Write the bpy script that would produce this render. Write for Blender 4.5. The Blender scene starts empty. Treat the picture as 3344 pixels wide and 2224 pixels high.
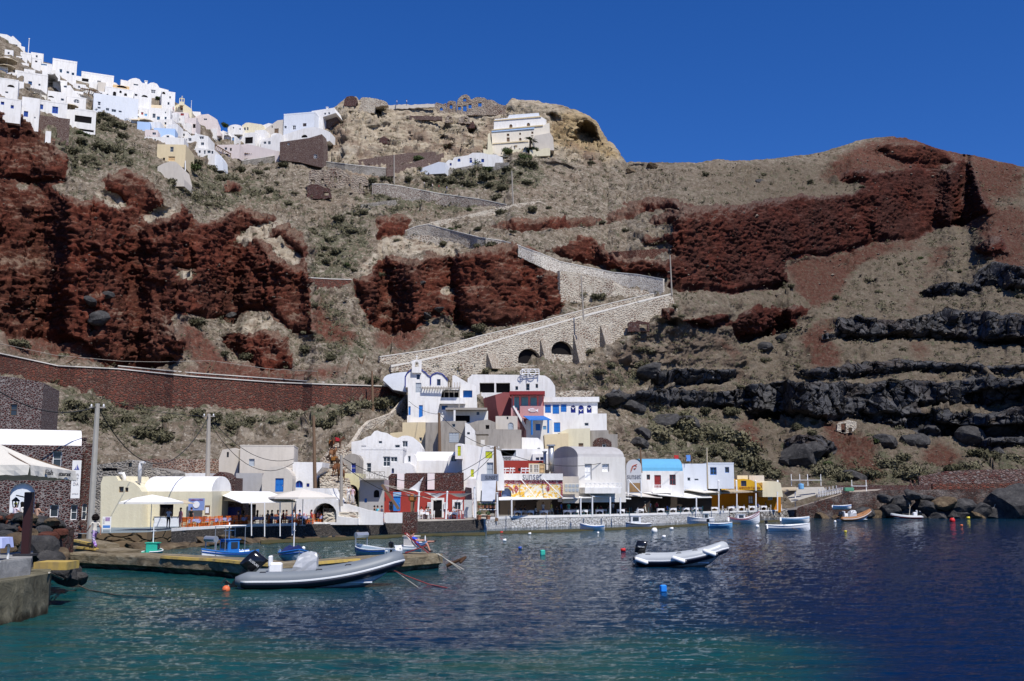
import bpy,math,random
import numpy as np
from mathutils import Vector,Matrix
from mathutils.geometry import tessellate_polygon
R=math.radians
rnd=random.Random(7)
SC=bpy.context.scene
COL=SC.collection
F=3415.0;HC=4.5;TH=math.atan((1600-1112)/F)
cT,sT=math.cos(TH),math.sin(TH)
def ray(px,py):
 x=(px-1672.0)/F;yc=(1112.0-py)/F
 return x,cT-yc*sT,sT+yc*cT
def P(px,py,d):
 x,f,u=ray(px,py)
 return Vector((x*d/f,d,HC+u*d/f))
def Z(px,py,z):
 """point where the pixel's ray meets height z"""
 x,f,u=ray(px,py)
 k=(z-HC)/u
 return Vector((x*k,f*k,z))
def m_per_px(px,py,d):
 return d/ray(px,py)[1]/F
_rs=np.random.RandomState(5)
_perm=np.concatenate([_rs.permutation(512)]*3).astype(np.int64)
_grad=_rs.normal(size=(512,3));_grad/=np.linalg.norm(_grad,axis=1)[:,None]
def gnoise(x,y,z):
 xi=np.floor(x).astype(np.int64);yi=np.floor(y).astype(np.int64);zi=np.floor(z).astype(np.int64)
 xf,yf,zf=x-xi,y-yi,z-zi
 u=xf*xf*xf*(xf*(xf*6-15)+10);v=yf*yf*yf*(yf*(yf*6-15)+10);w=zf*zf*zf*(zf*(zf*6-15)+10)
 def g(dx,dy,dz):
  h=_perm[_perm[_perm[(xi+dx)&511]+((yi+dy)&511)]+((zi+dz)&511)]
  gr=_grad[h]
  return gr[...,0]*(xf-dx)+gr[...,1]*(yf-dy)+gr[...,2]*(zf-dz)
 a=g(0,0,0);b=g(1,0,0);c=g(0,1,0);d=g(1,1,0)
 e=g(0,0,1);f=g(1,0,1);h=g(0,1,1);i=g(1,1,1)
 x1=a+u*(b-a);x2=c+u*(d-c);x3=e+u*(f-e);x4=h+u*(i-h)
 y1=x1+v*(x2-x1);y2=x3+v*(x4-x3)
 return(y1+w*(y2-y1))*1.6
def fbm(x,y,z,oct=4,gain=.5,lac=2.03):
 s=0;a=1.0;t=0
 for k in range(oct):
  s=s+a*gnoise(x+17.3*k,y-9.1*k,z+4.7*k);t+=a
  x,y,z=x*lac,y*lac,z*lac;a*=gain
 return s/t
def worley(x,y,z,seed=0):
 """F1 and F2 distances and id of nearest cell"""
 xi=np.floor(x).astype(np.int64);yi=np.floor(y).astype(np.int64);zi=np.floor(z).astype(np.int64)
 f1=np.full(x.shape,9.0);f2=np.full(x.shape,9.0);idn=np.zeros(x.shape);tl=np.zeros(x.shape)
 tab=np.random.RandomState(11+seed).rand(512,4)
 for dx in(-1,0,1):
  for dy in(-1,0,1):
   for dz in(-1,0,1):
    h=_perm[_perm[_perm[(xi+dx)&511]+((yi+dy)&511)]+((zi+dz)&511)]
    q=tab[h]
    d=np.sqrt((xi+dx+q[...,0]-x)**2+(yi+dy+q[...,1]-y)**2+(zi+dz+q[...,2]-z)**2)
    closer=d<f1
    tl=np.where(closer,(q[...,1]-.5)*(xi+dx+q[...,0]-x)*2+(q[...,2]-.5)*(zi+dz+q[...,2]-z)*2+(q[...,0]-.5)*(yi+dy+q[...,1]-y)*2,tl)
    f2=np.where(closer,f1,np.minimum(f2,d));idn=np.where(closer,q[...,3],idn);f1=np.where(closer,d,f1)
 return f1,f2,idn,tl
def tag(o,label=None,cat=None,group=None,kind=None):
 if label:o['label']=label
 if cat:o['category']=cat
 if group:o['group']=group
 if kind:o['kind']=kind
 return o
def empty(name,loc=(0,0,0),rz=0.0,label=None,cat=None,group=None,kind=None):
 o=bpy.data.objects.new(name,None);COL.objects.link(o)
 o.location=loc;o.rotation_euler=(0,0,rz);o.empty_display_size=.3
 return tag(o,label,cat,group,kind)
def link_mesh(name,me,parent=None,loc=None):
 o=bpy.data.objects.new(name,me);COL.objects.link(o)
 if parent:o.parent=parent
 if loc is not None:o.location=loc
 return o
def copy_tree(o,parent=None):
 c=o.copy();COL.objects.link(c)
 if parent:c.parent=parent
 for ch in KIDS.get(o.name,[]):copy_tree(ch,c)
 return c
KIDS={}
class MB:
 """collects geometry and builds ONE mesh object"""
 def __init__(s):s.v=[];s.f=[];s.m=[];s.sm=[];s.cur=0;s.M=Matrix.Identity(4);s.smooth=False
 def addv(s,pts):
  n=len(s.v)
  for p in pts:s.v.append(tuple(s.M@Vector(p)))
  return n
 def face(s,idx):s.f.append(tuple(idx));s.m.append(s.cur);s.sm.append(s.smooth)
 def box(s,c,size,rz=0.0,taper=1.0,bev=0.0):
  cx,cy,cz=c;a,b,h=size[0]/2,size[1]/2,size[2]/2
  co,si=math.cos(rz),math.sin(rz)
  if bev>0:
   bev=min(bev,a*.9,b*.9,h*.9)
   pts=[]
   for(zz,ins)in((-h,bev),(-h+bev,0),(h-bev,0),(h,bev)):
    t=taper if zz>0 else 1
    A,B=(a-ins)*t,(b-ins)*t;q=bev*.8
    for(x,y)in((-A+q,-B),(A-q,-B),(A,-B+q),(A,B-q),(A-q,B),(-A+q,B),(-A,B-q),(-A,-B+q)):
     pts.append((cx+x*co-y*si,cy+x*si+y*co,cz+zz))
   n=s.addv(pts)
   for r in range(3):
    for k in range(8):s.face((n+r*8+k,n+r*8+(k+1)%8,n+r*8+8+(k+1)%8,n+r*8+8+k))
   s.face([n+k for k in range(7,-1,-1)]);s.face([n+24+k for k in range(8)])
   return
  pts=[]
  for zz in(-h,h):
   t=taper if zz>0 else 1
   for(x,y)in((-a,-b),(a,-b),(a,b),(-a,b)):
    x*=t;y*=t
    pts.append((cx+x*co-y*si,cy+x*si+y*co,cz+zz))
  n=s.addv(pts)
  for q in((3,2,1,0),(4,5,6,7),(0,1,5,4),(1,2,6,5),(2,3,7,6),(3,0,4,7)):s.face([n+k for k in q])
 def bar(s,p,q,w,h=None):
  """square bar from p to q"""
  s.tube([p,q],[w/2*1.414,(h or w)/2*1.414],4,twist=math.pi/4)
 def tube(s,pts,r,n=8,cap=True,twist=0.0,closed=False):
  pts=[Vector(p)for p in pts];m=len(pts)
  if not hasattr(r,'__len__'):r=[r]*m
  rings=[];up=None
  for i,p in enumerate(pts):
   if closed:t=pts[(i+1)%m]-pts[i-1]
   else:t=(pts[min(i+1,m-1)]-pts[max(i-1,0)])
   if t.length<1e-9:t=Vector((0,0,1))
   t.normalize()
   if up is None:
    up=Vector((0,0,1))if abs(t.z)<.95 else Vector((0,1,0))
   a=t.cross(up);
   if a.length<1e-6:a=t.cross(Vector((1,0,0)))
   a.normalize();b=a.cross(t);up=b
   rings.append(s.addv([p+(a*math.cos(2*math.pi*k/n+twist)+b*math.sin(2*math.pi*k/n+twist))*r[i]for k in range(n)]))
  for i in range(m if closed else m-1):
   A,B=rings[i],rings[(i+1)%m]
   for k in range(n):s.face((A+k,A+(k+1)%n,B+(k+1)%n,B+k))
  if cap and not closed:
   s.face([rings[0]+k for k in range(n-1,-1,-1)]);s.face([rings[-1]+k for k in range(n)])
 def lathe(s,prof,c=(0,0,0),n=12,sx=1.0,sy=1.0,a0=0.0):
  """prof: (r, z) from bottom to top"""
  rings=[s.addv([(c[0]+r*sx*math.cos(a0+2*math.pi*k/n),c[1]+r*sy*math.sin(a0+2*math.pi*k/n),c[2]+z)for k in range(n)])for r,z in prof]
  for A,B in zip(rings,rings[1:]):
   for k in range(n):s.face((A+k,A+(k+1)%n,B+(k+1)%n,B+k))
  s.face([rings[0]+k for k in range(n-1,-1,-1)]);s.face([rings[-1]+k for k in range(n)])
 def ball(s,c,r,n=10,m=6,sq=(1,1,1)):
  prof=[]
  for i in range(m+1):
   a=-math.pi/2+math.pi*i/m
   prof.append((max(r*math.cos(a),r*.02),r*math.sin(a)*sq[2]))
  s.lathe(prof,c,n,sq[0],sq[1])
 def loft(s,rings,closed=True,cap=True):
  n=len(rings[0]);ids=[s.addv(r)for r in rings]
  for A,B in zip(ids,ids[1:]):
   for k in range(n if closed else n-1):s.face((A+k,A+(k+1)%n,B+(k+1)%n,B+k))
  if cap:
   s.face([ids[0]+k for k in range(n-1,-1,-1)]);s.face([ids[-1]+k for k in range(n)])
 def plate(s,outer,holes,y0,y1,reveal=None,back=True):
  """outline in local x,z ; front at y0, body back to y1; holes go 'reveal' deep (None = right through)"""
  polys=[[Vector((x,z,0))for x,z in outer]]+[[Vector((x,z,0))for x,z in h]for h in holes]
  flat=[p for q in polys for p in q]
  tris=tessellate_polygon(polys)
  n=s.addv([(p.x,y0,p.y)for p in flat])
  for t in tris:
   a,b,c=[flat[k]for k in t]
   if(b.x-a.x)*(c.y-a.y)-(b.y-a.y)*(c.x-a.x)<0:t=(t[0],t[2],t[1])
   s.face([n+k for k in t])
  if back:
   if reveal is None:
    nb=s.addv([(p.x,y1,p.y)for p in flat])
    for t in tris:s.face([nb+k for k in t])
   else:
    k0=len(outer);nb=s.addv([(x,y1,z)for x,z in outer])
    for t in tessellate_polygon([polys[0]]):s.face([nb+k for k in t])
  def rim(loop,ya,yb,inward):
   k=len(loop);a=s.addv([(x,ya,z)for x,z in loop]);b=s.addv([(x,yb,z)for x,z in loop])
   for i in range(k):
    j=(i+1)%k
    s.face((a+i,b+i,b+j,a+j)if not inward else(a+i,a+j,b+j,b+i))
  rim(outer,y0,y1,False)
  for h in holes:rim(h,y0,y1 if reveal is None else y0+reveal,True)
 def mesh(s,name,mats):
  me=bpy.data.meshes.new(name)
  me.from_pydata(s.v,[],s.f)
  for m in(mats if isinstance(mats,(list,tuple))else[mats]):me.materials.append(m)
  me.polygons.foreach_set('material_index',s.m)
  me.polygons.foreach_set('use_smooth',s.sm)
  me.update()
  return me
 def build(s,name,mats,parent=None,label=None,cat=None,group=None,kind=None):
  o=link_mesh(name,s.mesh(name,mats),parent)
  if parent:KIDS.setdefault(parent.name,[]).append(o)
  return tag(o,label,cat,group,kind)
MATS={}
def nt(mat):return mat.node_tree.nodes,mat.node_tree.links
def base_mat(name,col=(.5,.5,.5),rough=.8,spec=.3,metal=0.0):
 m=bpy.data.materials.new(name);m.use_nodes=True
 b=m.node_tree.nodes['Principled BSDF']
 b.inputs['Base Color'].default_value=(*col,1);b.inputs['Roughness'].default_value=rough
 b.inputs['Specular IOR Level'].default_value=spec;b.inputs['Metallic'].default_value=metal
 return m,b
def N(nodes,typ,**kw):
 n=nodes.new(typ)
 for k,v in kw.items():
  if k in n.inputs:n.inputs[k].default_value=v
  else:setattr(n,k,v)
 return n
def ramp(nodes,stops,interp='LINEAR'):
 n=nodes.new('ShaderNodeValToRGB');n.color_ramp.interpolation=interp
 el=n.color_ramp.elements
 while len(el)<len(stops):el.new(.5)
 for e,(p,c)in zip(el,stops):e.position=p;e.color=(*c,1)if len(c)==3 else c
 return n
def mixc(nodes,links,fac,a,b,blend='MIX'):
 n=nodes.new('ShaderNodeMix');n.data_type='RGBA';n.blend_type=blend
 for sock,val in((n.inputs[0],fac),(n.inputs[6],a),(n.inputs[7],b)):
  if hasattr(val,'links')or hasattr(val,'is_output'):links.new(val,sock)
  elif isinstance(val,(int,float)):sock.default_value=val
  else:sock.default_value=(*val,1)if len(val)==3 else val
 return n.outputs[2]
def mathn(nodes,links,op,a,b=None,clamp=False):
 n=nodes.new('ShaderNodeMath');n.operation=op;n.use_clamp=clamp
 for i,val in enumerate((a,b)):
  if val is None:continue
  if isinstance(val,(int,float)):n.inputs[i].default_value=val
  else:links.new(val,n.inputs[i])
 return n.outputs[0]
def noise_tex(nodes,links,vec,scale,detail=5,rough=.6,dist=0.0):
 n=N(nodes,'ShaderNodeTexNoise',Scale=scale,Detail=detail,Roughness=rough,Distortion=dist)
 if vec is not None:links.new(vec,n.inputs['Vector'])
 return n.outputs['Fac']
def coords(nodes,obj=False):
 if obj:return nodes.new('ShaderNodeTexCoord').outputs['Object']
 return nodes.new('ShaderNodeNewGeometry').outputs['Position']
def plaster(name,c,dirt=(.33,.29,.24),amt=.35,scale=.6,rough=.85):
 """painted or limewashed wall: patchy tone, streaky stains that belong to the wall, fine roughness"""
 if name in MATS:return MATS[name]
 m,b=base_mat(name,c,rough,.2);n,l=nt(m);p=coords(n)
 st=N(n,'ShaderNodeMapping');st.inputs['Scale'].default_value=(1.6,1.6,.28);l.new(p,st.inputs['Vector'])
 f1=noise_tex(n,l,p,scale,6,.65);f2=noise_tex(n,l,st.outputs[0],1.3,5,.6)
 r1=ramp(n,[(.45,(0,0,0)),(.8,(1,1,1))]);l.new(f2,r1.inputs[0])
 var=mixc(n,l,f1,tuple(x*.9 for x in c),tuple(min(x*1.04,.92)for x in c))
 k=mathn(n,l,'MULTIPLY',r1.outputs[0],amt)
 l.new(mixc(n,l,k,var,dirt),b.inputs['Base Color'])
 bp=N(n,'ShaderNodeBump',Strength=.5,Distance=.05);l.new(noise_tex(n,l,p,4.0,6,.7),bp.inputs['Height'])
 l.new(bp.outputs[0],b.inputs['Normal'])
 MATS[name]=m;return m
def stone(name,c1,c2,grout,scale=2.2,gw=.09,rough=.9,stretch=1.5,wash=0.0,bump=.08,patch=0.0):
 """rubble masonry: voronoi stones in two tones with mortar joints, optional white limewash patches"""
 if name in MATS:return MATS[name]
 m,b=base_mat(name,c1,rough,.2);n,l=nt(m);p=coords(n)
 mp=N(n,'ShaderNodeMapping');mp.inputs['Scale'].default_value=(1,1,stretch);l.new(p,mp.inputs['Vector'])
 nz=N(n,'ShaderNodeTexNoise',Scale=scale*1.3,Detail=3.0);l.new(mp.outputs[0],nz.inputs['Vector'])
 ad=n.new('ShaderNodeVectorMath');ad.operation='MULTIPLY_ADD'
 l.new(nz.outputs['Color'],ad.inputs[0]);ad.inputs[1].default_value=(.25/scale*2,)*3;l.new(mp.outputs[0],ad.inputs[2])
 ve=N(n,'ShaderNodeTexVoronoi',feature='DISTANCE_TO_EDGE',Scale=scale);l.new(ad.outputs[0],ve.inputs['Vector'])
 vc=N(n,'ShaderNodeTexVoronoi',feature='F1',Scale=scale);l.new(ad.outputs[0],vc.inputs['Vector'])
 sp=n.new('ShaderNodeSeparateColor');l.new(vc.outputs['Color'],sp.inputs[0])
 body=mixc(n,l,sp.outputs[0],c1,c2)
 body=mixc(n,l,mathn(n,l,'MULTIPLY',noise_tex(n,l,p,9,4),.6),body,tuple(x*.45 for x in c1))
 gr=ramp(n,[(gw*.4,(1,1,1)),(gw,(0,0,0))]);l.new(ve.outputs['Distance'],gr.inputs[0])
 jm=gr.outputs[0]
 if patch:
  pr=ramp(n,[(.5-patch*.2,(0,0,0)),(.62,(1,1,1))]);l.new(noise_tex(n,l,p,.35,4),pr.inputs[0])
  jm=mathn(n,l,'MAXIMUM',jm,mathn(n,l,'MULTIPLY',pr.outputs[0],.8))
 colr=mixc(n,l,jm,body,grout)
 l.new(colr,b.inputs['Base Color'])
 bp=N(n,'ShaderNodeBump',Strength=1.0,Distance=bump)
 hr=ramp(n,[(0,(0,0,0)),(gw*2.2,(1,1,1))]);l.new(ve.outputs['Distance'],hr.inputs[0])
 l.new(hr.outputs[0],bp.inputs['Height']);l.new(bp.outputs[0],b.inputs['Normal'])
 MATS[name]=m;return m
def plain(name,c,rough=.6,spec=.3,metal=0.0,var=.12,scale=6.0):
 if name in MATS:return MATS[name]
 m,b=base_mat(name,c,rough,spec,metal);n,l=nt(m)
 if var:
  f=noise_tex(n,l,coords(n),scale,4,.6)
  l.new(mixc(n,l,f,tuple(x*(1-var)for x in c),tuple(min(x*(1+var),.95)for x in c)),b.inputs['Base Color'])
 MATS[name]=m;return m
def glass(name='window_glass',c=(.03,.04,.05)):
 if name in MATS:return MATS[name]
 m,b=base_mat(name,c,.12,.6);MATS[name]=m;return m
def DS(pts):return[(x*1.41815,y*1.41815)for x,y in pts]
def Z3(pts,ox=2100,oy=420,s=.5293):return[(ox+x*s,oy+y*s)for x,y in pts]
SKY=[(-900,-60),(-300,50),(0,118),(60,150),(110,190),(175,212),(250,262),(380,300),(480,318),(570,330),(640,380),(720,430),(800,452),(900,432),(980,402),(1040,385),(1095,348),(1118,330),(1132,316),(1164,316),(1172,328),(1183,319),(1225,320),(1262,332),(1270,346),(1415,350),(1432,368),(1600,366),(1650,345),(1672,320),(1700,323),(1740,328),(1790,338),(1840,346),(1890,362),(1925,378),(1948,395),(1962,420),(1975,445),(1985,460),(2000,464),(2018,488),(2032,510),(2046,529),(2150,530),(2280,532),(2340,520),(2400,524),(2480,522),(2560,512),(2620,506),(2680,498),(2740,480),(2800,460),(2850,451),(2905,447),(2950,450),(3000,462),(3060,484),(3110,496),(3200,512),(3344,545),(3700,640),(4300,760)]
BASE_D=[(-900,70),(0,88),(300,96),(600,102),(1000,116),(1300,128),(1672,147),(2150,163),(2560,186),(2900,186),(3344,184),(4300,175)]
SKY_D=[(-900,250),(0,268),(570,290),(800,312),(1040,318),(1300,322),(1700,325),(2000,330),(2300,340),(2900,352),(3344,360),(4300,330)]
def interp(tab,x):return np.interp(x,[a for a,b in tab],[b for a,b in tab])
cols=np.concatenate([np.arange(-900,-64,16.0),np.arange(-60,3405,3.2),np.arange(3408,4300,16.0)])
NR=430
sky_y=interp(SKY,cols)+3.0*fbm(cols*.02,cols*0,cols*0+3,4)+2.5*fbm(cols*.09,cols*0,cols*0+8,3)
base_d=interp(BASE_D,cols);sky_d=interp(SKY_D,cols)
base_y=1600+5.5*F/base_d
S=np.linspace(0,1,NR)
PX=np.repeat(cols[None,:],NR,0)
PY=base_y[None,:]+(sky_y-base_y)[None,:]*S[:,None]
def inside(poly,X,Y):
 r=np.zeros(X.shape,bool);n=len(poly)
 xs=[p[0]for p in poly];ys=[p[1]for p in poly]
 bb=(X>=min(xs))&(X<=max(xs))&(Y>=min(ys))&(Y<=max(ys))
 if not bb.any():return r
 x=X[bb];y=Y[bb];q=np.zeros(x.shape,bool)
 for i in range(n):
  x1,y1=poly[i];x2,y2=poly[i-1]
  if y1==y2:continue
  q^=((y1>y)!=(y2>y))&(x<(x2-x1)*(y-y1)/(y2-y1)+x1)
 r[bb]=q;return r
def blur(a,rx,ry):
 for ax,r in((1,rx),(0,ry)):
  r=int(r)
  if r<1:continue
  for _ in range(2):
   pad=[(0,0),(0,0)];pad[ax]=(r+1,r)
   c=np.cumsum(np.pad(a,pad,mode='edge'),axis=ax)
   n=a.shape[ax]
   hi=np.take(c,np.arange(2*r+1,2*r+1+n),axis=ax);lo=np.take(c,np.arange(0,n),axis=ax)
   a=(hi-lo)/(2*r+1)
 return a
WX=PX+16*fbm(PX*.012,PY*.012,PX*0,4)+7*fbm(PX*.06,PY*.06,PX*0+5,3)
WY=PY+14*fbm(PX*.011,PY*.014,PX*0+9,4)+8*fbm(PX*.05,PY*.07,PX*0+2,3)
def mask(polys):
 r=np.zeros(PX.shape,bool)
 for p in polys:r|=inside(p,WX,WY)
 return r.astype(float)
def mask_at(polys,px,py):
 return None
RED=[[(-200,345),(0,345),(70,370),(135,425),(185,470),(218,530),(222,592),(170,606),(60,600),(-200,610)],DS([(-200,430),(0,425),(60,440),(100,430),(160,450),(200,470),(230,440),(245,400),(290,392),(335,405),(350,430),(395,465),(430,480),(452,520),(500,500),(545,478),(600,492),(652,500),(690,530),(706,590),(716,640),(714,776),(690,776),(655,752),(618,716),(560,716),(535,740),(480,728),(398,720),(405,760),(436,790),(428,824),(370,846),(280,846),(225,832),(190,800),(110,782),(0,778),(-200,770)]),DS([(512,775),(560,752),(610,748),(650,775),(678,825),(668,852),(600,852),(545,826)]),DS([(815,650),(828,605),(870,578),(905,592),(960,600),(1000,575),(1045,588),(1100,572),(1160,563),(1215,572),(1262,602),(1296,640),(1304,690),(1288,722),(1200,745),(1085,762),(1050,742),(1025,720),(985,738),(955,762),(910,776),(862,748),(828,700)]),DS([(866,505),(900,489),(935,494),(950,512),(925,538),(870,550)]),DS([(1116,512),(1180,504),(1260,497),(1300,503),(1400,490),(1440,470),(1540,458),(1580,466),(1560,482),(1480,486),(1440,508),(1300,524),(1200,532),(1130,524)]),DS([(1215,566),(1290,572),(1340,545),(1390,556),(1380,578),(1440,590),(1530,604),(1545,640),(1440,632),(1330,602)]),DS([(1465,548),(1545,540),(1545,556),(1470,556)]),Z3([(165,740),(175,680),(205,540),(265,470),(430,455),(560,480),(700,455),(830,425),(960,415),(1150,420),(1300,385),(1450,300),(1500,260),(1700,240),(1900,250),(1960,180),(2020,200),(2070,330),(2110,450),(2165,510),(2000,590),(1850,610),(1700,680),(1440,700),(1300,760),(1100,790),(960,800),(860,840),(900,950),(860,985),(560,1020),(400,1010),(250,990),(150,980),(160,860)]),Z3([(1180,290),(1260,250),(1440,250),(1450,300),(1400,350),(1250,330)]),Z3([(1400,110),(1560,80),(1780,110),(1900,160),(1920,200),(1800,240),(1640,215),(1480,160)]),Z3([(545,1260),(560,1180),(620,1120),(800,1105),(980,1100),(1060,1130),(960,1170),(950,1230),(860,1240),(740,1290),(600,1310)]),Z3([(190,1170),(300,1160),(400,1150),(520,1140),(540,1190),(420,1250),(330,1230)]),Z3([(90,1110),(150,1100),(190,1130),(180,1170),(110,1165)]),Z3([(2020,750),(2090,690),(2180,650),(2240,700),(2260,760),(2140,800),(2060,790)]),Z3([(0,560),(100,530),(190,510),(210,580),(80,590)]),Z3([(0,680),(150,655),(150,695),(0,710)]),DS([(520,420),(560,428),(558,445),(515,445)]),]
BLACK=[[(2730,1040),(2790,1030),(2900,1048),(3050,1030),(3100,1015),(3200,1020),(3344,1035),(3700,1040),(3700,1125),(3344,1128),(3200,1122),(3080,1108),(2950,1100),(2850,1115),(2740,1102),(2680,1110),(2690,1090),(2730,1090)],[(3190,880),(3250,858),(3344,870),(3600,880),(3600,945),(3344,948),(3240,936),(3180,925)],[(3000,958),(3100,918),(3210,930),(3210,955),(3100,965),(3020,970)],[(2600,1214),(2680,1206),(2800,1192),(2950,1175),(3100,1190),(3344,1196),(3600,1200),(3600,1222),(3344,1222),(3000,1216),(2850,1227),(2720,1238),(2640,1232)],[(2120,1215),(2200,1208),(2300,1204),(2410,1208),(2412,1234),(2340,1256),(2240,1262),(2140,1250)],[(2010,1270),(2050,1285),(2180,1268),(2300,1280),(2425,1275),(2450,1258),(2550,1242),(2700,1250),(2900,1243),(3050,1250),(3200,1238),(3344,1236),(3700,1240),(3700,1460),(3344,1462),(3200,1462),(3120,1430),(3040,1420),(2950,1400),(2800,1378),(2640,1368),(2450,1372),(2425,1335),(2300,1334),(2200,1326),(2080,1305),(1960,1340),(1960,1290)],[(2560,1440),(2600,1420),(2690,1425),(2740,1460),(2700,1500),(2620,1508),(2570,1480)],]
LEDGE=[[(3000,1330),(3200,1330),(3344,1310),(3344,1328),(3200,1350),(3000,1352)]]
TUFF=[[(1060,345),(1130,316),(1260,320),(1270,345),(1420,345),(1600,350),(1640,325),(1720,322),(1840,346),(1940,380),(1975,440),(2050,530),(1900,540),(1820,500),(1800,500),(1500,520),(1400,560),(1200,590),(1080,560),(1050,500)],]
YELLOW=[[(1800,400),(1850,362),(1900,365),(1945,390),(1975,445),(2046,529),(1985,520),(1900,490),(1850,480),(1800,470)]]
SCREE=[Z3([(860,850),(960,810),(1250,780),(1500,700),(1700,690),(1750,720),(1600,740),(1420,790),(1260,900),(1180,1060),(1060,1110),(1000,1060),(940,960)]),Z3([(1700,960),(1760,860),(1830,720),(1900,700),(1870,800),(1800,880),(1740,960),(1690,1040),(1680,1160),(1630,1165),(1640,1040)]),Z3([(1650,1300),(1720,1295),(1740,1380),(1770,1450),(1700,1440)]),Z3([(1740,1490),(1780,1485),(1800,1560),(1745,1560)]),Z3([(960,1300),(1060,1210),(1180,1170),(1230,1160),(1130,1240),(1100,1330),(1180,1340),(1220,1420),(1190,1480),(1050,1480),(1040,1380)]),Z3([(450,1290),(510,1290),(560,1400),(600,1480),(560,1480),(520,1390)]),Z3([(590,1500),(640,1500),(620,1568),(585,1568)]),[(2410,1365),(2440,1365),(2480,1420),(2500,1460),(2480,1470),(2440,1440),(2420,1400)],[(2680,1370),(2740,1380),(2790,1420),(2850,1480),(2870,1530),(2890,1580),(2790,1580),(2755,1520),(2720,1460),(2700,1410)],[(3050,1450),(3090,1440),(3130,1480),(3130,1520),(3060,1530),(3005,1500)],[(2510,1520),(2570,1530),(2600,1560),(2530,1550)],DS([(0,770),(110,775),(200,800),(240,845),(300,855),(440,855),(470,850),(430,790),(400,730),(430,740),(520,830),(560,850),(690,855),(740,850),(900,850),(1000,830),(1110,790),(1290,720),(1300,730),(1100,800),(880,850),(700,875),(400,868),(270,850),(120,820),(0,800)]),DS([(716,690),(740,700),(780,750),(820,790),(800,800),(750,780),(716,760)]),DS([(860,755),(915,776),(960,762),(985,745),(1000,760),(960,790),(900,815),(860,790)]),DS([(2150,430),(2240,400),(2290,490),(2358,470),(2358,640),(2330,660),(2290,600),(2250,520),(2180,520)]),Z3([(2300,740),(2350,640),(2350,840),(2280,820)]),]
PALE=[DS([(330,490),(400,470),(420,485),(370,505),(330,520)]),DS([(230,430),(300,470),(260,480),(225,460)]),DS([(540,550),(590,520),(650,500),(660,512),(610,540),(560,570),(548,568)]),DS([(590,530),(650,560),(700,600),(690,612),(640,590)]),DS([(400,620),(460,628),(440,645),(400,648)]),DS([(540,755),(580,735),(625,725),(640,745),(590,765),(550,770)]),DS([(870,555),(950,545),(1000,560),(1000,575),(940,590),(870,580)]),DS([(960,560),(1045,540),(1060,560),(1050,585),(1000,580)]),DS([(1010,665),(1045,658),(1045,672),(1015,680)]),DS([(820,640),(835,600),(880,575),(900,585),(860,610),(850,640)]),[(1060,560),(1150,530),(1140,500),(1080,480),(1060,500)],[(1100,480),(1170,470),(1200,490),(1130,520)],]
STONES=[[(2010,1380),(2060,1360),(2090,1420),(2085,1520),(2050,1590),(2000,1560)],[(2980,1560),(3100,1530),(3344,1525),(3344,1575),(3000,1585)]]
CRACK=[(DS([(398,560),(402,650),(398,720),(400,745)]),9,5),(DS([(1046,585),(1044,640),(1050,700),(1060,745)]),14,7),(DS([(878,600),(900,680),(908,760)]),22,4),(DS([(1180,570),(1185,600)]),8,2),(DS([(700,560),(715,640)]),5,2),(DS([(605,640),(612,700)]),7,3),(Z3([(1985,180),(1990,260),(1960,400),(1930,480),(1960,590)]),16,8),(Z3([(1350,520),(1400,600),(1380,700)]),18,3),(Z3([(700,600),(760,800)]),14,2),(Z3([(250,600),(200,760)]),12,3),(DS([(150,600),(160,700)]),10,1.5),(DS([(500,500),(510,560)]),10,2),(DS([(560,600),(600,640)]),10,1.5),]
CAVES=[([(1875,465),(1890,425),(1915,410),(1940,412),(1955,440),(1952,465),(1940,478),(1890,480)],11),([(1212,380),(1218,362),(1240,360),(1250,372),(1245,382)],6),([(1190,418),(1230,408),(1280,400),(1275,412),(1220,428)],3),([(1430,450),(1440,438),(1455,436),(1462,448),(1455,456)],5),([(1448,495),(1455,475),(1475,468),(1472,492),(1450,498)],6),([(1510,475),(1530,464),(1538,478),(1515,478)],4),([(1520,435),(1530,415),(1552,410),(1550,432),(1530,438)],5),([(1462,458),(1480,446),(1495,448),(1480,460)],3),([(1428,480),(1440,472),(1440,482)],3),([(1440,430),(1455,412),(1472,414),(1470,428)],3),([(1792,400),(1796,370),(1815,372),(1820,398)],5),([(1760,535),(1790,530),(1850,535),(1880,555),(1870,566),(1830,560),(1800,545)],4),([(1970,500),(1978,485),(1984,515),(1975,518)],3),([(1968,560),(2030,562),(2030,572),(1975,570)],3),([(2060,545),(2100,540),(2100,548),(2070,556)],3),([(1190,625),(1210,605),(1212,630),(1195,633)],4),([(1300,620),(1340,612),(1345,622),(1310,628)],2),([(1205,715),(1240,700),(1250,712),(1215,724)],3),([(2160,1050),(2185,1040),(2205,1045),(2200,1062),(2170,1060)],3),([(2820,920),(2860,915),(2860,945),(2830,950)],3),([(3040,1380),(3200,1400),(3344,1390),(3344,1425),(3200,1430),(3080,1415)],7),([(2950,1360),(3040,1350),(3050,1390),(2960,1398)],4),([(2800,1350),(2940,1352),(2940,1372),(2810,1372)],4),([(2440,1345),(2600,1352),(2700,1358),(2700,1372),(2450,1372)],4),([(3150,1290),(3344,1260),(3344,1330),(3260,1350),(3180,1330)],5),([(2850,1100),(2950,1088),(3080,1105),(3200,1112),(3344,1112),(3344,1130),(3100,1124),(2900,1112)],5),([(2400,1110),(2440,1100),(2520,1080),(2530,1092),(2450,1118)],4),]
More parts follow.
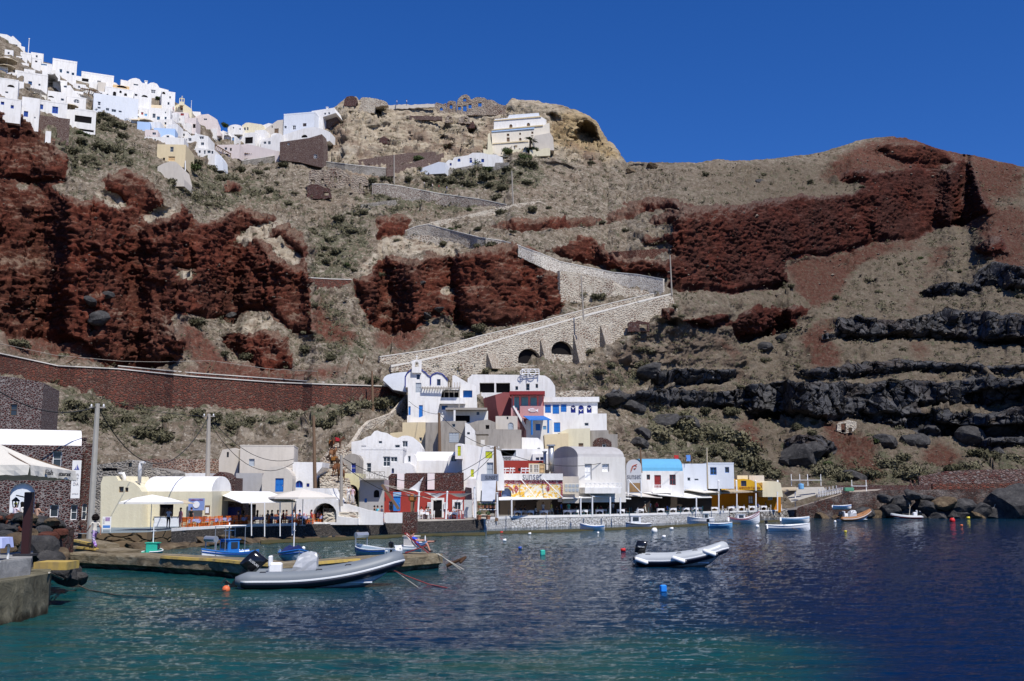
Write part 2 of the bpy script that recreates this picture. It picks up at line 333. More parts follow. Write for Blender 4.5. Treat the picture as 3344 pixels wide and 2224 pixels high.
mRED=mask(RED);mBLK=mask(BLACK);mTUF=mask(TUFF);mYEL=mask(YELLOW);mSCR=mask(SCREE)+.75*mask([Z3([(1050,300),(1150,230),(1300,120),(1480,60),(1700,60),(1900,130),(2350,240),(2350,430),(2150,430),(2000,200),(1800,260),(1500,260),(1300,330)])]);mPAL=mask(PALE);mLED=mask(LEDGE);mSTO=mask(STONES)
mRED=mRED*(1-mPAL);mBLK=mBLK*(1-mLED);mTUF*=(1-mRED)
w=np.ones(PX.shape)
t_row=np.clip(S,0,1)[:,None]
cliff=np.clip(mRED+mBLK,0,1)
w=w*(1-.93*cliff)*(1-.45*mTUF*(1-cliff))*(1-.5*mYEL)
w=blur(w,2,1)
w=np.maximum(w,.05)
cum=np.cumsum(w,0);cum=(cum-cum[:1])/(cum[-1:]-cum[:1])
lnD=np.log(base_d)[None,:]*(1-cum)+np.log(sky_d)[None,:]*cum
core=blur(lnD,60,14);core=blur(core,25,6);keep=np.clip(.28+.5*blur(cliff,5,3),0,.7)
lnD=blur(lnD*keep+core*(1-keep),2,1)
D=np.exp(lnD)
rdb=blur(mRED,4,2);blb=blur(mBLK,3,1)
D=D-5.0*rdb*np.clip(.6+1.2*fbm(PX*.006,PY*.006,PX*0+6,3),.2,1.4)-2.0*blb
st_=PY+26*fbm(PX*.004,PY*.01,PX*0+14,4)
D=D+1.1*(2*np.abs((st_/46.0)%1-.5)-.5)*np.clip(.5+2*fbm(PX*.01,PY*.01,PX*0+21,3),0,1)*(1-cliff)
def seg_dist(X,Y,pl):
 dmin=np.full(X.shape,1e9)
 for(x1,y1),(x2,y2)in zip(pl,pl[1:]):
  dx,dy=x2-x1,y2-y1;L=dx*dx+dy*dy+1e-9
  t=np.clip(((X-x1)*dx+(Y-y1)*dy)/L,0,1)
  dmin=np.minimum(dmin,np.hypot(X-x1-t*dx,Y-y1-t*dy))
 return dmin
for pl,hw,dep in CRACK:
 D=D+.6*dep*np.exp(-(seg_dist(WX,WY,pl)/hw)**2)
cav=np.zeros(PX.shape)
for poly,dep in CAVES:
 D=D+dep*blur(mask([poly]),1,1)
RAMP_F=[(1277,1197),(1340,1186),(1497,1150),(1692,1092),(1902,1034),(2084,987),(2192,961)]
RAMP_DA,RAMP_DB=196.0,226.0
_ly=interp(RAMP_F,PX);_ld=RAMP_DA+(RAMP_DB-RAMP_DA)*(PX-1277)/915.0
_rows=np.argmin(np.abs(PY-_ly),axis=0)
_dl=(_ld[0]+5.5-D[_rows,np.arange(PX.shape[1])])[None,:]
_a=np.clip((_ly-PY-210)/330,0,1);_a=1-_a*_a*(3-2*_a)
_wt=np.where(PY<_ly,_a,np.exp(-((PY-_ly)/200)**2))*np.clip((PX-1150)/130,0,1)*np.clip((2750-PX)/520,0,1)
D=D+blur(_dl*_wt,6,2)
_bot=interp([(1277,1216),(1430,1232),(1600,1205),(1700,1196),(1880,1172),(1990,1126),(2060,1080),(2200,985)],PX)
_on=((PX>1265)&(PX<2215)&(PY>_ly-4)).astype(float)
D=D+blur(np.clip(_ld+1.8-np.clip(PY-_bot,0,None)*.30-D,0,None)*_on,1,1)
D_FLAT=D.copy()
def G(px,py):
 """distance of the hillside seen at a pixel of the photograph"""
 i=int(np.clip(np.searchsorted(cols,px),1,len(cols)-1));a=(px-cols[i-1])/(cols[i]-cols[i-1]);a=min(max(a,0),1)
 by=base_y[i-1]*(1-a)+base_y[i]*a;sy=sky_y[i-1]*(1-a)+sky_y[i]*a
 s=min(max((by-py)/(by-sy),0),1)*(NR-1);j=min(int(s),NR-2);b=s-j
 q=D_FLAT
 return float((q[j,i-1]*(1-a)+q[j,i]*a)*(1-b)+(q[j+1,i-1]*(1-a)+q[j+1,i]*a)*b)
xr=(PX-1672.0)/F;yc=(1112.0-PY)/F;fw=cT-yc*sT;up=sT+yc*cT
def world(D):return xr*D/fw,D,HC+up*D/fw
X,Y,Zw=world(D)
def normals(X,Y,Zz):
 ax=np.gradient(X,axis=1);ay=np.gradient(Y,axis=1);az=np.gradient(Zz,axis=1)
 bx=np.gradient(X,axis=0);by_=np.gradient(Y,axis=0);bz=np.gradient(Zz,axis=0)
 nx,ny,nz=ay*bz-az*by_,az*bx-ax*bz,ax*by_-ay*bx
 L=np.sqrt(nx*nx+ny*ny+nz*nz)+1e-9
 return nx/L,ny/L,nz/L
nx,ny,nz=normals(blur(X,2,2),blur(Y,2,2),blur(Zw,2,2))
far=np.clip((S[:,None]*40),0,1)
edge=np.clip((1-S[:,None])*30,.25,1)
n1=fbm(X/11,Y/11,Zw/8,4);n2=fbm(X/2.6+40,Y/2.6,Zw/1.5,4,.6);n3=fbm(X/.9,Y/.9+30,Zw/.6,2);nb=fbm(X/3.0+70,Y/3.0,Zw/.85,4,.62)
f1,f2,cid,tlt=worley(X/3.6+20+.12*n2,Y/6,Zw/4.2,1)
f1b,f2b,cidb,tltb=worley(X/1.7+20+.15*n2,Y/3,Zw/1.5,2)
g1,g2,gid,tg=worley(X/1.5,Y/1.5,Zw/1.0+.6*n2,3)
red_h=1.15*n1+.45*n2+1.15*nb+.75*n3+.55*(.5-np.clip(g1,0,1))*1.2
blk_h=1.3*(cid-.5)+1.9*tlt+.5*np.clip((f2-f1)*9,0,1)+.5*(cidb-.5)+.75*tltb+.25*np.clip((f2b-f1b)*8,0,1)+.12*n3+.6*n1
outc=np.clip((fbm(X/16+50,Y/16,Zw/9,4)-.10)*5,0,1)*np.clip((fbm(X/5,Y/5+50,Zw/3,3)+.05)*5,0,1)
slo_h=1.5*n1+1.0*n2+.35*n3+.5*np.clip(.4-g1,0,1)+outc*(1.1+1.2*(cidb-.5)+1.0*tltb)
holl=np.clip((fbm(X/6+90,Y/9,Zw/2.6,4,.55)-.12)*7,0,1)
tuf_h=1.9*n1+1.0*n2+1.5*nb+.5*n3-2.4*holl+1.2*outc-.8*np.clip(.25-np.abs(n2),0,1)
mr=blur(mRED,1,1);mb=blur(mBLK,1,0);mt=blur(mTUF,2,2)
bot=np.zeros(PX.shape);bot[5:]=np.clip(mBLK[5:]-mBLK[:-5],0,1);bot=blur(bot,1,1)
rbot=np.zeros(PX.shape);rbot[6:]=np.clip(mRED[6:]-mRED[:-6],0,1);rbot=blur(rbot,2,1)
Hb=(blk_h-3.2*bot)*mb*far
red_h=red_h-1.6*rbot
H=slo_h*(1-mr)*(1-mb)*(1-mt)+red_h*mr+tuf_h*mt*(1-mr)
H=H*far*edge
X,Y,Zw=X+nx*H,Y+ny*H,Zw+nz*H
X,Y,Zw=X-.15*Hb,Y-.95*Hb,Zw+.1*Hb
_,_,nzf=normals(X,Y,Zw)
_,_,nzb=normals(blur(X,3,3),blur(Y,3,3),blur(Zw,3,3))
jag=fbm(X/3.2,Y/3.2,Zw/2.2+9,5,.62)
def soft(mk,rx,ry,k=.55):
 q=blur(mk,rx,ry)+k*jag
 return np.clip((q-.5)*4+.5,0,1)
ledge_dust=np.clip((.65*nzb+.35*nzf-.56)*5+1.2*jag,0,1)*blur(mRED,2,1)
back=[]
for k in range(1,9):
 dd=7.0*k+k*k
 back.append((X[-1]*(1+dd/sky_d),Y[-1]+dd,Zw[-1]-.12*dd-.02*dd*dd+0*dd))
XX=np.concatenate([X]+[b[0][None]for b in back]);YY=np.concatenate([Y]+[b[1][None]for b in back]);ZZ=np.concatenate([Zw]+[b[2][None]for b in back])
nr,nc=XX.shape
vs=np.stack([XX,YY,ZZ],-1).reshape(-1,3).astype(np.float32)
idx=np.arange(nr*nc).reshape(nr,nc)
quads=np.stack([idx[:-1,:-1],idx[:-1,1:],idx[1:,1:],idx[1:,:-1]],-1).reshape(-1,4)
me=bpy.data.meshes.new('hillside')
me.vertices.add(len(vs));me.vertices.foreach_set('co',vs.ravel())
me.loops.add(len(quads)*4);me.loops.foreach_set('vertex_index',quads.ravel().astype(np.int32))
me.polygons.add(len(quads));me.polygons.foreach_set('loop_start',np.arange(0,len(quads)*4,4,dtype=np.int32));me.polygons.foreach_set('loop_total',np.full(len(quads),4,np.int32))
me.update(calc_edges=True)
def attr(name,chans):
 a=me.color_attributes.new(name,'FLOAT_COLOR','POINT')
 c=np.zeros((nr,nc,4),np.float32)
 for k,ch in enumerate(chans):
  c[:NR,:,k]=ch;c[NR:,:,k]=ch[-1][None]
 a.data.foreach_set('color',c.ravel())
VEG=[DS([(100,300),(220,250),(310,340),(380,400),(470,380),(620,420),(700,480),(500,480),(420,460),(340,400),(230,380),(160,420)]),DS([(700,520),(850,470),(860,560),(800,640),(720,640)]),DS([(960,400),(1150,380),(1250,380),(1260,420),(1150,440),(980,440)]),DS([(820,430),(1000,440),(1120,480),(1000,500),(840,480)]),DS([(110,890),(300,920),(450,950),(600,960),(700,940),(860,910),(800,970),(700,990),(460,1000),(300,1030),(130,960)]),[(2090,1330),(2230,1340),(2400,1400),(2560,1560),(2500,1570),(2250,1520),(2120,1480)],[(2640,1500),(2900,1490),(3100,1540),(3344,1470),(3344,1540),(3000,1560),(2900,1590),(2660,1590)],DS([(1090,850),(1400,870),(1500,830),(1480,900),(1300,880),(1100,880)]),DS([(720,660),(830,760),(870,830),(760,830),(720,760)])]
mVEG=blur(mask(VEG),6,3)
attr('mask_a',[soft(mRED,4,3,.5),soft(mBLK,2,1,.4),soft(mTUF,9,7),np.clip(blur(mSCR,9,6)+.35*jag,0,1)])
attr('mask_b',[mVEG,blur(mYEL,3,3),soft(mPAL,4,3),blur(mSTO,2,1)])
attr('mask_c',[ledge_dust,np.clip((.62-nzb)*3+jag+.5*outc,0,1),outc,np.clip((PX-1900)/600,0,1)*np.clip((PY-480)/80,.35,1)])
m,b=base_mat('hillside_rock_and_scrub',rough=.95,spec=.1);n,l=nt(m);p=coords(n)
aa=N(n,'ShaderNodeVertexColor',layer_name='mask_a');ab=N(n,'ShaderNodeVertexColor',layer_name='mask_b')
sa=n.new('ShaderNodeSeparateColor');l.new(aa.outputs['Color'],sa.inputs[0]);sb=n.new('ShaderNodeSeparateColor');l.new(ab.outputs['Color'],sb.inputs[0])
ac=N(n,'ShaderNodeVertexColor',layer_name='mask_c');sc=n.new('ShaderNodeSeparateColor');l.new(ac.outputs['Color'],sc.inputs[0])
st=N(n,'ShaderNodeMapping');st.inputs['Scale'].default_value=(.6,.6,2.2);l.new(p,st.inputs['Vector'])
nz1=noise_tex(n,l,p,.07,8,.62);nz2=noise_tex(n,l,p,.45,8,.7);nz3=noise_tex(n,l,st.outputs[0],.55,8,.75);nz4=noise_tex(n,l,p,1.6,6,.75);nz5=noise_tex(n,l,p,.9,5,.8)
def rmp(fac,stops,interp='LINEAR'):
 r=ramp(n,stops,interp);l.new(fac,r.inputs[0]);return r.outputs[0]
earth=rmp(nz2,[(.3,(.065,.05,.036)),(.46,(.155,.125,.092)),(.6,(.27,.23,.18)),(.76,(.44,.40,.33))])
earth=mixc(n,l,rmp(nz1,[(.45,(0,0,0)),(.7,(1,1,1))]),earth,mixc(n,l,.5,earth,(.18,.125,.085)))
earth=mixc(n,l,rmp(nz4,[(.55,(0,0,0)),(.63,(.85,.85,.85))]),earth,(.46,.42,.35))
earth=mixc(n,l,rmp(nz5,[(.36,(.9,.9,.9)),(.45,(0,0,0))]),earth,(.045,.038,.028))
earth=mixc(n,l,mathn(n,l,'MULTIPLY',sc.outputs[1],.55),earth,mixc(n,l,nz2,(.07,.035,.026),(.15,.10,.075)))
brown=mixc(n,l,nz4,(.045,.036,.026),(.135,.108,.078))
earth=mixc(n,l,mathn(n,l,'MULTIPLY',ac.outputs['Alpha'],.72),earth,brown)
earth=mixc(n,l,.18,earth,(.10,.08,.06))
vegn=noise_tex(n,l,p,.62,6,.7)
vegf=mathn(n,l,'ADD',mathn(n,l,'MULTIPLY',sb.outputs[0],.11),vegn)
vegf=rmp(vegf,[(.565,(0,0,0)),(.62,(1,1,1))])
vegc=rmp(nz4,[(.3,(.040,.042,.024)),(.55,(.095,.095,.058)),(.75,(.17,.165,.11))])
earth=mixc(n,l,mathn(n,l,'MULTIPLY',vegf,.85),earth,vegc)
scree=rmp(nz4,[(.3,(.045,.015,.011)),(.55,(.115,.038,.025)),(.75,(.18,.085,.06))])
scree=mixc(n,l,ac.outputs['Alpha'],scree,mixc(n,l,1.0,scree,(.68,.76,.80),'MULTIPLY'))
scf=rmp(mathn(n,l,'ADD',aa.outputs['Alpha'],mathn(n,l,'MULTIPLY',nz2,.8)),[(.62,(0,0,0)),(1.45,(.9,.9,.9))])
earth=mixc(n,l,mathn(n,l,'MULTIPLY',scf,rmp(nz5,[(.40,(.35,.35,.35)),(.5,(1,1,1))])),earth,scree)
earth=mixc(n,l,rmp(mathn(n,l,'ADD',ab.outputs['Alpha'],nz4),[(1.3,(0,0,0)),(1.42,(1,1,1))]),earth,(.52,.49,.45))
tuff=rmp(nz3,[(.28,(.09,.06,.045)),(.42,(.26,.21,.15)),(.58,(.42,.36,.27)),(.75,(.52,.46,.36))])
tuff=mixc(n,l,mathn(n,l,'MULTIPLY',sb.outputs[1],.75),tuff,rmp(nz2,[(.3,(.16,.10,.04)),(.6,(.40,.29,.14)),(.8,(.48,.42,.30))]))
tuff=mixc(n,l,mathn(n,l,'MULTIPLY',vegf,.55),tuff,vegc)
tuff=mixc(n,l,rmp(nz1,[(.52,(0,0,0)),(.6,(.55,.55,.55))]),tuff,(.11,.055,.04))
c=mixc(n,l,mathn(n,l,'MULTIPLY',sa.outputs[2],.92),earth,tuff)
pale=rmp(nz2,[(.35,(.17,.12,.085)),(.5,(.33,.28,.21)),(.7,(.47,.42,.34))])
c=mixc(n,l,mathn(n,l,'MULTIPLY',sb.outputs[2],.9),c,pale)
red=rmp(nz3,[(.25,(.014,.005,.004)),(.42,(.046,.017,.012)),(.58,(.092,.034,.023)),(.76,(.165,.072,.047))])
red=mixc(n,l,rmp(nz1,[(.42,(0,0,0)),(.68,(1,1,1))]),red,mixc(n,l,1.0,red,(1.45,.95,.80),'MULTIPLY'))
red=mixc(n,l,rmp(nz2,[(.60,(0,0,0)),(.74,(.6,.6,.6))]),red,(.22,.10,.075))
red=mixc(n,l,rmp(nz5,[(.36,(.75,.75,.75)),(.45,(0,0,0))]),red,(.024,.011,.008))
red=mixc(n,l,rmp(nz4,[(.57,(0,0,0)),(.66,(.7,.7,.7))]),red,(.23,.095,.05))
dust=rmp(nz4,[(.35,(.12,.08,.058)),(.6,(.27,.215,.16)),(.75,(.40,.345,.27))])
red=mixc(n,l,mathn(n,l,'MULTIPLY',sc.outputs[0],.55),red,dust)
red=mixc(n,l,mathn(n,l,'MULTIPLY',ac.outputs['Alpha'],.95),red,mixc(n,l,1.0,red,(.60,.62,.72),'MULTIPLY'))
rf=rmp(mathn(n,l,'ADD',sa.outputs[0],mathn(n,l,'MULTIPLY',nz4,.5)),[(.6,(0,0,0)),(.85,(1,1,1))])
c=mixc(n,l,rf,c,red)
blk=rmp(nz3,[(.3,(.012,.011,.012)),(.48,(.045,.045,.048)),(.72,(.14,.14,.145))])
wv=N(n,'ShaderNodeVectorMath',operation='MULTIPLY_ADD');l.new(N(n,'ShaderNodeTexNoise',Scale=.35,Detail=2.0).outputs['Color'],wv.inputs[0]);wv.inputs[1].default_value=(1.4,)*3;l.new(p,wv.inputs[2])
vmp=N(n,'ShaderNodeMapping');vmp.inputs['Scale'].default_value=(.34,.34,.30);l.new(wv.outputs[0],vmp.inputs['Vector'])
vF=N(n,'ShaderNodeTexVoronoi',feature='F1',Scale=1.0);l.new(vmp.outputs[0],vF.inputs['Vector']);vE=N(n,'ShaderNodeTexVoronoi',feature='DISTANCE_TO_EDGE',Scale=1.0);l.new(vmp.outputs[0],vE.inputs['Vector'])
vd=N(n,'ShaderNodeVectorMath',operation='SUBTRACT');l.new(vmp.outputs[0],vd.inputs[0]);l.new(vF.outputs['Position'],vd.inputs[1]);vc_=N(n,'ShaderNodeVectorMath',operation='SUBTRACT');l.new(vF.outputs['Color'],vc_.inputs[0]);vc_.inputs[1].default_value=(.5,.5,.5)
vt=N(n,'ShaderNodeVectorMath',operation='DOT_PRODUCT');l.new(vd.outputs[0],vt.inputs[0]);l.new(vc_.outputs[0],vt.inputs[1])
crk=rmp(vE.outputs['Distance'],[(.0,(1,1,1)),(.07,(0,0,0))]);vsp=n.new('ShaderNodeSeparateColor');l.new(vF.outputs['Color'],vsp.inputs[0])
blk=mixc(n,l,mathn(n,l,'MULTIPLY',vsp.outputs[0],.6),blk,mixc(n,l,.5,blk,(.11,.11,.12)))
blk=mixc(n,l,mathn(n,l,'MULTIPLY',crk,.8),blk,(.006,.005,.005))
blk=mixc(n,l,rmp(nz1,[(.5,(0,0,0)),(.7,(.6,.6,.6))]),blk,(.05,.03,.022))
blk=mixc(n,l,rmp(nz2,[(.58,(0,0,0)),(.7,(.75,.75,.75))]),blk,(.15,.115,.085))
bf=rmp(mathn(n,l,'ADD',sa.outputs[1],mathn(n,l,'MULTIPLY',nz4,.4)),[(.5,(0,0,0)),(.8,(1,1,1))])
c=mixc(n,l,bf,c,blk)
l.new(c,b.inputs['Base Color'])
bp=N(n,'ShaderNodeBump',Strength=1.0,Distance=.45);bh_=mathn(n,l,'ADD',nz3,mathn(n,l,'MULTIPLY',nz4,.6));bh2=mathn(n,l,'SUBTRACT',mathn(n,l,'MULTIPLY',vt.outputs['Value'],14.0),mathn(n,l,'MULTIPLY',crk,1.2));l.new(mathn(n,l,'ADD',bh_,mathn(n,l,'MULTIPLY',bh2,bf)),bp.inputs['Height']);l.new(bp.outputs[0],b.inputs['Normal'])
me.materials.append(m)
hill=link_mesh('hillside',me);tag(hill,kind='structure')
wx=np.concatenate([np.linspace(-2400,-250,40),np.linspace(-240,3600,980),np.linspace(3650,6000,40)])
wy=np.concatenate([np.array([9000,5200,3600,3000,2600]),np.linspace(2420,1665,420),np.array([1660,1650,1640,1630])])
WXg,WYg=np.meshgrid(wx,wy)
xr2=(WXg-1672.0)/F;yc2=(1112.0-WYg)/F;k2=-HC/(sT+yc2*cT)
sx_,sy_=xr2*k2,(cT-yc2*sT)*k2
wave=.06*fbm(sx_/2.2+.3*sy_,sy_/.9,sx_*0,3)+.05*fbm(sx_/.8,sy_/.42,sx_*0+7,3)+.015*fbm(sx_/.4,sy_/.2,sx_*0+2,2)
wave*=np.clip(1.5-sy_/160,.25,1)
vs=np.stack([sx_,sy_,wave],-1).reshape(-1,3).astype(np.float32)
nr2,nc2=sx_.shape;idx=np.arange(nr2*nc2).reshape(nr2,nc2)
quads=np.stack([idx[:-1,:-1],idx[:-1,1:],idx[1:,1:],idx[1:,:-1]],-1).reshape(-1,4)
me=bpy.data.meshes.new('sea')
me.vertices.add(len(vs));me.vertices.foreach_set('co',vs.ravel())
me.loops.add(len(quads)*4);me.loops.foreach_set('vertex_index',quads.ravel().astype(np.int32))
me.polygons.add(len(quads));me.polygons.foreach_set('loop_start',np.arange(0,len(quads)*4,4,dtype=np.int32));me.polygons.foreach_set('loop_total',np.full(len(quads),4,np.int32))
me.update(calc_edges=True);me.polygons.foreach_set('use_smooth',np.ones(len(quads),bool))
sh=(WXg+90*fbm(sx_/9,sy_/9,sx_*0+4,4))
shallow=np.zeros(sx_.shape)
e1=inside([(-3000,9000),(-3000,1640),(900,1640),(1000,1760),(1500,1740),(2000,1720),(2750,1690),(3400,1684),(6000,1684),(6000,1698),(3000,1702),(2300,1735),(1900,1765),(1500,1800),(1480,1880),(900,1975),(420,2010),(1100,2110),(1700,2130),(1900,2090),(2250,2060),(2600,2090),(2720,2140),(2680,2224),(2600,2500),(2200,9000)],sh,WYg+14*fbm(sx_/3,sy_/5,sx_*0,3)).astype(float)
shallow=blur(e1,40,12)
mid=blur(inside([(900,1700),(2200,1740),(2300,1850),(2450,2000),(2500,2100),(1500,2100),(500,2020),(900,1900)],sh,WYg).astype(float),60,12)
a=me.color_attributes.new('bed','FLOAT_COLOR','POINT')
cc=np.zeros((nr2,nc2,4),np.float32);cc[...,0]=shallow;cc[...,1]=mid;cc[...,2]=np.clip(fbm(sx_/1.6,sy_/2.2,sx_*0+30,4)+.5,0,1);cc[...,3]=1
a.data.foreach_set('color',cc.ravel())
m,b=base_mat('sea_water',rough=.05,spec=.058);b.inputs['IOR'].default_value=1.33;n,l=nt(m);p=coords(n)
av=N(n,'ShaderNodeVertexColor',layer_name='bed');sv=n.new('ShaderNodeSeparateColor');l.new(av.outputs['Color'],sv.inputs[0])
mp=N(n,'ShaderNodeMapping');mp.inputs['Scale'].default_value=(.34,1.25,1);l.new(p,mp.inputs['Vector'])
r1=ramp(n,[(.28,(.002,.022,.036)),(.48,(.004,.050,.056)),(.64,(.016,.045,.034)),(.8,(.03,.10,.085))]);l.new(noise_tex(n,l,mp.outputs[0],.5,6,.65,.4),r1.inputs[0])
deep=mixc(n,l,noise_tex(n,l,mp.outputs[0],.8,4,.6),(.0006,.007,.026),(.001,.014,.060))
deep=mixc(n,l,mathn(n,l,'MULTIPLY',sv.outputs[1],.75),deep,(.002,.022,.048))
l.new(mixc(n,l,sv.outputs[0],deep,r1.outputs[0]),b.inputs['Base Color'])
h=mathn(n,l,'ADD',noise_tex(n,l,mp.outputs[0],2.4,6,.6,.3),mathn(n,l,'MULTIPLY',noise_tex(n,l,mp.outputs[0],.7,3,.5,.3),1.6))
bp=N(n,'ShaderNodeBump',Strength=1.0,Distance=.085);l.new(h,bp.inputs['Height']);l.new(bp.outputs[0],b.inputs['Normal'])
me.materials.append(m)
sea=link_mesh('water',me);tag(sea,kind='structure')
WHITE=plaster('limewash_white',(.78,.765,.735),(.44,.40,.34),.45)
WHITE2=plaster('limewash_bluish_white',(.70,.73,.77),(.45,.45,.45),.25)
CREAM=plaster('cream_plaster',(.70,.64,.46),(.42,.36,.24),.3)
OCHRE=plaster('pale_ochre_plaster',(.70,.58,.37),(.45,.36,.22),.35)
BEIGE=plaster('beige_plaster',(.58,.53,.46),(.36,.32,.27),.35)
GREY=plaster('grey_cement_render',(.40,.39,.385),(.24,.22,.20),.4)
OLDC=plaster('weathered_cement',(.34,.31,.27),(.17,.15,.13),.8,1.1)
PINK=plaster('faded_pink_plaster',(.68,.60,.57),(.45,.38,.36),.3)
ROSE=plaster('rose_pink_plaster',(.50,.27,.26),(.30,.15,.14),.25)
ROSE_SHADE=plaster('shaded_rose_plaster',(.24,.075,.075),(.12,.04,.04),.3)  # shaded copy of the rose plaster, for the wall turned from the sun
REDP=plaster('brick_red_plaster',(.33,.045,.035),(.18,.03,.025),.35)
PEACH=plaster('peach_plaster',(.66,.46,.24),(.45,.30,.15),.3)
BLUEW=plaster('pale_blue_plaster',(.40,.55,.78),(.35,.42,.55),.25)
SKYB=plaster('sky_blue_roof_paint',(.12,.36,.56),(.10,.24,.34),.3)
YELP=plaster('yellow_orange_paint',(.72,.42,.03),(.5,.26,.03),.3)
ORNG=plaster('orange_wall_paint',(.50,.20,.01),(.28,.10,.01),.3)
LEMON=plaster('soft_yellow_plaster',(.66,.60,.36),(.35,.30,.16),.35)
MUST=plaster('mustard_shade_plaster',(.40,.34,.10),(.25,.2,.08),.3)
STONE_RED=stone('dark_red_rubble',(.12,.032,.024),(.055,.03,.03),(.28,.24,.21),4.0,.07,stretch=1.5,bump=.1)
STONE_WALL=stone('red_brown_terrace_stone',(.24,.075,.05),(.085,.045,.04),(.20,.13,.10),1.7,.085,stretch=2.0,bump=.3,patch=0)
STONE_LAVA=stone('red_lava_pointed_with_grey',(.095,.03,.028),(.05,.026,.028),(.25,.22,.205),4.6,.13,stretch=1.25,bump=.07)
STONE_PALE=stone('whitewashed_rubble',(.25,.165,.12),(.38,.32,.25),(.54,.49,.40),1.6,.14,stretch=1.6,bump=.14,patch=.35)
STONE_GREY=stone('grey_rubble',(.13,.115,.10),(.24,.22,.19),(.38,.35,.31),2.2,.10,stretch=1.7,bump=.12,patch=.4)
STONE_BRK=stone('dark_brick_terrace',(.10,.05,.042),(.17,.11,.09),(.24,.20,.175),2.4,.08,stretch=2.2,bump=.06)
STONE_RUIN=stone('ruin_masonry',(.12,.05,.038),(.23,.17,.13),(.40,.34,.27),1.5,.12,stretch=1.3,bump=.2,patch=.7)
QUAYW=stone('limewashed_quay_stone',(.66,.65,.63),(.76,.76,.74),(.30,.28,.25),3.0,.04,stretch=1.3,bump=.16)
QUAYD=stone('dark_quay_stone',(.10,.085,.075),(.045,.04,.038),(.20,.18,.16),3.2,.05,stretch=1.6,bump=.12)
GLASS=glass();BLUEP=plain('blue_shutter_paint',(.02,.16,.50),.45);NAVY=plain('navy_window_paint',(.02,.035,.22),.4)
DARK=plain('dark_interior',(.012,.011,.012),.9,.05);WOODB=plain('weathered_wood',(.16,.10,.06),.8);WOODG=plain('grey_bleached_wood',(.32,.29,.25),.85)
REDF=plain('red_frame_paint',(.25,.03,.03),.5);YELS=plain('lime_yellow_shutter',(.55,.58,.03),.5);GREYS=plain('grey_shutter',(.38,.42,.46),.6)
WHT=plain('white_gloss_paint',(.80,.80,.79),.4);CONC=plain('concrete',(.36,.34,.30),.9,scale=1.5,var=.25);LBLUE=plain('light_blue_paint',(.16,.38,.62),.5)
TEAL=plain('pale_teal_shutter',(.18,.42,.42),.6);STEEL=plain('galvanised_steel',(.45,.46,.47),.35,.5,.6)
MM=dict(W=WHITE,V=WHITE2,C=CREAM,O=OCHRE,B=BEIGE,G=GREY,K=OLDC,P=PINK,R=ROSE,M=ROSE_SHADE,E=REDP,H=PEACH,L=BLUEW,Y=YELP,N=ORNG,F=LEMON,S=STONE_GREY,T=STONE_BRK,Q=STONE_RED,A=STONE_LAVA,U=STONE_RUIN,D=STONE_PALE)
FC=dict(w=WHT,b=BLUEP,n=NAVY,r=REDF,y=YELS,g=GREYS,k=DARK,o=WOODB,t=TEAL,l=LBLUE,h=PEACH,d=WOODG)
class Frame:
 """upright facade plane through one point of the place, turned by yaw"""
 def __init__(s,px,py,d,yaw=0.0):
  s.O=P(px,py,d);s.yaw=yaw;s.ax=Vector((math.cos(yaw),math.sin(yaw),0));s.n=Vector((-math.sin(yaw),math.cos(yaw),0))
 def uv(s,px,py):
  x,f,u=ray(px,py);r=Vector((x,f,u));c=Vector((0,0,HC))
  k=(s.O-c).dot(s.n)/r.dot(s.n);q=c+r*k-s.O
  return q.dot(s.ax),q.z
 def w(s,u,v,y=0.0):return s.O+s.ax*u+s.n*y+Vector((0,0,v))
def arch_loop(u0,v0,u1,v1,full=.5,n=8):
 """rect with an arched head; full = rise as a share of width"""
 r=(u1-u0)/2;rise=min((u1-u0)*full,(v1-v0)*.98);vs=v1-rise;c=(u0+u1)/2
 return[(u0,v0),(u1,v0)]+[(c+r*math.cos(math.pi*k/n),vs+rise*math.sin(math.pi*k/n))for k in range(n+1)]
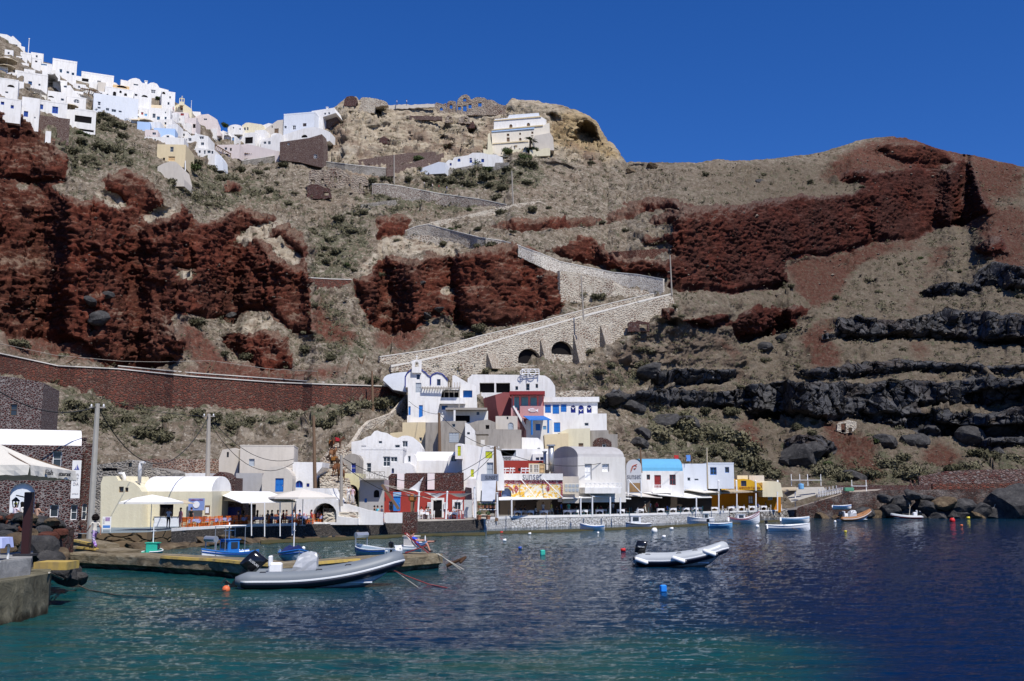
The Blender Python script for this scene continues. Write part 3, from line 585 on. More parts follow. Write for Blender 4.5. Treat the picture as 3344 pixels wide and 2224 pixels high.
def opening(fr,root,kind,rect,fc='w',pc=None,reveal=.22):
 """window / door parts set inside a hole of the wall"""
 u0,v0,u1,v1=rect;W,H=u1-u0,v1-v0;yb=reveal-.03
 frame_m=FC[fc];t=min(max(.055,W*.09),.12)
 if kind in 'wa':
  loop=arch_loop(*rect)if kind=='a' else[(u0,v0),(u1,v0),(u1,v1),(u0,v1)]
  cu,cv=(u0+u1)/2,(v0+v1)/2
  inner=[(cu+(x-cu)*(1-2*t/W),cv+(z-cv)*(1-2*t/H))for x,z in loop]
  b=MB();b.plate(loop,[inner],yb-.06,yb-.005)
  if W>.7:b.box((cu,yb-.04,cv),(t*.7,.05,H-2*t))
  if H>.9:b.box((cu,yb-.045,cv),(W-2*t,.04,t*.6))
  wdw=b.build('window',frame_m,root)
  b=MB();b.plate([(cu+(x-cu)*.97,cv+(z-cv)*.97)for x,z in loop],[],yb-.012,yb+.02);b.build('pane',FC[pc]if pc else GLASS,wdw)
 elif kind=='s':
  b=MB();b.box(((u0+u1)/2,yb-.05,(v0+v1)/2),(W*.98,.07,H*.98))
  k=max(2,int(round(W/.55)))
  for i in range(k):
   c=u0+(i+.5)*W/k
   b.box((c,yb-.10,(v0+v1)/2),(W/k*.86,.05,H*.9))
   for j in range(3):b.box((c,yb-.135,v0+H*(.22+.28*j)),(W/k*.7,.03,H*.05))
  b.build('shutter',frame_m,root)
 elif kind in 'de':
  b=MB()
  if kind=='e':b.plate(arch_loop(u0+.01,v0,u1-.01,v1),[],yb-.07,yb)
  else:b.box(((u0+u1)/2,yb-.03,(v0+v1)/2),(W*.98,.07,H*.99))
  for s in(-1,1):
   if W>.8:
    b.box(((u0+u1)/2+s*W*.23,yb-.085,v0+H*.27),(W*.3,.04,H*.36));b.box(((u0+u1)/2+s*W*.23,yb-.085,v0+H*.70),(W*.3,.04,H*.34))
  dr=b.build('door',frame_m,root)
  if W>.6:h=MB();h.box((u1-W*.14,yb-.12,v0+min(1.0,H*.45)),(.05,.06,.14));h.build('handle',STEEL,dr)
def house(name,label,org,x0,y0,x1,y1,mat='W',d=None,yaw=0.0,dep=5.0,top='flat',ops=(),sink=.9,cat='house',group=None,par=.0,out=None,ridge=None,reveal=.22,off=0.0,roofm=None,chim=(),keep=True):
 ox,oy,sc=org
 q=lambda x,y:(ox+x/sc,oy+y/sc)
 X0,Y0=q(x0,y0);X1,Y1=q(x1,y1)
 yaw=R(yaw)
 if d is None:d=G((X0+X1)/2,Y1)-.8
 d-=off
 fr=Frame(X0,Y1,d,yaw)
 u0,vb=fr.uv(X0,Y1);_,vt=fr.uv(X0,Y0);u1,_=fr.uv(X1,Y1)
 root=empty(name,fr.O,yaw,label,cat,group)
 sink+=max(off,0)*.35;vb-=sink
 M=MM[mat]
 if out:
  loop=[fr.uv(*q(*p))for p in out];mv=min(v for u,v in loop);Mv=max(v for u,v in loop);loop=[(u,v-sink if v<mv+.4*(Mv-mv)else v)for u,v in loop]
 elif top=='flat':loop=[(u0,vb),(u1,vb),(u1,vt),(u0,vt)]
 elif top=='arch':
  rise=ridge if ridge else.5
  loop=arch_loop(u0,vb,u1,vt,rise,14)
 elif top=='gable':loop=[(u0,vb),(u1,vb),(u1,vt-(u1-u0)*.28),((u0+u1)/2,vt),(u0,vt-(u1-u0)*.28)]
 elif top=='side':loop=[(u0,vb),(u1,vb),(u1,vt),(u0,vt)]
 if out:
  area=sum(loop[i-1][0]*loop[i][1]-loop[i][0]*loop[i-1][1]for i in range(len(loop)))
  if area<0:loop=loop[::-1]
 holes=[];rects=[]
 for o in ops:
  kind,a,bb,c,dd=o[:5]
  ua,va=fr.uv(*q(a,bb));ub,vb2=fr.uv(*q(c,dd))
  rect=(min(ua,ub),min(va,vb2),max(ua,ub),max(va,vb2));rects.append((o,rect))
  holes.append(arch_loop(*rect)if kind in 'aeA' else[(rect[0],rect[1]),(rect[2],rect[1]),(rect[2],rect[3]),(rect[0],rect[3])])
 w=MB();w.plate(loop,holes,0,dep,reveal)
 wall=w.build('wall',M,root)
 for o,rect in rects:
  fc=o[5]if len(o)>5 else 'w';pc=o[6]if len(o)>6 else None
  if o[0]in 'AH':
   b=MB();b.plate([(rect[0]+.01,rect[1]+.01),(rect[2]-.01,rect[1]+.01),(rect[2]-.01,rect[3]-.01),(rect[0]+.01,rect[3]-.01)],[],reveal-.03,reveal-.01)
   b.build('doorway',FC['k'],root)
  else:opening(fr,root,o[0],rect,fc,pc,reveal)
 if top=='flat' and par and not out:
  b=MB();t=.22
  b.box(((u0+u1)/2,t/2-.03,vt+par/2),(u1-u0+.06,t,par));b.box(((u0+u1)/2,dep-t/2,vt+par/2),(u1-u0+.06,t,par))
  for s,uu in((-1,u0),(1,u1)):b.box((uu-s*(t/2-.03),dep/2,vt+par/2),(t,dep-2*t-.01,par))
  b.build('parapet',M,root)
 if top=='side':
  b=MB();r=dep/2;n=12;h=ridge or r*.8
  rings=[[(uu,r-(r-.12)*math.cos(math.pi*k/n),vt+.004+h*math.sin(math.pi*k/n))for k in range(n+1)]for uu in(u0+.1,u1-.1)]
  b.smooth=False;b.loft(rings,closed=False,cap=True);b.build('roof',roofm or M,root)
 for(cx0,cy0,cx1,cy1)in chim:
  a=fr.uv(*q(cx0,cy0));c=fr.uv(*q(cx1,cy1));cu=(a[0]+c[0])/2;wd=abs(c[0]-a[0])
  b=MB();b.box((cu,dep*.35,(a[1]+c[1])/2-.2),(wd,wd,abs(a[1]-c[1])+.4));b.box((cu,dep*.35,a[1]-.05),(wd*1.35,wd*1.35,.14));b.build('chimney',M,root)
 return root,fr,(u0,vb,u1,vt),q
ZA=(0,50,2.6133);ZB=(500,200,2.6133);ZC=(1000,250,2.6133);ZE=(1500,250,2.6133)
HA=(0,1200,2.6133);HB=(600,1300,2.6133);HCc=(1100,1150,2.6133);HD=(1550,1150,2.6133);HE=(2000,1300,2.6133);HF=(2500,1300,2.794)
NT=(0,0,1.0)
TY=24
OIA='white houses stepped down the ridge'
T=lambda lab,*a,**k:house(k.pop('name','white_house'),lab,*a,group=k.pop('group',OIA),**k)
T('stepped white house at the very top left corner of the ridge',ZA,0,165,215,345,yaw=TY,dep=7,off=-6,out=[(-40,150),(60,165),(95,185),(110,175),(180,240),(180,262),(213,272),(213,370),(-40,370)],ops=[('w',12,268,45,305,'w'),('w',5,225,36,245,'w'),('w',110,245,150,275,'w')],chim=[(95,160,112,190)])
T('white terrace block with a slim flagpole above the large parasol',ZA,170,322,265,400,yaw=TY,dep=6,off=-2,par=.4)
T('small white block with rooftop shed right of the flagpole',ZA,265,365,345,480,yaw=TY,dep=5,par=.3,ops=[('w',300,385,318,402,'o')])
T('white house under a tiled orange lean-to on the skyline',ZA,330,400,440,500,yaw=TY,dep=5,ops=[('w',345,410,400,430,'l')])
T('white box house with three blue windows on the skyline',ZA,440,378,650,540,yaw=TY,dep=8,par=.5,ops=[('w',508,457,530,490,'l'),('w',568,475,590,497,'l'),('w',612,488,633,512,'l')],chim=[(515,390,530,412)])
T('long low white house with a pale balcony front on the skyline',ZA,690,487,968,600,yaw=TY,dep=7,par=.4,ops=[('H',700,535,760,570),('w',775,545,800,565,'w'),('w',830,555,860,580,'g')],chim=[(880,528,888,560)])
T('white stepped house left of the dry-stone bank',ZA,360,478,520,640,yaw=TY,dep=6,out=[(360,478),(465,500),(515,560),(530,700),(350,700)],ops=[('w',495,540,510,562,'g'),('w',410,490,440,505,'k')])
T('white terrace house with two dark square windows',ZA,135,480,400,660,yaw=TY,dep=7,off=1,par=.3,ops=[('w',172,540,202,577,'b'),('w',243,560,272,598,'b'),('w',328,583,345,602,'g')])
T('white house with a blind arch at the left edge',ZA,-60,530,150,690,yaw=TY,dep=6,off=2,par=.2,ops=[('A',62,588,126,618),('w',45,648,70,665,'g')])
T('white house with round-headed recess below the skyline box house',ZA,520,590,640,710,yaw=TY,dep=5,out=[(520,600),(600,598),(630,640),(650,665),(665,760),(520,760)],ops=[('w',545,597,570,618,'g')])
T('white house with a fanlight arched window',ZA,560,690,730,830,yaw=TY,dep=6,off=1,ops=[('a',628,712,678,752,'w'),('w',520,708,545,730,'g')][:1],par=.25)
T('white house with small square windows behind the arched one',ZA,400,640,560,770,yaw=TY,dep=6,ops=[('w',520,708,545,730,'g'),('A',410,683,462,705)])
T('white house with blue-framed windows hanging over the red cliff',ZA,-40,700,175,850,yaw=TY,dep=7,off=1,par=.2,ops=[('w',92,765,117,797,'b','n'),('w',8,735,35,765,'b','n')])
T('white cliff-edge house with one tall blue window',ZA,175,690,330,925,yaw=TY,dep=7,off=1,ops=[('w',204,815,238,868,'b','n'),('w',292,865,303,880,'g')])
T('white villa with three blue windows above a brown stone wall',ZA,240,715,570,850,yaw=TY,dep=7,off=2,par=.3,ops=[('w',281,765,314,798,'n','n'),('w',335,757,367,803,'b','n'),('w',447,775,494,840,'b','n')])
T('brown stone retaining base under the white villa',ZA,328,850,590,1010,'T',yaw=TY,dep=4,off=2.5,name='retaining_wall',cat='wall',group=None)
T('white hotel block with two blue-railed balconies at the right end of the cliff row',ZA,630,800,812,1000,yaw=TY,dep=7,off=1.5,ops=[('H',640,850,780,925),('H',672,965,800,1000)],par=.3)
T('white block with plain wall beside the balconied hotel',ZA,560,800,635,930,yaw=TY,dep=6,off=3,ops=[('w',525,865,566,893,'w')][:0])
T('small white annexe below the stone base',ZA,388,985,436,1012,yaw=TY,dep=3,off=3)
T('long pale blue-white facade with a row of five small windows',ZA,790,660,1175,870,'V',yaw=TY,dep=9,off=2,ops=[('w',835,735,858,768,'w'),('w',833,780,858,798,'g'),('w',905,790,930,815,'g'),('w',953,800,990,828,'g'),('w',1013,812,1038,830,'g')])
T('white house with two bell arches behind the long facade',ZA,890,610,1140,740,yaw=TY,dep=7,ops=[('A',965,648,990,690),('A',1060,662,1084,690),('A',1020,640,1038,665),('w',905,668,925,685,'g')],par=.2)
T('peach house with a wide shallow arch on the ridge',ZA,960,588,1100,700,'H',yaw=TY,dep=6,ops=[('A',995,592,1085,625)])
T('tan walled terrace house under the long balcony house',ZA,830,565,900,660,'B',yaw=TY,dep=6)
T('big white house with two vaulted roofs and a tall chimney on the skyline',ZA,1030,545,1440,700,yaw=TY,dep=9,off=1,out=[(1030,548),(1090,560),(1105,548),(1130,538),(1160,535),(1190,545),(1212,575),(1262,588),(1285,575),(1310,573),(1340,585),(1362,618),(1438,638),(1440,760),(1030,760)],ops=[('w',1140,583,1180,602,'g'),('w',1288,632,1327,668,'w'),('A',1210,675,1265,705)],chim=[(1244,527,1263,590)])
T('tall white tower-like house with two small windows',ZA,1375,640,1490,800,yaw=TY,dep=6,off=2,ops=[('w',1445,690,1458,710,'g'),('w',1430,740,1446,765,'g'),('A',1385,650,1410,675)])
T('white house with dark shrub on its balcony',ZA,1140,655,1290,780,yaw=TY,dep=6,off=3,ops=[('A',1208,676,1262,702),('w',1150,668,1172,690,'o')])
T('white house with a brown awning and three blue windows',ZA,1262,785,1450,930,yaw=14,dep=6,ops=[('w',1303,838,1326,876,'g'),('w',1340,862,1364,893,'l'),('w',1405,865,1421,893,'l'),('w',1408,822,1416,836,'g')])
T('white house with a blue door beside the tawny awnings',ZA,1178,790,1262,900,yaw=14,dep=5,ops=[('d',1232,838,1254,880,'l'),('d',1205,825,1222,865,'r')])
T('pale blue parapet wall on the left of two',ZA,1168,905,1280,990,'L',yaw=14,dep=4,group=None,name='blue_house')
T('pale blue house front above the low vault',ZA,1310,960,1492,1040,'L',yaw=8,dep=4,group=None,name='blue_house')
T('white low vault with one small window under the blue front',ZA,1375,1015,1495,1075,yaw=5,dep=5,top='arch',ridge=.3,ops=[('w',1420,1025,1443,1047,'g')],off=1)
T('small pinkish house with a round corner left of the blue front',ZA,1235,975,1345,1040,'P',yaw=8,dep=4,ops=[('w',1300,998,1330,1020,'g'),('w',1210,975,1225,990,'g')][:1])
T('white low houses in a row above the beige house',ZA,1230,1035,1568,1110,yaw=5,dep=5,ops=[('w',1270,1048,1295,1075,'g'),('w',1316,1055,1330,1072,'g')])
T('beige house with a grey window and an orange recess',ZA,1335,1100,1580,1262,'O',yaw=3,dep=8,ops=[('w',1453,1122,1480,1165,'g'),('d',1390,1215,1407,1250,'k'),('w',1438,1204,1492,1242,'h','h')],group=None,name='beige_house')
T('smooth pale vaulted cave house below the beige house',ZA,1345,1246,1562,1372,'B',yaw=0,dep=6,off=2,out=[(1345,1290),(1400,1262),(1450,1247),(1500,1250),(1545,1290),(1575,1340),(1575,1400),(1345,1400)],group=None,name='cave_house')
T('low white house among boulders above the scrub bank',ZA,1060,870,1175,900,yaw=14,dep=4,ops=[])
T('cream chapel with a brown door and twin bell tower on the skyline',ZB,158,345,330,470,'C',yaw=12,dep=7,out=[(158,395),(245,350),(330,408),(330,480),(158,480)],ops=[('d',232,378,254,418,'o')],group=None,name='chapel',cat='chapel')
T('white wall block right of the cream chapel',ZB,330,428,403,470,yaw=10,dep=5)
T('small red-fronted house below the cream chapel',ZB,160,430,300,485,'P',yaw=12,dep=4,off=1,ops=[('d',235,443,262,480,'r')])
T('faded pink house with a pale blue shutter',ZB,215,480,365,590,'P',yaw=6,dep=6,ops=[('s',268,525,300,575,'g'),('H',340,535,362,570)])
T('smooth pink house with a domed roof and long balcony',ZB,355,450,580,590,'P',yaw=8,dep=7,off=1,out=[(355,480),(395,458),(470,450),(520,480),(548,500),(560,560),(582,570),(582,600),(355,600)],ops=[('w',432,488,460,503,'g'),('w',365,488,378,508,'g')])
T('bright white two-storey house in the middle of the ridge',ZB,255,605,470,770,yaw=0,dep=6,out=[(255,655),(355,630),(362,602),(372,618),(470,640),(470,800),(255,800)],ops=[('w',300,655,326,682,'w'),('w',330,695,364,728,'g'),('w',408,692,434,716,'g'),('w',395,640,432,665,'w')])
T('white house with four narrow windows below the two-storey one',ZB,318,740,525,830,yaw=-3,dep=6,off=1,out=[(318,770),(370,738),(440,745),(525,755),(525,850),(318,850)],ops=[('w',388,760,405,783,'g'),('w',433,760,447,790,'g'),('w',463,762,490,785,'g'),('w',497,765,513,790,'g'),('w',320,755,360,792,'o','o')])
T('two low cream vaulted rooms at the scrub edge',ZB,355,800,570,850,'V',yaw=0,dep=5,off=2,out=[(340,800),(570,800),(590,830),(600,880),(360,880)],ops=[('w',372,826,390,850,'g'),('w',475,828,492,842,'g')])
T('white vault on the skyline left of the saddle',ZB,636,540,762,600,yaw=0,dep=6,top='arch',ridge=.25,ops=[('w',680,560,690,575,'g'),('w',735,572,748,585,'g')])
T('cream barrel-vaulted house in the saddle',ZB,758,523,930,610,'C',yaw=-8,dep=7,out=[(758,550),(790,525),(815,523),(930,540),(930,640),(758,640)],ops=[('w',775,565,790,590,'g'),('w',800,563,813,588,'g')])
T('tiny white house with blue steps in the saddle',ZB,592,590,665,690,yaw=-5,dep=5,out=[(592,590),(630,605),(665,645),(665,720),(592,720)],ops=[('w',610,610,640,630,'l')])
T('white house with violet-blue pergola posts',ZB,650,640,705,710,yaw=-5,dep=4,ops=[('w',660,650,690,690,'n','l')])
T('white house with an open loggia on the left of the saddle group',ZB,775,612,870,720,yaw=-10,dep=6,ops=[('H',785,650,850,700),('w',860,690,884,715,'g')][:1],off=1)
T('white house with one framed window in the saddle group',ZB,865,590,950,700,yaw=-10,dep=6,ops=[('w',880,650,906,675,'g')])
T('white cubic house with a stair parapet against the sky',ZB,860,545,1020,640,yaw=-10,dep=6,off=-1,out=[(860,590),(930,548),(985,528),(1020,535),(1020,650),(860,650)],ops=[('w',930,565,940,590,'w')])
T('ochre-grey house with a dark doorway above the saddle',ZB,955,500,1110,660,'B',yaw=-12,dep=7,off=0,out=[(955,580),(1060,505),(1110,498),(1110,680),(955,680)],ops=[('d',1035,575,1070,620,'o'),('w',1010,550,1020,568,'g')])
T('broad pinkish garden wall under the pergolas',ZB,730,712,1075,815,'P',yaw=-10,dep=2.5,off=2,out=[(730,715),(800,705),(1075,770),(1075,830),(730,830)],group=None,name='garden_wall',cat='wall')
T('pinkish low house with pergolas of dark poles',ZB,525,715,735,800,'P',yaw=-5,dep=4,off=1,ops=[('H',572,792,640,812),('H',655,740,670,765),('w',610,735,630,755,'g')])
T('white terrace house with two arched roofs left of the brick base',ZB,920,610,1090,770,yaw=-10,dep=6,off=1,out=[(920,690),(1000,650),(1060,615),(1090,620),(1090,790),(920,790)],ops=[('w',943,686,965,705,'g'),('w',980,683,1002,708,'g'),('w',860,690,884,718,'g')][:2])
T('large pale grey-white house with balconies above the brick base',ZB,1110,462,1370,650,'V',yaw=-12,dep=8,off=0,par=.4,ops=[('w',1190,548,1217,582,'w'),('w',1278,530,1308,555,'o'),('w',1120,552,1138,572,'g')])
T('white roof terrace house with a white chimney at the right end of the town',ZB,1352,415,1560,600,yaw=-8,dep=8,out=[(1352,425),(1545,396),(1560,440),(1450,475),(1450,640),(1352,640)],chim=[(1455,365,1468,410)],ops=[('w',1495,435,1508,452,'g'),('w',1460,440,1475,455,'g')])
T('long white terrace house with a dark arch above the brick base',ZB,1090,620,1480,700,yaw=-8,dep=5,off=2.5,out=[(1085,640),(1200,600),(1300,570),(1380,560),(1480,590),(1510,605),(1510,630),(1330,668),(1090,700)],ops=[('A',1265,628,1318,650)])
T('dark brick terrace base under the white town at its right end',ZB,1085,650,1452,835,'T',yaw=-8,dep=4,off=3.2,out=[(1082,690),(1330,655),(1440,622),(1452,700),(1455,850),(1240,800),(1082,785)],ops=[('w',1372,795,1398,828,'w'),('w',1145,698,1165,715,'w')],group=None,name='terrace_block',cat='wall')
T('dark stone terrace block behind the end balcony',ZB,1445,455,1560,560,'T',yaw=-8,dep=4,out=[(1450,460),(1565,450),(1568,500),(1490,560),(1450,560)],group=None,name='terrace_block',cat='wall')
T('tiny white hut in front of the dark brick base',ZB,1150,770,1340,815,yaw=-5,dep=3,off=4,out=[(1150,770),(1220,778),(1340,795),(1340,840),(1150,820)],ops=[('H',1305,795,1320,812)])
def bell_tower(label,org,x0,y0,x1,y1,m,d,yaw=0,two=False,cat='bell tower'):
 ox,oy,s=org;fr=Frame(ox+x0/s,oy+y1/s,d,R(yaw));u1,_=fr.uv(ox+x1/s,oy+y1/s);_,v1=fr.uv(ox+x0/s,oy+y0/s)
 r=empty('bell_tower',fr.O,R(yaw),label,cat)
 b=MB();W=u1;hs=[arch_loop(W*.3,v1*.28,W*.7,v1*.78)]if not two else[arch_loop(W*.12,v1*.3,W*.42,v1*.85),arch_loop(W*.58,v1*.3,W*.88,v1*.85)]
 b.plate([(0,-.5),(W,-.5),(W,v1*.86),(W*.5,v1),(0,v1*.86)],hs,0,max(.5,W*.4));b.build('wall',m,r)
 b=MB();b.lathe([(W*.1,0),(W*.08,W*.05),(W*.05,W*.14),(.01,W*.16)],(W/2,W*.2,v1*.5),8);b.build('bell',plain('bronze',(.12,.09,.04),.4,.5,.7),r)
 b=MB();b.box((W/2,W*.2,v1+W*.22),(W*.06,W*.06,W*.5));b.box((W/2,W*.2,v1+W*.3),(W*.28,W*.055,W*.06));b.build('cross',m,r)
bell_tower('small cream twin-arched bell tower on the chapel gable',ZB,222,308,266,358,CREAM,G(560,345)-3,12,True)
def flagpole(label,px,y0,y1,d,r=.06):
 a,b_=P(px,y1,d),P(px,y0,d);rt=empty('flagpole',a,0,label,'pole')
 b=MB();h=b_.z-a.z;b.tube([(0,0,-1),(0,0,h)],[r,r*.6],6);b.build('shaft',WHT,rt);b=MB();b.ball((0,0,h),r*1.6,6,4);b.build('finial',WHT,rt)
flagpole('slim white flagpole on the terrace at the top left',92,127,176,G(92,190)-1,.12)
flagpole('pale aerial mast behind the cream chapel',624,330,362,G(620,372)+1,.09)
cat_r='ruin'
CHD=G(1530,372)-.5
def ruin(label,org,out,holes,m='U',d=None,dep=1.0,yaw=0,name='ruined_wall',cat='ruin'):
 ox,oy,s=org;q=[(ox+x/s,oy+y/s)for x,y in out];yb=max(p[1]for p in q);xb=sum(p[0]for p in q)/len(q)
 if d is None:d=G(xb,yb)-1.0
 fr=Frame(q[0][0],yb,d,R(yaw));loop=[fr.uv(*p)for p in q]
 L2=[]
 for i,(a,b2)in enumerate(zip(loop,loop[1:]+loop[:1])):
  L2.append(a);k=int(math.hypot(b2[0]-a[0],b2[1]-a[1])/.7)
  for j in range(1,k):t=j/k;L2.append((a[0]+(b2[0]-a[0])*t+rnd.uniform(-.13,.13),a[1]+(b2[1]-a[1])*t+rnd.uniform(-.2,.2)))
 hs=[]
 for h in holes:
  a=fr.uv(ox+h[0]/s,oy+h[1]/s);c=fr.uv(ox+h[2]/s,oy+h[3]/s)
  rc=(min(a[0],c[0]),min(a[1],c[1]),max(a[0],c[0]),max(a[1],c[1]));hs.append(arch_loop(*rc)if len(h)>4 else[(rc[0],rc[1]),(rc[2],rc[1]),(rc[2],rc[3]),(rc[0],rc[3])])
 b=MB();b.plate(L2,hs,0,dep);o=b.build(name,MM[m]if isinstance(m,str)else m);o.location=fr.O;o.rotation_euler=(0,0,R(yaw))
 return tag(o,label,cat)
ruin('roofless castle front with an arched top and sky through its windows',ZC,[(1280,330),(1285,225),(1300,188),(1318,168),(1340,156),(1368,152),(1392,168),(1406,196),(1440,180),(1480,176),(1520,180),(1545,198),(1600,205),(1650,235),(1705,245),(1705,330)],[(1338,180,1366,212,1),(1296,252,1321,285),(1338,246,1369,297),(1384,234,1411,272),(1467,220,1497,256)],'U',CHD)
ruin('small ruined house with one dark doorway left of the castle front',ZC,[(1198,330),(1200,232),(1212,212),(1250,206),(1278,214),(1282,330)],[(1224,238,1248,274)],'U',CHD+.5)
ruin('broken brown ruin with an arched gap at the skyline',ZC,[(1090,320),(1095,240),(1108,220),(1130,225),(1165,235),(1195,226),(1200,320)],[(1140,260,1165,290,1)],'U',CHD+.5)
ruin('brown ruined gable beneath the castle front',ZC,[(1185,390),(1190,350),(1215,328),(1245,345),(1255,390)],[(1218,350,1240,375)],'U')
ruin('tiny roofless cell with a square hole under the castle',ZC,[(1300,400),(1305,350),(1350,335),(1395,350),(1400,400)],[(1350,352,1376,384)],'U')
ruin('broken wall with a square gap above the dark caves',ZC,[(1325,440),(1330,395),(1430,385),(1440,440)],[(1352,398,1380,424)],'Q')
ruin('dark stump of a tower on the skyline left of the castle',ZC,[(318,250),(325,200),(345,172),(400,166),(428,180),(434,215),(420,250)],[],'Q',G(1140,345)-1,3)
ruin('broad pale broken wall on the skyline left of the castle',ZC,[(435,300),(470,215),(475,180),(560,183),(640,200),(690,220),(700,245),(590,260),(580,310)],[],'D',G(1210,350)-1.5,2)
ruin('long level grey parapet along the castle terrace',ZC,[(590,275),(595,255),(700,243),(950,238),(1095,232),(1095,262),(900,270),(700,280)],[],'B',G(1320,350)-1.2,1,name='parapet_wall',cat='wall')
ruin('dark stone terrace wall under the castle terrace',ZC,[(880,370),(880,330),(1000,335),(1160,340),(1160,375)],[],'T')
ruin('small stone hut ruin with a doorway on the pale slope',ZC,[(620,560),(630,525),(665,508),(705,530),(715,575)],[(693,540,714,570)],'Q')
ruin('ruined house front with square windows above the goat path',ZC,[(150,905),(150,850),(165,805),(205,785),(235,770),(290,785),(340,815),(375,850),(372,905),(385,960),(200,965)],[(240,815,258,835),(278,848,300,880),(236,850,264,905),(205,850,222,890),(238,937,255,958),(222,968,268,1010)][:5],'U')
ruin('left part of the ruined house with two tall dark gaps',ZC,[(20,1000),(22,810),(60,795),(150,800),(152,1000)],[(40,880,75,918),(125,870,150,918),(85,810,110,850)][:2],'U')
ruin('red-brown lower storey of the ruined house',ZC,[(5,1030),(10,930),(80,920),(200,955),(215,1035),(100,1045)],[(150,985,190,1015)],'Q')
ruin('broken right wing of the ruined house by the path corner',ZC,[(380,1000),(385,840),(410,835),(500,850),(525,880),(530,990)],[(450,905,470,960),(485,930,525,990),(352,925,378,960)][:2],'U')
ruin('small stone hut with a plank door in the black cliff',HF,[(650,300),(655,240),(680,215),(740,205),(830,215),(830,270),(800,305),(740,320)],[(688,232,736,316),(755,270,790,310)],'D')
ruin('crumbling red hut with a maroon doorway right of the ramp',(2050,1000,1.822),[(0,150),(0,100),(60,85),(130,95),(130,150)],[(70,105,118,150)],'Q')
def band(root_label,pts):pass
md=G(1600,500)-1.5
MANS=plaster('mansion_cream_wash',(.74,.68,.57),(.45,.38,.28),.3)
MM['9']=MANS
rt,fr,bx,q=house('mansion','tall cream mansion stepped in three storeys on the castle hill',ZE,280,560,640,652,'9',d=md,dep=14,ops=[('w',472,585,494,606,'o')],cat='mansion',keep=True)
def storey(rt,fr,q,out,dy,dep,ops,m,trim=None):
 loop=[fr.uv(*q(*p))for p in out]
 area=sum(loop[i-1][0]*loop[i][1]-loop[i][0]*loop[i-1][1]for i in range(len(loop)))
 if area<0:loop=loop[::-1]
 hs=[];rc=[]
 for o in ops:
  a=fr.uv(*q(o[1],o[2]));c=fr.uv(*q(o[3],o[4]));r_=(min(a[0],c[0]),min(a[1],c[1]),max(a[0],c[0]),max(a[1],c[1]));rc.append((o,r_))
  hs.append(arch_loop(*r_)if o[0]in 'ae' else[(r_[0],r_[1]),(r_[2],r_[1]),(r_[2],r_[3]),(r_[0],r_[3])])
 sub=empty('storey',(0,dy,0));sub.parent=rt;KIDS.setdefault(rt.name,[]).append(sub)
 b=MB();b.plate(loop,hs,0,dep,.25);b.build('wall',m,sub)
 for o,r_ in rc:
  b=MB();u0,v0,u1,v1=r_;b.plate([(u0,v0),(u1,v0),(u1,v1),(u0,v1)],[([(u0+.12,v0+.12),(u1-.12,v0+.12),(u1-.12,v1-.12),(u0+.12,v1-.12)])]if u1-u0>.5 else[],.12,.2);b.box(((u0+u1)/2,.23,(v0+v1)/2),(u1-u0,.04,v1-v0));b.build('window',WOODB if o[0]!='b' else GLASS,sub)
 return loop
storey(rt,fr,q,[(273,470),(275,445),(715,405),(770,385),(775,480),(640,500),(640,545),(590,548),(280,575)],1.0,12,[('w',405,478,426,500),('w',405,510,429,546),('w',511,470,526,489),('a',510,514,531,537),('w',615,460,632,480),('w',612,492,632,502)],MANS)
storey(rt,fr,q,[(295,350),(700,318),(745,345),(745,400),(715,410),(280,448),(292,430)],2.4,10,[('a',427,384,453,416),('a',577,371,604,401)],WHITE)
storey(rt,fr,q,[(300,332),(412,322),(425,296),(680,278),(690,312),(700,322),(300,352)],3.2,8,[],WHITE2)
for(pts,ms)in(([(275,448),(715,408)],OCHRE),([(275,462),(640,432)],BLUEW),([(285,575),(590,550)],OCHRE),([(295,352),(700,318)],OCHRE)):
 a=fr.uv(*q(*pts[0]));c=fr.uv(*q(*pts[1]));yy=2.3 if pts[0][1]<400 else(.9 if pts[0][1]<500 else-.08)
 b=MB();b.bar((a[0],yy,a[1]),(c[0],yy,c[1]),.25,.35);b.build('cornice',ms,rt)
house('garden_wall','sloping grey-white wing wall at the right side of the mansion',ZE,640,470,810,600,'B',d=md-.5,dep=4,out=[(640,505),(775,480),(800,520),(810,605),(640,600)],cat='wall')
house('garden_wall','cream garden wall with a gate post left of the mansion',ZE,205,592,285,655,'C',d=md-1,dep=2,out=[(205,592),(240,600),(245,490),(262,480),(268,540),(285,590),(285,660),(205,655)],cat='wall')
house('garden_wall','low cream garden wall below the mansion',ZE,370,622,565,660,'C',d=md-2,dep=1,cat='wall')
house('garden_wall','short cream wall beside the palm below the mansion',ZE,605,615,775,650,'C',d=md-2,dep=1,cat='wall',out=[(600,625),(650,625),(660,640),(720,612),(775,612),(775,650),(600,660)])
house('white_house','long white cottage with five blue windows below the mansion',ZC,1190,660,1675,790,dep=6,yaw=-4,out=[(1190,735),(1215,710),(1250,715),(1262,690),(1380,672),(1420,650),(1500,650),(1560,665),(1620,665),(1650,680),(1675,690),(1675,735),(1500,745),(1190,800)],ops=[('a',1292,699,1316,726,'b','n'),('w',1225,738,1241,759,'n','n'),('w',1394,695,1413,709,'b','n'),('w',1394,712,1416,735,'b','n'),('w',1494,703,1518,731,'b','n')],sink=1)
house('white_house','windowless white wing wall left of the long cottage',ZC,975,725,1186,808,'V',dep=4,yaw=-14,out=[(975,785),(1130,728),(1186,735),(1186,800),(975,812)])
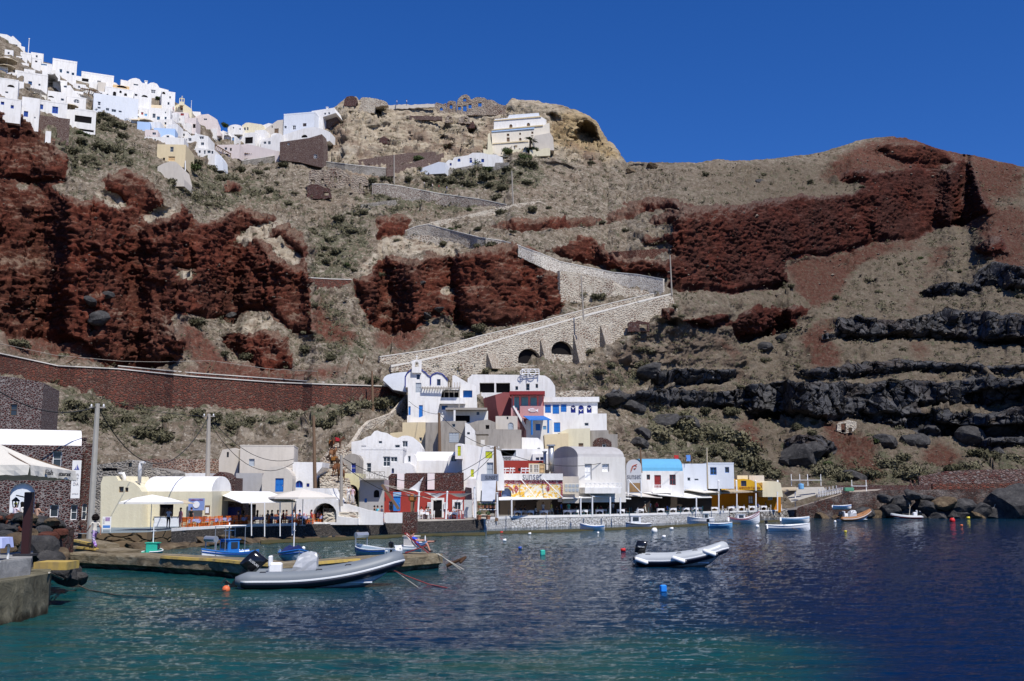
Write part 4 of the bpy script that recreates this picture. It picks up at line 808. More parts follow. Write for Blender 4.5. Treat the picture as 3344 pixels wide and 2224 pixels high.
def wall_line(label,top,hgt,m,thick=.7,name='stone_wall',cap=None,d=None,sink=1.5,cat='wall',kind=None,group=None,doff=.3,step=26,mode='bot'):
 """wall following the ground: top edge through pixels, face height in pixels"""
 pts=[]
 hs=hgt if hasattr(hgt,'__len__')else[hgt]*len(top)
 dense=[]
 for(a,ha),(b_,hb)in zip(zip(top,hs),list(zip(top,hs))[1:]):
  k=max(1,int(math.hypot(b_[0]-a[0],b_[1]-a[1])/step))
  for j in range(k):t=j/k;dense.append((a[0]+(b_[0]-a[0])*t,a[1]+(b_[1]-a[1])*t,ha+(hb-ha)*t))
 dense.append((*top[-1],hs[-1]))
 ds=[]
 for i,(x,y,h)in enumerate(dense):
  ds.append(d(i/(len(dense)-1))if callable(d)else(d if d else G(x,y+h)-doff))
 if not d:
  sm=ds[:]
  for _ in range(4):sm=[sm[0]]+[(sm[i-1]+sm[i]+sm[i+1])/3 for i in range(1,len(sm)-1)]+[sm[-1]]
  ds=[min(a,b_)for a,b_ in zip(sm,ds)]
 b=MB();c=MB();A=[]
 for(x,y,h),dd in zip(dense,ds):
  t_,bt=P(x,y,dd),P(x,y+h,dd);bt=Vector((t_.x,t_.y,bt.z-sink));A.append((t_,bt))
 rings=[];caps=[]
 for i,(t_,bt)in enumerate(A):
  dr=(A[min(i+1,len(A)-1)][0]-A[max(i-1,0)][0]);nrm=Vector((-dr.y,dr.x,0)).normalized()*thick
  jz=rnd.uniform(-.06,.06)
  rings.append([bt-nrm*.15,t_+Vector((0,0,jz)),t_+nrm+Vector((0,0,jz)),bt+nrm])
  caps.append([t_-nrm*.12+Vector((0,0,.004)),t_-nrm*.12+Vector((0,0,.16)),t_+nrm*1.1+Vector((0,0,.16)),t_+nrm*1.1+Vector((0,0,.004))])
 b.loft(rings)
 if cap:
  rt=empty(name,A[0][0],0,label,cat,group);
  for r_ in rings+caps:
   for k in range(4):r_[k]=r_[k]-A[0][0]
  b=MB();b.loft(rings);b.build('wall_face',m,rt);c.loft(caps);c.build('coping',cap,rt);return rt,A
 o=b.build(name,m,None,label,cat,group,kind);return o,A
def sheet(name,la,lb,m,z=0.0,kind='structure'):
 b=MB();n=len(la)
 for a,c in zip(la,lb):b.addv([a+Vector((0,0,z)),c+Vector((0,0,z))])
 for i in range(n-1):b.face((2*i,2*i+2,2*i+3,2*i+1))
 return b.build(name,m,None,kind=kind)
LIME=plain('limewash_coping',(.62,.59,.53),.9,scale=.8,var=.2);PATHM=plaster('trodden_cobble_path',(.40,.37,.32),(.25,.22,.18),.6,1.2)
wall_line('long red-brown retaining wall across the slope above the left tavernas',[(-200,1100),(0,1156),(190,1196),(385,1206),(620,1230),(900,1250),(1080,1257),(1328,1264)],[70,72,62,110,102,95,66,30],STONE_WALL,1.2,sink=2.5,cap=LIME)
wall_line('upper tier of the red-brown wall with a pale coping line',[(385,1196),(620,1218),(900,1238),(1060,1250)],[14,16,16,6],STONE_WALL,.6,cap=LIME,doff=-.6)
wall_line('short pale rubble wall running up beside the chapel steps',[(1130,1475),(1165,1430),(1185,1400),(1210,1375),(1280,1350),(1335,1290)],[30,30,28,25,22,20],STONE_PALE,.6)
RF=[(1277,1197),(1340,1186),(1497,1150),(1692,1092),(1902,1034),(2084,987),(2192,961)]
RB=[(1240,1166),(1403,1143),(1566,1098),(1753,1053),(1912,1011),(2040,980),(2136,959)]
dA,dB=RAMP_DA,RAMP_DB
def ramp_d(px):t=(px-1277)/(2192-1277);return dA+(dB-dA)*max(-.1,min(t,1.1))
p0,p1=P(1277,1197,dA),P(2192,961,dB)
ryaw=math.atan2(p1.y-p0.y,p1.x-p0.x)
fr=Frame(1277,1197,dA,ryaw)
rt=empty('ramp_wall',fr.O,ryaw,'whitewashed ramp wall with two dark arches climbing to the right','wall')
top=[fr.uv(*p)for p in RF];bot=[fr.uv(*p)for p in[(2215,1010),(2100,1110),(1980,1190),(1800,1240),(1600,1240),(1430,1230),(1277,1215)]]
hol=[]
for(x0,y0,x1,y1)in((1692,1136,1765,1190),(1800,1111,1872,1160)):
 a=fr.uv(x0,y0);c=fr.uv(x1,y1);hol.append(arch_loop(a[0],c[1],c[0],a[1],.42,10))
b=MB();b.plate(top+bot,hol,0,1.2,1.0);b.build('masonry',STONE_PALE,rt)
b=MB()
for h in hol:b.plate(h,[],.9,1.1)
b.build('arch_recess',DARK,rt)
b=MB()
for(a,c)in zip(top,top[1:]):b.bar((a[0],.15,a[1]+.1),(c[0],.15,c[1]+.1),.45,.22)
b.build('coping',LIME,rt)
for(xt,yt,xb,yb)in((1777,1113,1800,1178),(1884,1095,1905,1170),(1972,1066,1990,1122),(1603,1155,1625,1185)):
 a=fr.uv(xt,yt);c=fr.uv(xb,yb);b=MB();w_=1.9
 b.loft([[(a[0]-w_/2,0,a[1]),(a[0]+w_/2,0,a[1]),(a[0]+w_/2,-.3,a[1]),(a[0]-w_/2,-.3,a[1])],[(a[0]-w_/2,0,c[1]-1.5),(a[0]+w_/2,0,c[1]-1.5),(a[0]+w_/2,-2.6,c[1]-1.5),(a[0]-w_/2,-2.6,c[1]-1.5)]]);b.build('buttress',stone('buttress_stone',(.24,.18,.13),(.34,.29,.23),(.44,.40,.34),2.4,.12),rt)
_,Bk=wall_line('inner whitewashed wall of the lower ramp',RB,34,STONE_PALE,.6,cap=LIME,d=lambda t:ramp_d(1240+t*900)+4.2,sink=1.5)
fa=[fr.w(*fr.uv(*p),.2)for p in RF]
la=[];
for a in fa:la.append(a+Vector((0,0,-1.1)))
b=MB()
for a in la:b.addv([a,a+fr.n*4.2+Vector((0,0,.1))])
for i in range(len(la)-1):b.face((2*i,2*i+2,2*i+3,2*i+1))
b.build('path',PATHM,None,kind='structure')
wall_line('tall stone wall holding the hairpin of the donkey road',[(1828,884),(1900,893),(2000,914),(2040,940),(2121,952)],[80,75,55,30,8],STONE_PALE,.8)
wall_line('bright limewashed wall above the hairpin',[(1692,802),(1767,829),(1828,855),(2000,890),(2080,897),(2165,912)],[14,22,30,28,38,40],stone('fresh_limewash_rubble',(.34,.27,.21),(.50,.46,.40),(.66,.62,.54),2.2,.17),.6,cap=LIME,doff=1.0)
wall_line('grey stone wall curving along the middle bend of the road',[(1330,752),(1360,740),(1398,733),(1470,752),(1560,775),(1640,787),(1700,803)],[16,26,32,36,30,12,8],stone('grey_pointed_rubble',(.20,.16,.13),(.31,.27,.23),(.43,.39,.33),1.8,.13,patch=.3),.6,cap=LIME)
wall_line('lower pale wall under the middle bend',[(1320,770),(1400,768),(1500,782),(1600,795)],[10,14,14,8],STONE_PALE,.5,doff=.8)
wall_line('straight pale wall of the zigzag climbing leftward',[(1324,752),(1400,727),(1506,706),(1600,684),(1690,664),(1760,656),(1790,664)],[5,9,14,18,12,6,4],STONE_PALE,.5)
wall_line('long grey-brown wall of the upper zigzag',[(1215,602),(1262,602),(1310,609),(1436,633),(1566,651),(1650,668)],[36,40,36,32,26,10],stone('zigzag_rubble',(.16,.10,.08),(.28,.24,.20),(.40,.37,.32),2.0,.12),.7,cap=LIME)
wall_line('grey road wall below the right end of the white town',[(930,500),(1000,510),(1060,528),(1160,540),(1260,550)],[22,20,18,22,12],STONE_GREY,.6,cap=LIME)
wall_line('pale wall rising to the road bend above the scrub',[(790,525),(850,517),(900,508),(925,497)],[10,16,20,18],STONE_GREY,.6,cap=LIME)
wall_line('dark terrace wall on the slope under the castle',[(1170,522),(1240,512),(1330,500),(1400,496),(1436,494)],[14,22,26,22,8],STONE_BRK,.6)
wall_line('second dark terrace wall under the castle',[(1262,548),(1340,532),(1410,512),(1450,500)],[12,22,22,12],STONE_BRK,.6)
wall_line('grey wall under the long white cottage',[(1455,556),(1500,548),(1580,533),(1660,530)],[10,14,16,14],STONE_GREY,.6,doff=1.5)
wall_line('dry-stone terrace line above the red cliff step',[(1180,668),(1260,655),(1330,650),(1460,640)],[12,12,9,6],STONE_GREY,.5)
wall_line('dark dry-stone wall in the gully between the red cliffs',[(1014,908),(1080,912),(1148,914)],[14,18,16],STONE_WALL,.6,cap=LIME)
wall_line('brown masonry wall fitted into the right red cliff',[(1960,828),(2050,818),(2180,812)],[30,36,36],stone('cliff_infill_masonry',(.11,.035,.025),(.07,.03,.02),(.17,.11,.08),1.4,.08,stretch=2),.6,doff=-2.5)
wall_line('rubble wall behind the white hotel on the slope',[(1810,1280),(1870,1275),(1940,1276)],[16,18,14],STONE_PALE,.5)
wall_line('reddish dry wall behind the cream taverna',[(470,1500),(545,1498),(640,1498),(730,1500)],[26,40,55,60],stone('pinkish_rubble',(.26,.13,.09),(.20,.13,.10),(.40,.33,.27),2.4,.12),.6,d=None)
wall_line('low stub of a stone wall below the slope scrub',[(1700,1195),(1770,1192),(1812,1196)],[12,14,12],STONE_PALE,.5)
MM['X']=plaster('pale_warm_white',(.66,.64,.60),(.40,.37,.32),.4)
MM['Z']=plaster('shade_brown_interior',(.045,.035,.028),(.02,.018,.015),.5)  # deep shade under the canopies painted into the rear walls' colour
tr=random.Random(3)
for(x,y)in[(28,190),(70,205),(10,240),(40,262),(95,258),(140,240),(150,275),(190,300),(230,262),(270,300),(12,285),(60,290),(105,300),(310,300),(250,330),(175,250),(215,300),(370,300),(20,215),(75,225),(120,205),(160,235),(215,255),(60,262),(110,275),(200,290),(258,300),(25,300),(330,318),(300,285),(385,330),(420,345),(345,345),(560,395),(585,408),(470,372),(505,385),(610,430),(180,270),(245,268),(290,320),(690,445),(720,455),(800,470),(830,475),(860,482),(745,470),(900,470),(560,440),(600,455),(640,470),(500,430),(540,420),(930,455),(960,440),(470,410),(450,395)]:
 w_=tr.uniform(24,44);h_=tr.uniform(22,36)
 house('white_house','small plain white house wedged between bigger houses on the ridge',NT,x-w_/2,y-h_,x+w_/2,y,yaw=24 if x<480 else-2,dep=4,off=-1.5,ops=[('w',x-3,y-h_*.7,x+3,y-h_*.7+8,'g')]if tr.random()<.6 else[],group='small houses filling the gaps of the ridge town',sink=2.5,top='arch' if tr.random()<.3 else 'flat',ridge=.3)
Hh=house
QZ=1.2
def dfl(y):return 3.3*F/(y-1600)
Hh('stone_house','tall lava-stone house at the left edge above the white vaulted roof',HA,-120,85,372,540,'A',d=101,yaw=14,dep=9,out=[(-120,62),(130,85),(372,130),(340,540),(-120,540)],ops=[('w',90,312,142,412,'o')],sink=8)
Hh('stone_tavern','lava-stone tavern with a white barrel roof and arched doorway at the left',HA,-160,655,665,1420,'A',d=74.5,yaw=24,dep=8,top='side',ridge=1.3,roofm=WHITE,ops=[('w',455,715,522,848,'w'),('A',92,985,288,1240),('w',430,1172,497,1278,'w'),('w',608,1172,656,1302,'w')],sink=1,reveal=.3,chim=[(700,585,748,660)])
Hh('stone_annexe','narrow dark red stone corner of the lava-stone tavern',HA,665,670,780,1415,'Q',d=82,yaw=30,dep=5,ops=[('w',662,728,692,862,'w')][:0]+[('a',703,1160,737,1302,'w'),('w',690,740,712,860,'w')],sink=1,par=.2)
Hh('ruined_hut','crumbling pale stone hut behind the concrete pole',HA,815,790,1150,960,'S',d=101,dep=5,out=[(815,830),(1060,800),(1100,785),(1150,800),(1150,960),(815,960)],ops=[('w',1095,812,1125,850,'k'),('H',870,858,1000,882)],sink=5)
Hh('ruined_hut','low dark rubble hut above the cream taverna roof',HA,1190,855,1475,970,'S',d=104,dep=5,out=[(1190,870),(1300,855),(1400,870),(1475,900),(1475,970),(1190,970)],ops=[('H',1290,955,1360,968)],sink=5)
Hh('small_store','small white flat-roofed store at the left of the red rubble wall',HB,-10,640,190,720,'W',d=108,dep=4,sink=4)
for o_ in KIDS[[o for o in COL.objects if o.get('label','').startswith('lava-stone tavern with')][0].name]:
 if o_.name.startswith('doorway'):o_.data.materials[0]=WHITE2
Hh('cream_taverna','cream taverna end with a rounded gable and two tiny windows',HA,860,960,1220,1370,'C',d=94.5,yaw=-4,dep=7,out=[(860,990),(880,930),(990,925),(1010,965),(1080,965),(1140,985),(1185,1020),(1210,1060),(1215,1375),(860,1375)],ops=[('w',1015,1017,1054,1066,'o'),('w',1068,1025,1094,1062,'o')],sink=1)
Hh('cream_taverna','long cream taverna with a white barrel roof and dark kitchen hatch',HA,1195,1058,1800,1372,'C',d=95.5,yaw=2,dep=8,top='side',ridge=1.4,roofm=WHITE,ops=[('H',1362,1168,1476,1280)],sink=1)
def pipe_flue(label,px,y0,y1,d,r,hook=0,m=None):
 a=P(px,y1,d);t=P(px,y0,d);h=t.z-a.z;rt=empty('chimney_flue',a,0,label,'flue');b=MB();b.smooth=True
 b.tube([(0,0,-.3),(0,0,h-.3),(hook*.4,0,h),(hook,0,h-.1)]if hook else[(0,0,-.3),(0,0,h)],r,10);b.build('pipe',m or WHITE,rt)
 b=MB();b.tube([(hook,0,h-.06),(hook,0,h+.12)],r*1.5,10);b.build('cap',m or WHITE,rt)
pipe_flue('fat white hooked chimney pipe on the cream taverna roof',HA[0]+1190/2.6133,1200+812/2.6133,1200+960/2.6133,95,.17,.25)
pipe_flue('short white bent pipe left of the tall hooked one',1060/2.6133,1200+905/2.6133,1200+960/2.6133,95,.17,-.3)
Hh('beige_house','big plain beige house with one small grey window above the tavernas',HB,470,408,930,790,'B',d=124,yaw=8,dep=8,ops=[('w',558,518,603,580,'g','g')],sink=3,par=.12)
Hh('beige_house','grey-shaded low wing at the left of the big beige house',HB,440,640,668,800,'G',d=119,yaw=8,dep=4,sink=3)  # grey colour paints in the shade on this wing
Hh('beige_house','beige vaulted porch with a bright blue door and railing',HB,665,580,925,808,'B',d=118,yaw=4,dep=6,top='arch',ridge=.42,ops=[('d',782,684,850,800,'b')],sink=3)
Hh('beige_house','beige outhouse with a chimney slot left of the big beige house',HB,300,420,470,640,'B',d=127,yaw=8,dep=6,out=[(300,520),(330,440),(440,425),(470,440),(470,660),(305,650)],ops=[('w',368,460,384,505,'k')],sink=3)
Hh('stone_shed','red rubble gabled front with a dark blue window',HB,225,625,440,800,'Q',d=109,yaw=3,dep=4,out=[(225,690),(250,660),(300,628),(345,640),(385,680),(438,682),(438,800),(225,800)],ops=[('w',240,728,307,792,'n')],sink=3)
Hh('white_house','white house with a small blue arched door beside the steps',HB,930,545,1215,775,'W',d=121,yaw=2,dep=6,out=[(930,545),(1185,548),(1180,590),(1120,660),(1115,740),(1240,735),(1240,800),(930,800)],ops=[('a',955,704,1016,764,'b','n'),('s',1048,728,1072,758,'n')],sink=2)
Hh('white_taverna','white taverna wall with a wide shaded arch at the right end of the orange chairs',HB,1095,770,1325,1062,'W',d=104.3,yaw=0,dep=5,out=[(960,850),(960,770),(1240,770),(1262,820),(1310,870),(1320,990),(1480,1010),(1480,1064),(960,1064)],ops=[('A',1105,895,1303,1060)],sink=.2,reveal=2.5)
Hh('taverna_back','beige rear wall of the covered taverna terrace',HB,505,885,1105,1062,'B',d=106.8,dep=2,ops=[('H',530,905,612,1055),('s',350,930,490,1000,'n')][:1],sink=.2)
Hh('taverna_back','shadowy taverna wall with dark blue shutters under the white awning',HB,225,860,505,1062,'T',d=102,dep=2,ops=[('s',350,930,488,1050,'n'),('H',255,900,320,1050)],sink=.2)  # dark masonry colour stands in for the shade under the awning
Hh('stair_wall','white slanting stair wall beside the three standing tourists',HB,1330,900,1600,1062,'W',d=105.5,dep=.5,out=[(1335,900),(1400,905),(1568,955),(1700,975),(1700,1064),(1335,1064)],sink=.2,cat='wall')
Hh('white_block','low white block wall between the tourists and the red house',HCc,402,1372,556,1442,'W',d=108,dep=1.2,sink=.2,cat='wall')
Hh('stone_pillar','dark rubble pillar wall at the left of the red house terrace',HCc,556,1366,680,1420,'Q',d=108.5,dep=1.5,sink=1.5,cat='wall')
CHP=min(G(1320,1365),G(1440,1320),G(1330,1290))-2.5
Hh('chapel','white twin-vaulted chapel with dark blue outlines above the harbour',HCc,583,140,945,560,'W',d=CHP,yaw=4,dep=9,out=[(583,300),(583,215),(600,182),(635,152),(675,140),(718,152),(760,182),(780,206),(800,214),(820,192),(858,179),(900,190),(930,222),(946,245),(946,300),(900,330),(850,420),(850,575),(612,575),(606,300)],ops=[('w',681,190,708,232,'n'),('w',855,230,885,284,'n'),('d',673,262,720,344,'g'),('d',701,452,733,556,'b'),('d',612,462,629,536,'b')],cat='chapel',sink=3)
fr_=Frame(1100+583/2.6133,1150+560/2.6133,CHP,R(4))
b=MB()
for pl in([(583,215),(600,182),(635,152),(675,140),(718,152),(760,182),(780,206),(800,214)],[(800,214),(820,192),(858,179),(900,190),(930,222),(946,245)],[(583,215),(583,300)],[(800,214),(800,280)]):
 pp=[fr_.uv(1100+x/2.6133,1150+y/2.6133)for x,y in pl]
 b.tube([(u,-.06,v+.05)for u,v in pp],.11,5)
ch=[o for o in COL.objects if o.get('label','').startswith('white twin-vaulted chapel')][0]
b.build('trim',NAVY,ch)
Hh('chapel_nave','long pale barrel-vaulted body stretching left behind the twin chapel',HCc,395,172,598,284,'V',d=CHP+5,yaw=6,dep=8,out=[(395,235),(405,212),(430,194),(480,180),(560,170),(598,168),(598,292),(480,270),(395,240)],sink=1)
bell_tower('white open bell gable standing on the twin chapel',HCc,640,60,722,150,WHITE,CHP-.4,4)
Hh('white_house','white house with a deep shaded balcony and one big blue shutter',HCc,770,318,1205,600,'W',d=176,yaw=3,dep=8,out=[(735,330),(775,318),(1050,318),(1055,280),(1125,262),(1190,290),(1195,400),(1210,480),(1210,620),(735,620)],ops=[('H',822,322,1042,392),('s',1078,325,1156,387,'b'),('s',895,455,945,492,'b'),('s',823,490,845,518,'b'),('w',758,463,795,492,'g')],sink=4,reveal=.8)
def slab(root,name,fr,q,x0,y0,x1,y1,m,y=-1.4,dep=1.4):
 a=fr.uv(*q(x0,y0));c=fr.uv(*q(x1,y1));b=MB();b.box(((a[0]+c[0])/2,y+dep/2,(a[1]+c[1])/2),(abs(c[0]-a[0]),dep,abs(a[1]-c[1])));return b.build(name,m,root)
def lattice(root,name,fr,q,x0,y0,x1,y1,m,y,n=6,cross=True,t=.05):
 a=fr.uv(*q(x0,y0));c=fr.uv(*q(x1,y1));b=MB();u0,u1,v1,v0=a[0],c[0],a[1],c[1]
 b.bar((u0,y,v1),(u1,y,v1),t*1.3);b.bar((u0,y,v0),(u1,y,v0),t)
 for i in range(n+1):
  u=u0+(u1-u0)*i/n;b.bar((u,y,v0),(u,y,v1),t)
  if cross and i<n:
   u2=u0+(u1-u0)*(i+1)/n;b.bar((u,y+.03,v0),(u2,y+.03,v1),t*.7);b.bar((u,y+.06,v1),(u2,y+.06,v0),t*.7)
 return b.build(name,m,root)
def last(prefix):return[o for o in COL.objects if o.get('label','').startswith(prefix)][-1]
def frame_of(org,x0,y1,d,yaw):ox,oy,s=org;return Frame(ox+x0/s,oy+y1/s,d,R(yaw)),(lambda x,y:(ox+x/s,oy+y/s))
f_,q_=frame_of(HCc,770,600,176,3);bh=last('white house with a deep shaded balcony')
slab(bh,'balcony',f_,q_,770,392,1098,446,WHITE);lattice(bh,'railing',f_,q_,790,338,1042,392,WOODG,-.1,6,False,.12)
b=MB();a=f_.uv(*q_(735,300));c=f_.uv(*q_(1050,300))
for i in range(15):u=a[0]+(c[0]-a[0])*i/14;b.bar((u,-2.4,a[1]-.3),(u,1.0,a[1]+.9),.16)
b.bar((a[0],-2.4,a[1]-.35),(c[0],-2.4,a[1]-.35),.2);b.bar((c[0]-.1,-1.3,a[1]-5.2),(c[0]-.1,-1.3,a[1]),.2);b.build('pergola',WOODG,bh)
Hh('white_house','white porch house with a flat grey roof and dark doors below the balcony',HCc,930,500,1290,600,'W',d=166,yaw=2,dep=6,ops=[('H',1012,540,1135,599),('w',1193,510,1216,536,'n')],sink=3,par=0)
f_,q_=frame_of(HCc,930,600,166,2);bh=last('white porch house');slab(bh,'roof',f_,q_,930,482,1282,500,WOODG,-2,4)
b=MB();a=f_.uv(*q_(1006,600));c=f_.uv(*q_(1006,498));b.bar((a[0],-1.8,a[1]),(a[0],-1.8,c[1]),.3);b.build('post',WHITE,bh)
Hh('white_wall','curved white terrace wall with blue doors left of the porch house',HCc,600,540,940,600,'W',d=168,dep=2,sink=3,cat='wall',out=[(600,540),(700,560),(760,535),(850,525),(930,545),(935,600),(600,590)])
Hh('old_house','peeling brown plaster house beside the donkey steps',HCc,455,595,758,720,'O',d=163,dep=5,out=[(455,690),(560,680),(560,600),(758,598),(758,840),(655,840),(655,735),(455,735)],sink=3,ops=[('w',703,728,726,760,'w')])
Hh('old_house','grey weathered cement block left of the wooden pole',HCc,755,600,888,832,'K',d=158,dep=5,sink=3)
Hh('old_house','weathered house with a boarded pale-blue window',HCc,885,588,1100,862,'K',d=156,dep=5,ops=[('s',957,687,1042,772,'g'),('w',984,612,1010,640,'g')],sink=3)
Hh('white_house','small white vaulted room squeezed beside the weathered house',HCc,1095,600,1290,800,'W',d=154,dep=5,out=[(1095,600),(1130,615),(1175,665),(1190,740),(1290,728),(1290,800),(1095,800)],ops=[('w',1112,683,1135,702,'k'),('w',1228,748,1262,796,'g')],sink=3)
Hh('old_house','low weathered wall house with a dark square hole',HCc,1120,585,1360,668,'K',d=160,dep=4,ops=[('H',1270,622,1301,656)],sink=3,out=[(1120,610),(1200,585),(1290,575),(1355,600),(1360,670),(1120,670)])
Hh('old_house','pale old house with a grey arched door above the stone terrace',HCc,1355,545,1542,670,'B',d=162,dep=5,ops=[('e',1460,600,1508,662,'g'),('w',1449,550,1464,573,'k')],sink=3)
Hh('terrace_wall','old grey cement terrace wall in the middle of the village',HCc,1180,655,1575,810,'K',d=148,dep=4,out=[(1180,680),(1295,655),(1575,662),(1575,812),(1400,800),(1300,800),(1295,700),(1180,700)],cat='wall',sink=3)
Hh('white_house','rounded white cave house with a stepped crown and barred window',HCc,125,668,745,900,'W',d=146,yaw=2,dep=7,out=[(125,765),(205,752),(250,725),(290,712),(320,675),(345,668),(375,680),(430,690),(480,722),(520,732),(560,714),(600,712),(650,725),(700,765),(730,820),(742,880),(742,1000),(125,1000)],ops=[('w',560,757,604,810,'w'),('w',357,758,386,779,'g'),('w',497,791,537,816,'g'),('w',210,798,250,806,'g')],sink=2)
Hh('white_house','grey-white arched room with a navy shuttered window at the foot of the steps',HCc,48,866,205,1045,'K',d=134,yaw=2,dep=5,top='arch',ridge=.4,ops=[('w',122,946,162,1032,'w','n')],sink=3)
Hh('white_house','white house with tall blue-grey multi-pane windows',HCc,205,832,560,1100,'W',d=137,yaw=2,dep=7,ops=[('w',255,946,292,1022,'w'),('w',394,890,456,976,'w'),('w',459,893,516,937,'w')],sink=3,par=.3)
Hh('white_house','long white barrel-vaulted house with an arched blue window',HCc,668,925,1080,1100,'W',d=133,yaw=2,dep=5,top='side',ridge=1.2,roofm=WHITE,ops=[('w',975,950,1022,952,'n')][:0],sink=3)
Hh('white_house','small white half-vault in front of the long barrel house',HCc,455,945,680,1100,'W',d=130,yaw=2,dep=5,out=[(455,990),(462,960),(480,948),(620,946),(655,970),(670,1020),(672,1100),(455,1100)],ops=[('a',468,990,488,1032,'n')],sink=2)
Hh('white_house','white vault end with a dark arched niche and window',HCc,575,862,680,960,'W',d=132.5,dep=3,top='arch',ridge=.45,ops=[('w',608,885,629,936,'g')],sink=3)
Hh('white_house','white round-topped gable with a blue fan window',HCc,950,870,1072,1036,'W',d=131.5,dep=2,top='arch',ridge=.3,ops=[('a',975,882,1023,933,'g')],sink=1)
Hh('stone_band','dark red rubble terrace band between white buttresses above the red front',HCc,440,1032,1082,1200,'Q',d=128,dep=5,sink=1,cat='wall',out=[(440,1060),(470,1035),(515,1040),(560,1055),(590,1032),(1080,1028),(1082,1200),(440,1200)])
for(x0,x1,tx)in((513,572,'left'),(772,832,'right')):Hh('white_buttress','white limewashed buttress, %s of the two on the dark rubble band'%tx,HCc,x0,1034,x1,1172,'W',d=127.6,dep=.8,sink=0,cat='buttress')
Hh('red_taverna','brick-red waterfront house with a white-framed door under shade sails',HCc,330,1185,1085,1412,'E',d=122.5,dep=5,out=[(330,1345),(335,1290),(365,1225),(400,1190),(1080,1185),(1086,1412),(330,1412)],ops=[('d',822,1262,898,1412,'k'),('w',1003,1278,1058,1345,'w'),('w',445,1272,478,1350,'g'),('w',398,1240,414,1272,'k')],sink=.2)
f_,q_=frame_of(HCc,330,1412,122.5,0);bh=last('brick-red waterfront house')
for(x0,y0,x1,y1)in((815,1255,905,1412),(997,1272,1063,1350)):
 a=f_.uv(*q_(x0,y1));c=f_.uv(*q_(x1,y0));b=MB();t=.16
 b.plate([(a[0]-t,a[1]),(c[0]+t,a[1]),(c[0]+t,c[1]+t),(a[0]-t,c[1]+t)],[[(a[0]+t*.6,a[1]+.01),(c[0]-t*.6,a[1]+.01),(c[0]-t*.6,c[1]-t*.6),(a[0]+t*.6,c[1]-t*.6)]],-.06,-.003);b.build('door_surround',WHITE,bh)
Hh('yellow_house','soft yellow house with a shaded archway beside the steps',HCc,45,1035,192,1312,'F',d=124,dep=5,ops=[('A',62,1130,180,1300)],sink=.5,reveal=1.6)
Hh('grey_house','grey rendered house front under a wooden lattice balcony',HCc,190,1088,400,1335,'G',d=122,dep=5,ops=[('A',315,1175,362,1240),('s',236,1248,256,1284,'b')],sink=.5)
f_,q_=frame_of(HCc,190,1335,122,0);bh=last('grey rendered house front');slab(bh,'balcony',f_,q_,205,1080,425,1092,WOODG);lattice(bh,'railing',f_,q_,207,1022,420,1080,WOODG,-1.35,5)
Hh('white_house','tall white house with two lime-yellow shutters beside the wooden pole',HCc,1068,800,1400,1200,'W',d=129,yaw=3,dep=7,out=[(1012,790),(1040,778),(1200,800),(1235,812),(1280,795),(1340,800),(1395,835),(1425,930),(1430,1110),(1230,1110),(1225,1200),(1075,1200),(1068,900),(1012,885)],ops=[('s',1268,846,1326,906,'y'),('s',1143,1000,1169,1064,'y'),('w',1280,941,1335,1048,'g','g')],sink=1)
Hh('white_house','narrow white gable with a tall lime-yellow shutter',HCc,1010,780,1075,890,'W',d=128.4,dep=2,ops=[('s',1031,800,1058,885,'y')],sink=.3,top='arch',ridge=.3)
Hh('white_house','white stub wall with corbel left of the plant terrace',HCc,1090,1080,1185,1200,'W',d=126,dep=3,out=[(1090,1150),(1120,1120),(1120,1080),(1185,1080),(1190,1410),(1160,1410),(1150,1160)],sink=0)
Hh('white_hotel','long white hotel with rounded right end and shaded loggias on the hill',HD,0,190,685,350,'W',d=188,yaw=-3,dep=9,out=[(-190,200),(-170,195),(-60,260),(-60,225),(-20,190),(550,196),(600,200),(640,225),(665,255),(685,290),(685,322),(600,350),(560,375),(170,375),(-190,370)],ops=[('H',42,262,168,345),('H',182,262,302,345),('w',347,290,371,322,'w'),('w',438,267,469,325,'w'),('w',520,270,541,305,'w')],sink=3,reveal=1.0)
Hh('rose_house','shade-dark rose side wall painted with small birds on the hillside house',HD,175,345,335,570,'M',d=172,yaw=18,dep=7,out=[(175,365),(250,342),(300,345),(335,380),(335,640),(240,560),(190,480)],sink=2)
Hh('rose_house','rose-pink house with tall teal-shuttered windows and a fish painted on its balcony',HD,315,366,590,700,'R',d=170,yaw=-2,dep=7,ops=[('s',335,385,380,495,'t'),('s',400,385,457,458,'t'),('s',478,388,530,458,'t')],sink=2,reveal=.15)
f_,q_=frame_of(HD,315,700,170,-2);bh=last('rose-pink house')
slab(bh,'roof',f_,q_,300,340,600,368,REDF,-1.6,4);slab(bh,'balcony',f_,q_,388,466,590,570,ROSE,-1.5,1.5)
fishl=[(455,497),(475,486),(500,484),(522,494),(532,500),(543,487),(541,505),(543,520),(531,508),(515,516),(485,517),(465,508)]
b=MB();b.plate([f_.uv(*q_(*p))for p in fishl][::-1],[],-1.56,-1.505);b.build('painted_fish',WHT,bh)
b=MB()
for i in range(6):a=f_.uv(*q_(478+i*9,489));c=f_.uv(*q_(474+i*9,513));b.bar((a[0],-1.59,a[1]),(c[0],-1.59,c[1]),.07)
b.build('fish_rib',ROSE,bh)
for u in(335,388,465,540,585):b=MB();a=f_.uv(*q_(u,372));c=f_.uv(*q_(u,462));b.bar((a[0],-1.4,a[1]),(a[0],-1.4,c[1]),.16);b.build('post',REDF,bh)
b=MB()
for i in range(9):a=f_.uv(*q_(340+i*14,500+i*24));b.box((a[0],-1.9,a[1]-1.0),(.95,1.1,2.6))
b.build('stair',ROSE,bh)
b=MB();a=f_.uv(*q_(335,470));c=f_.uv(*q_(470,700));b.bar((a[0],-2.5,a[1]),(c[0],-2.5,c[1]),.25,.5);b.build('handrail',WHITE,bh)
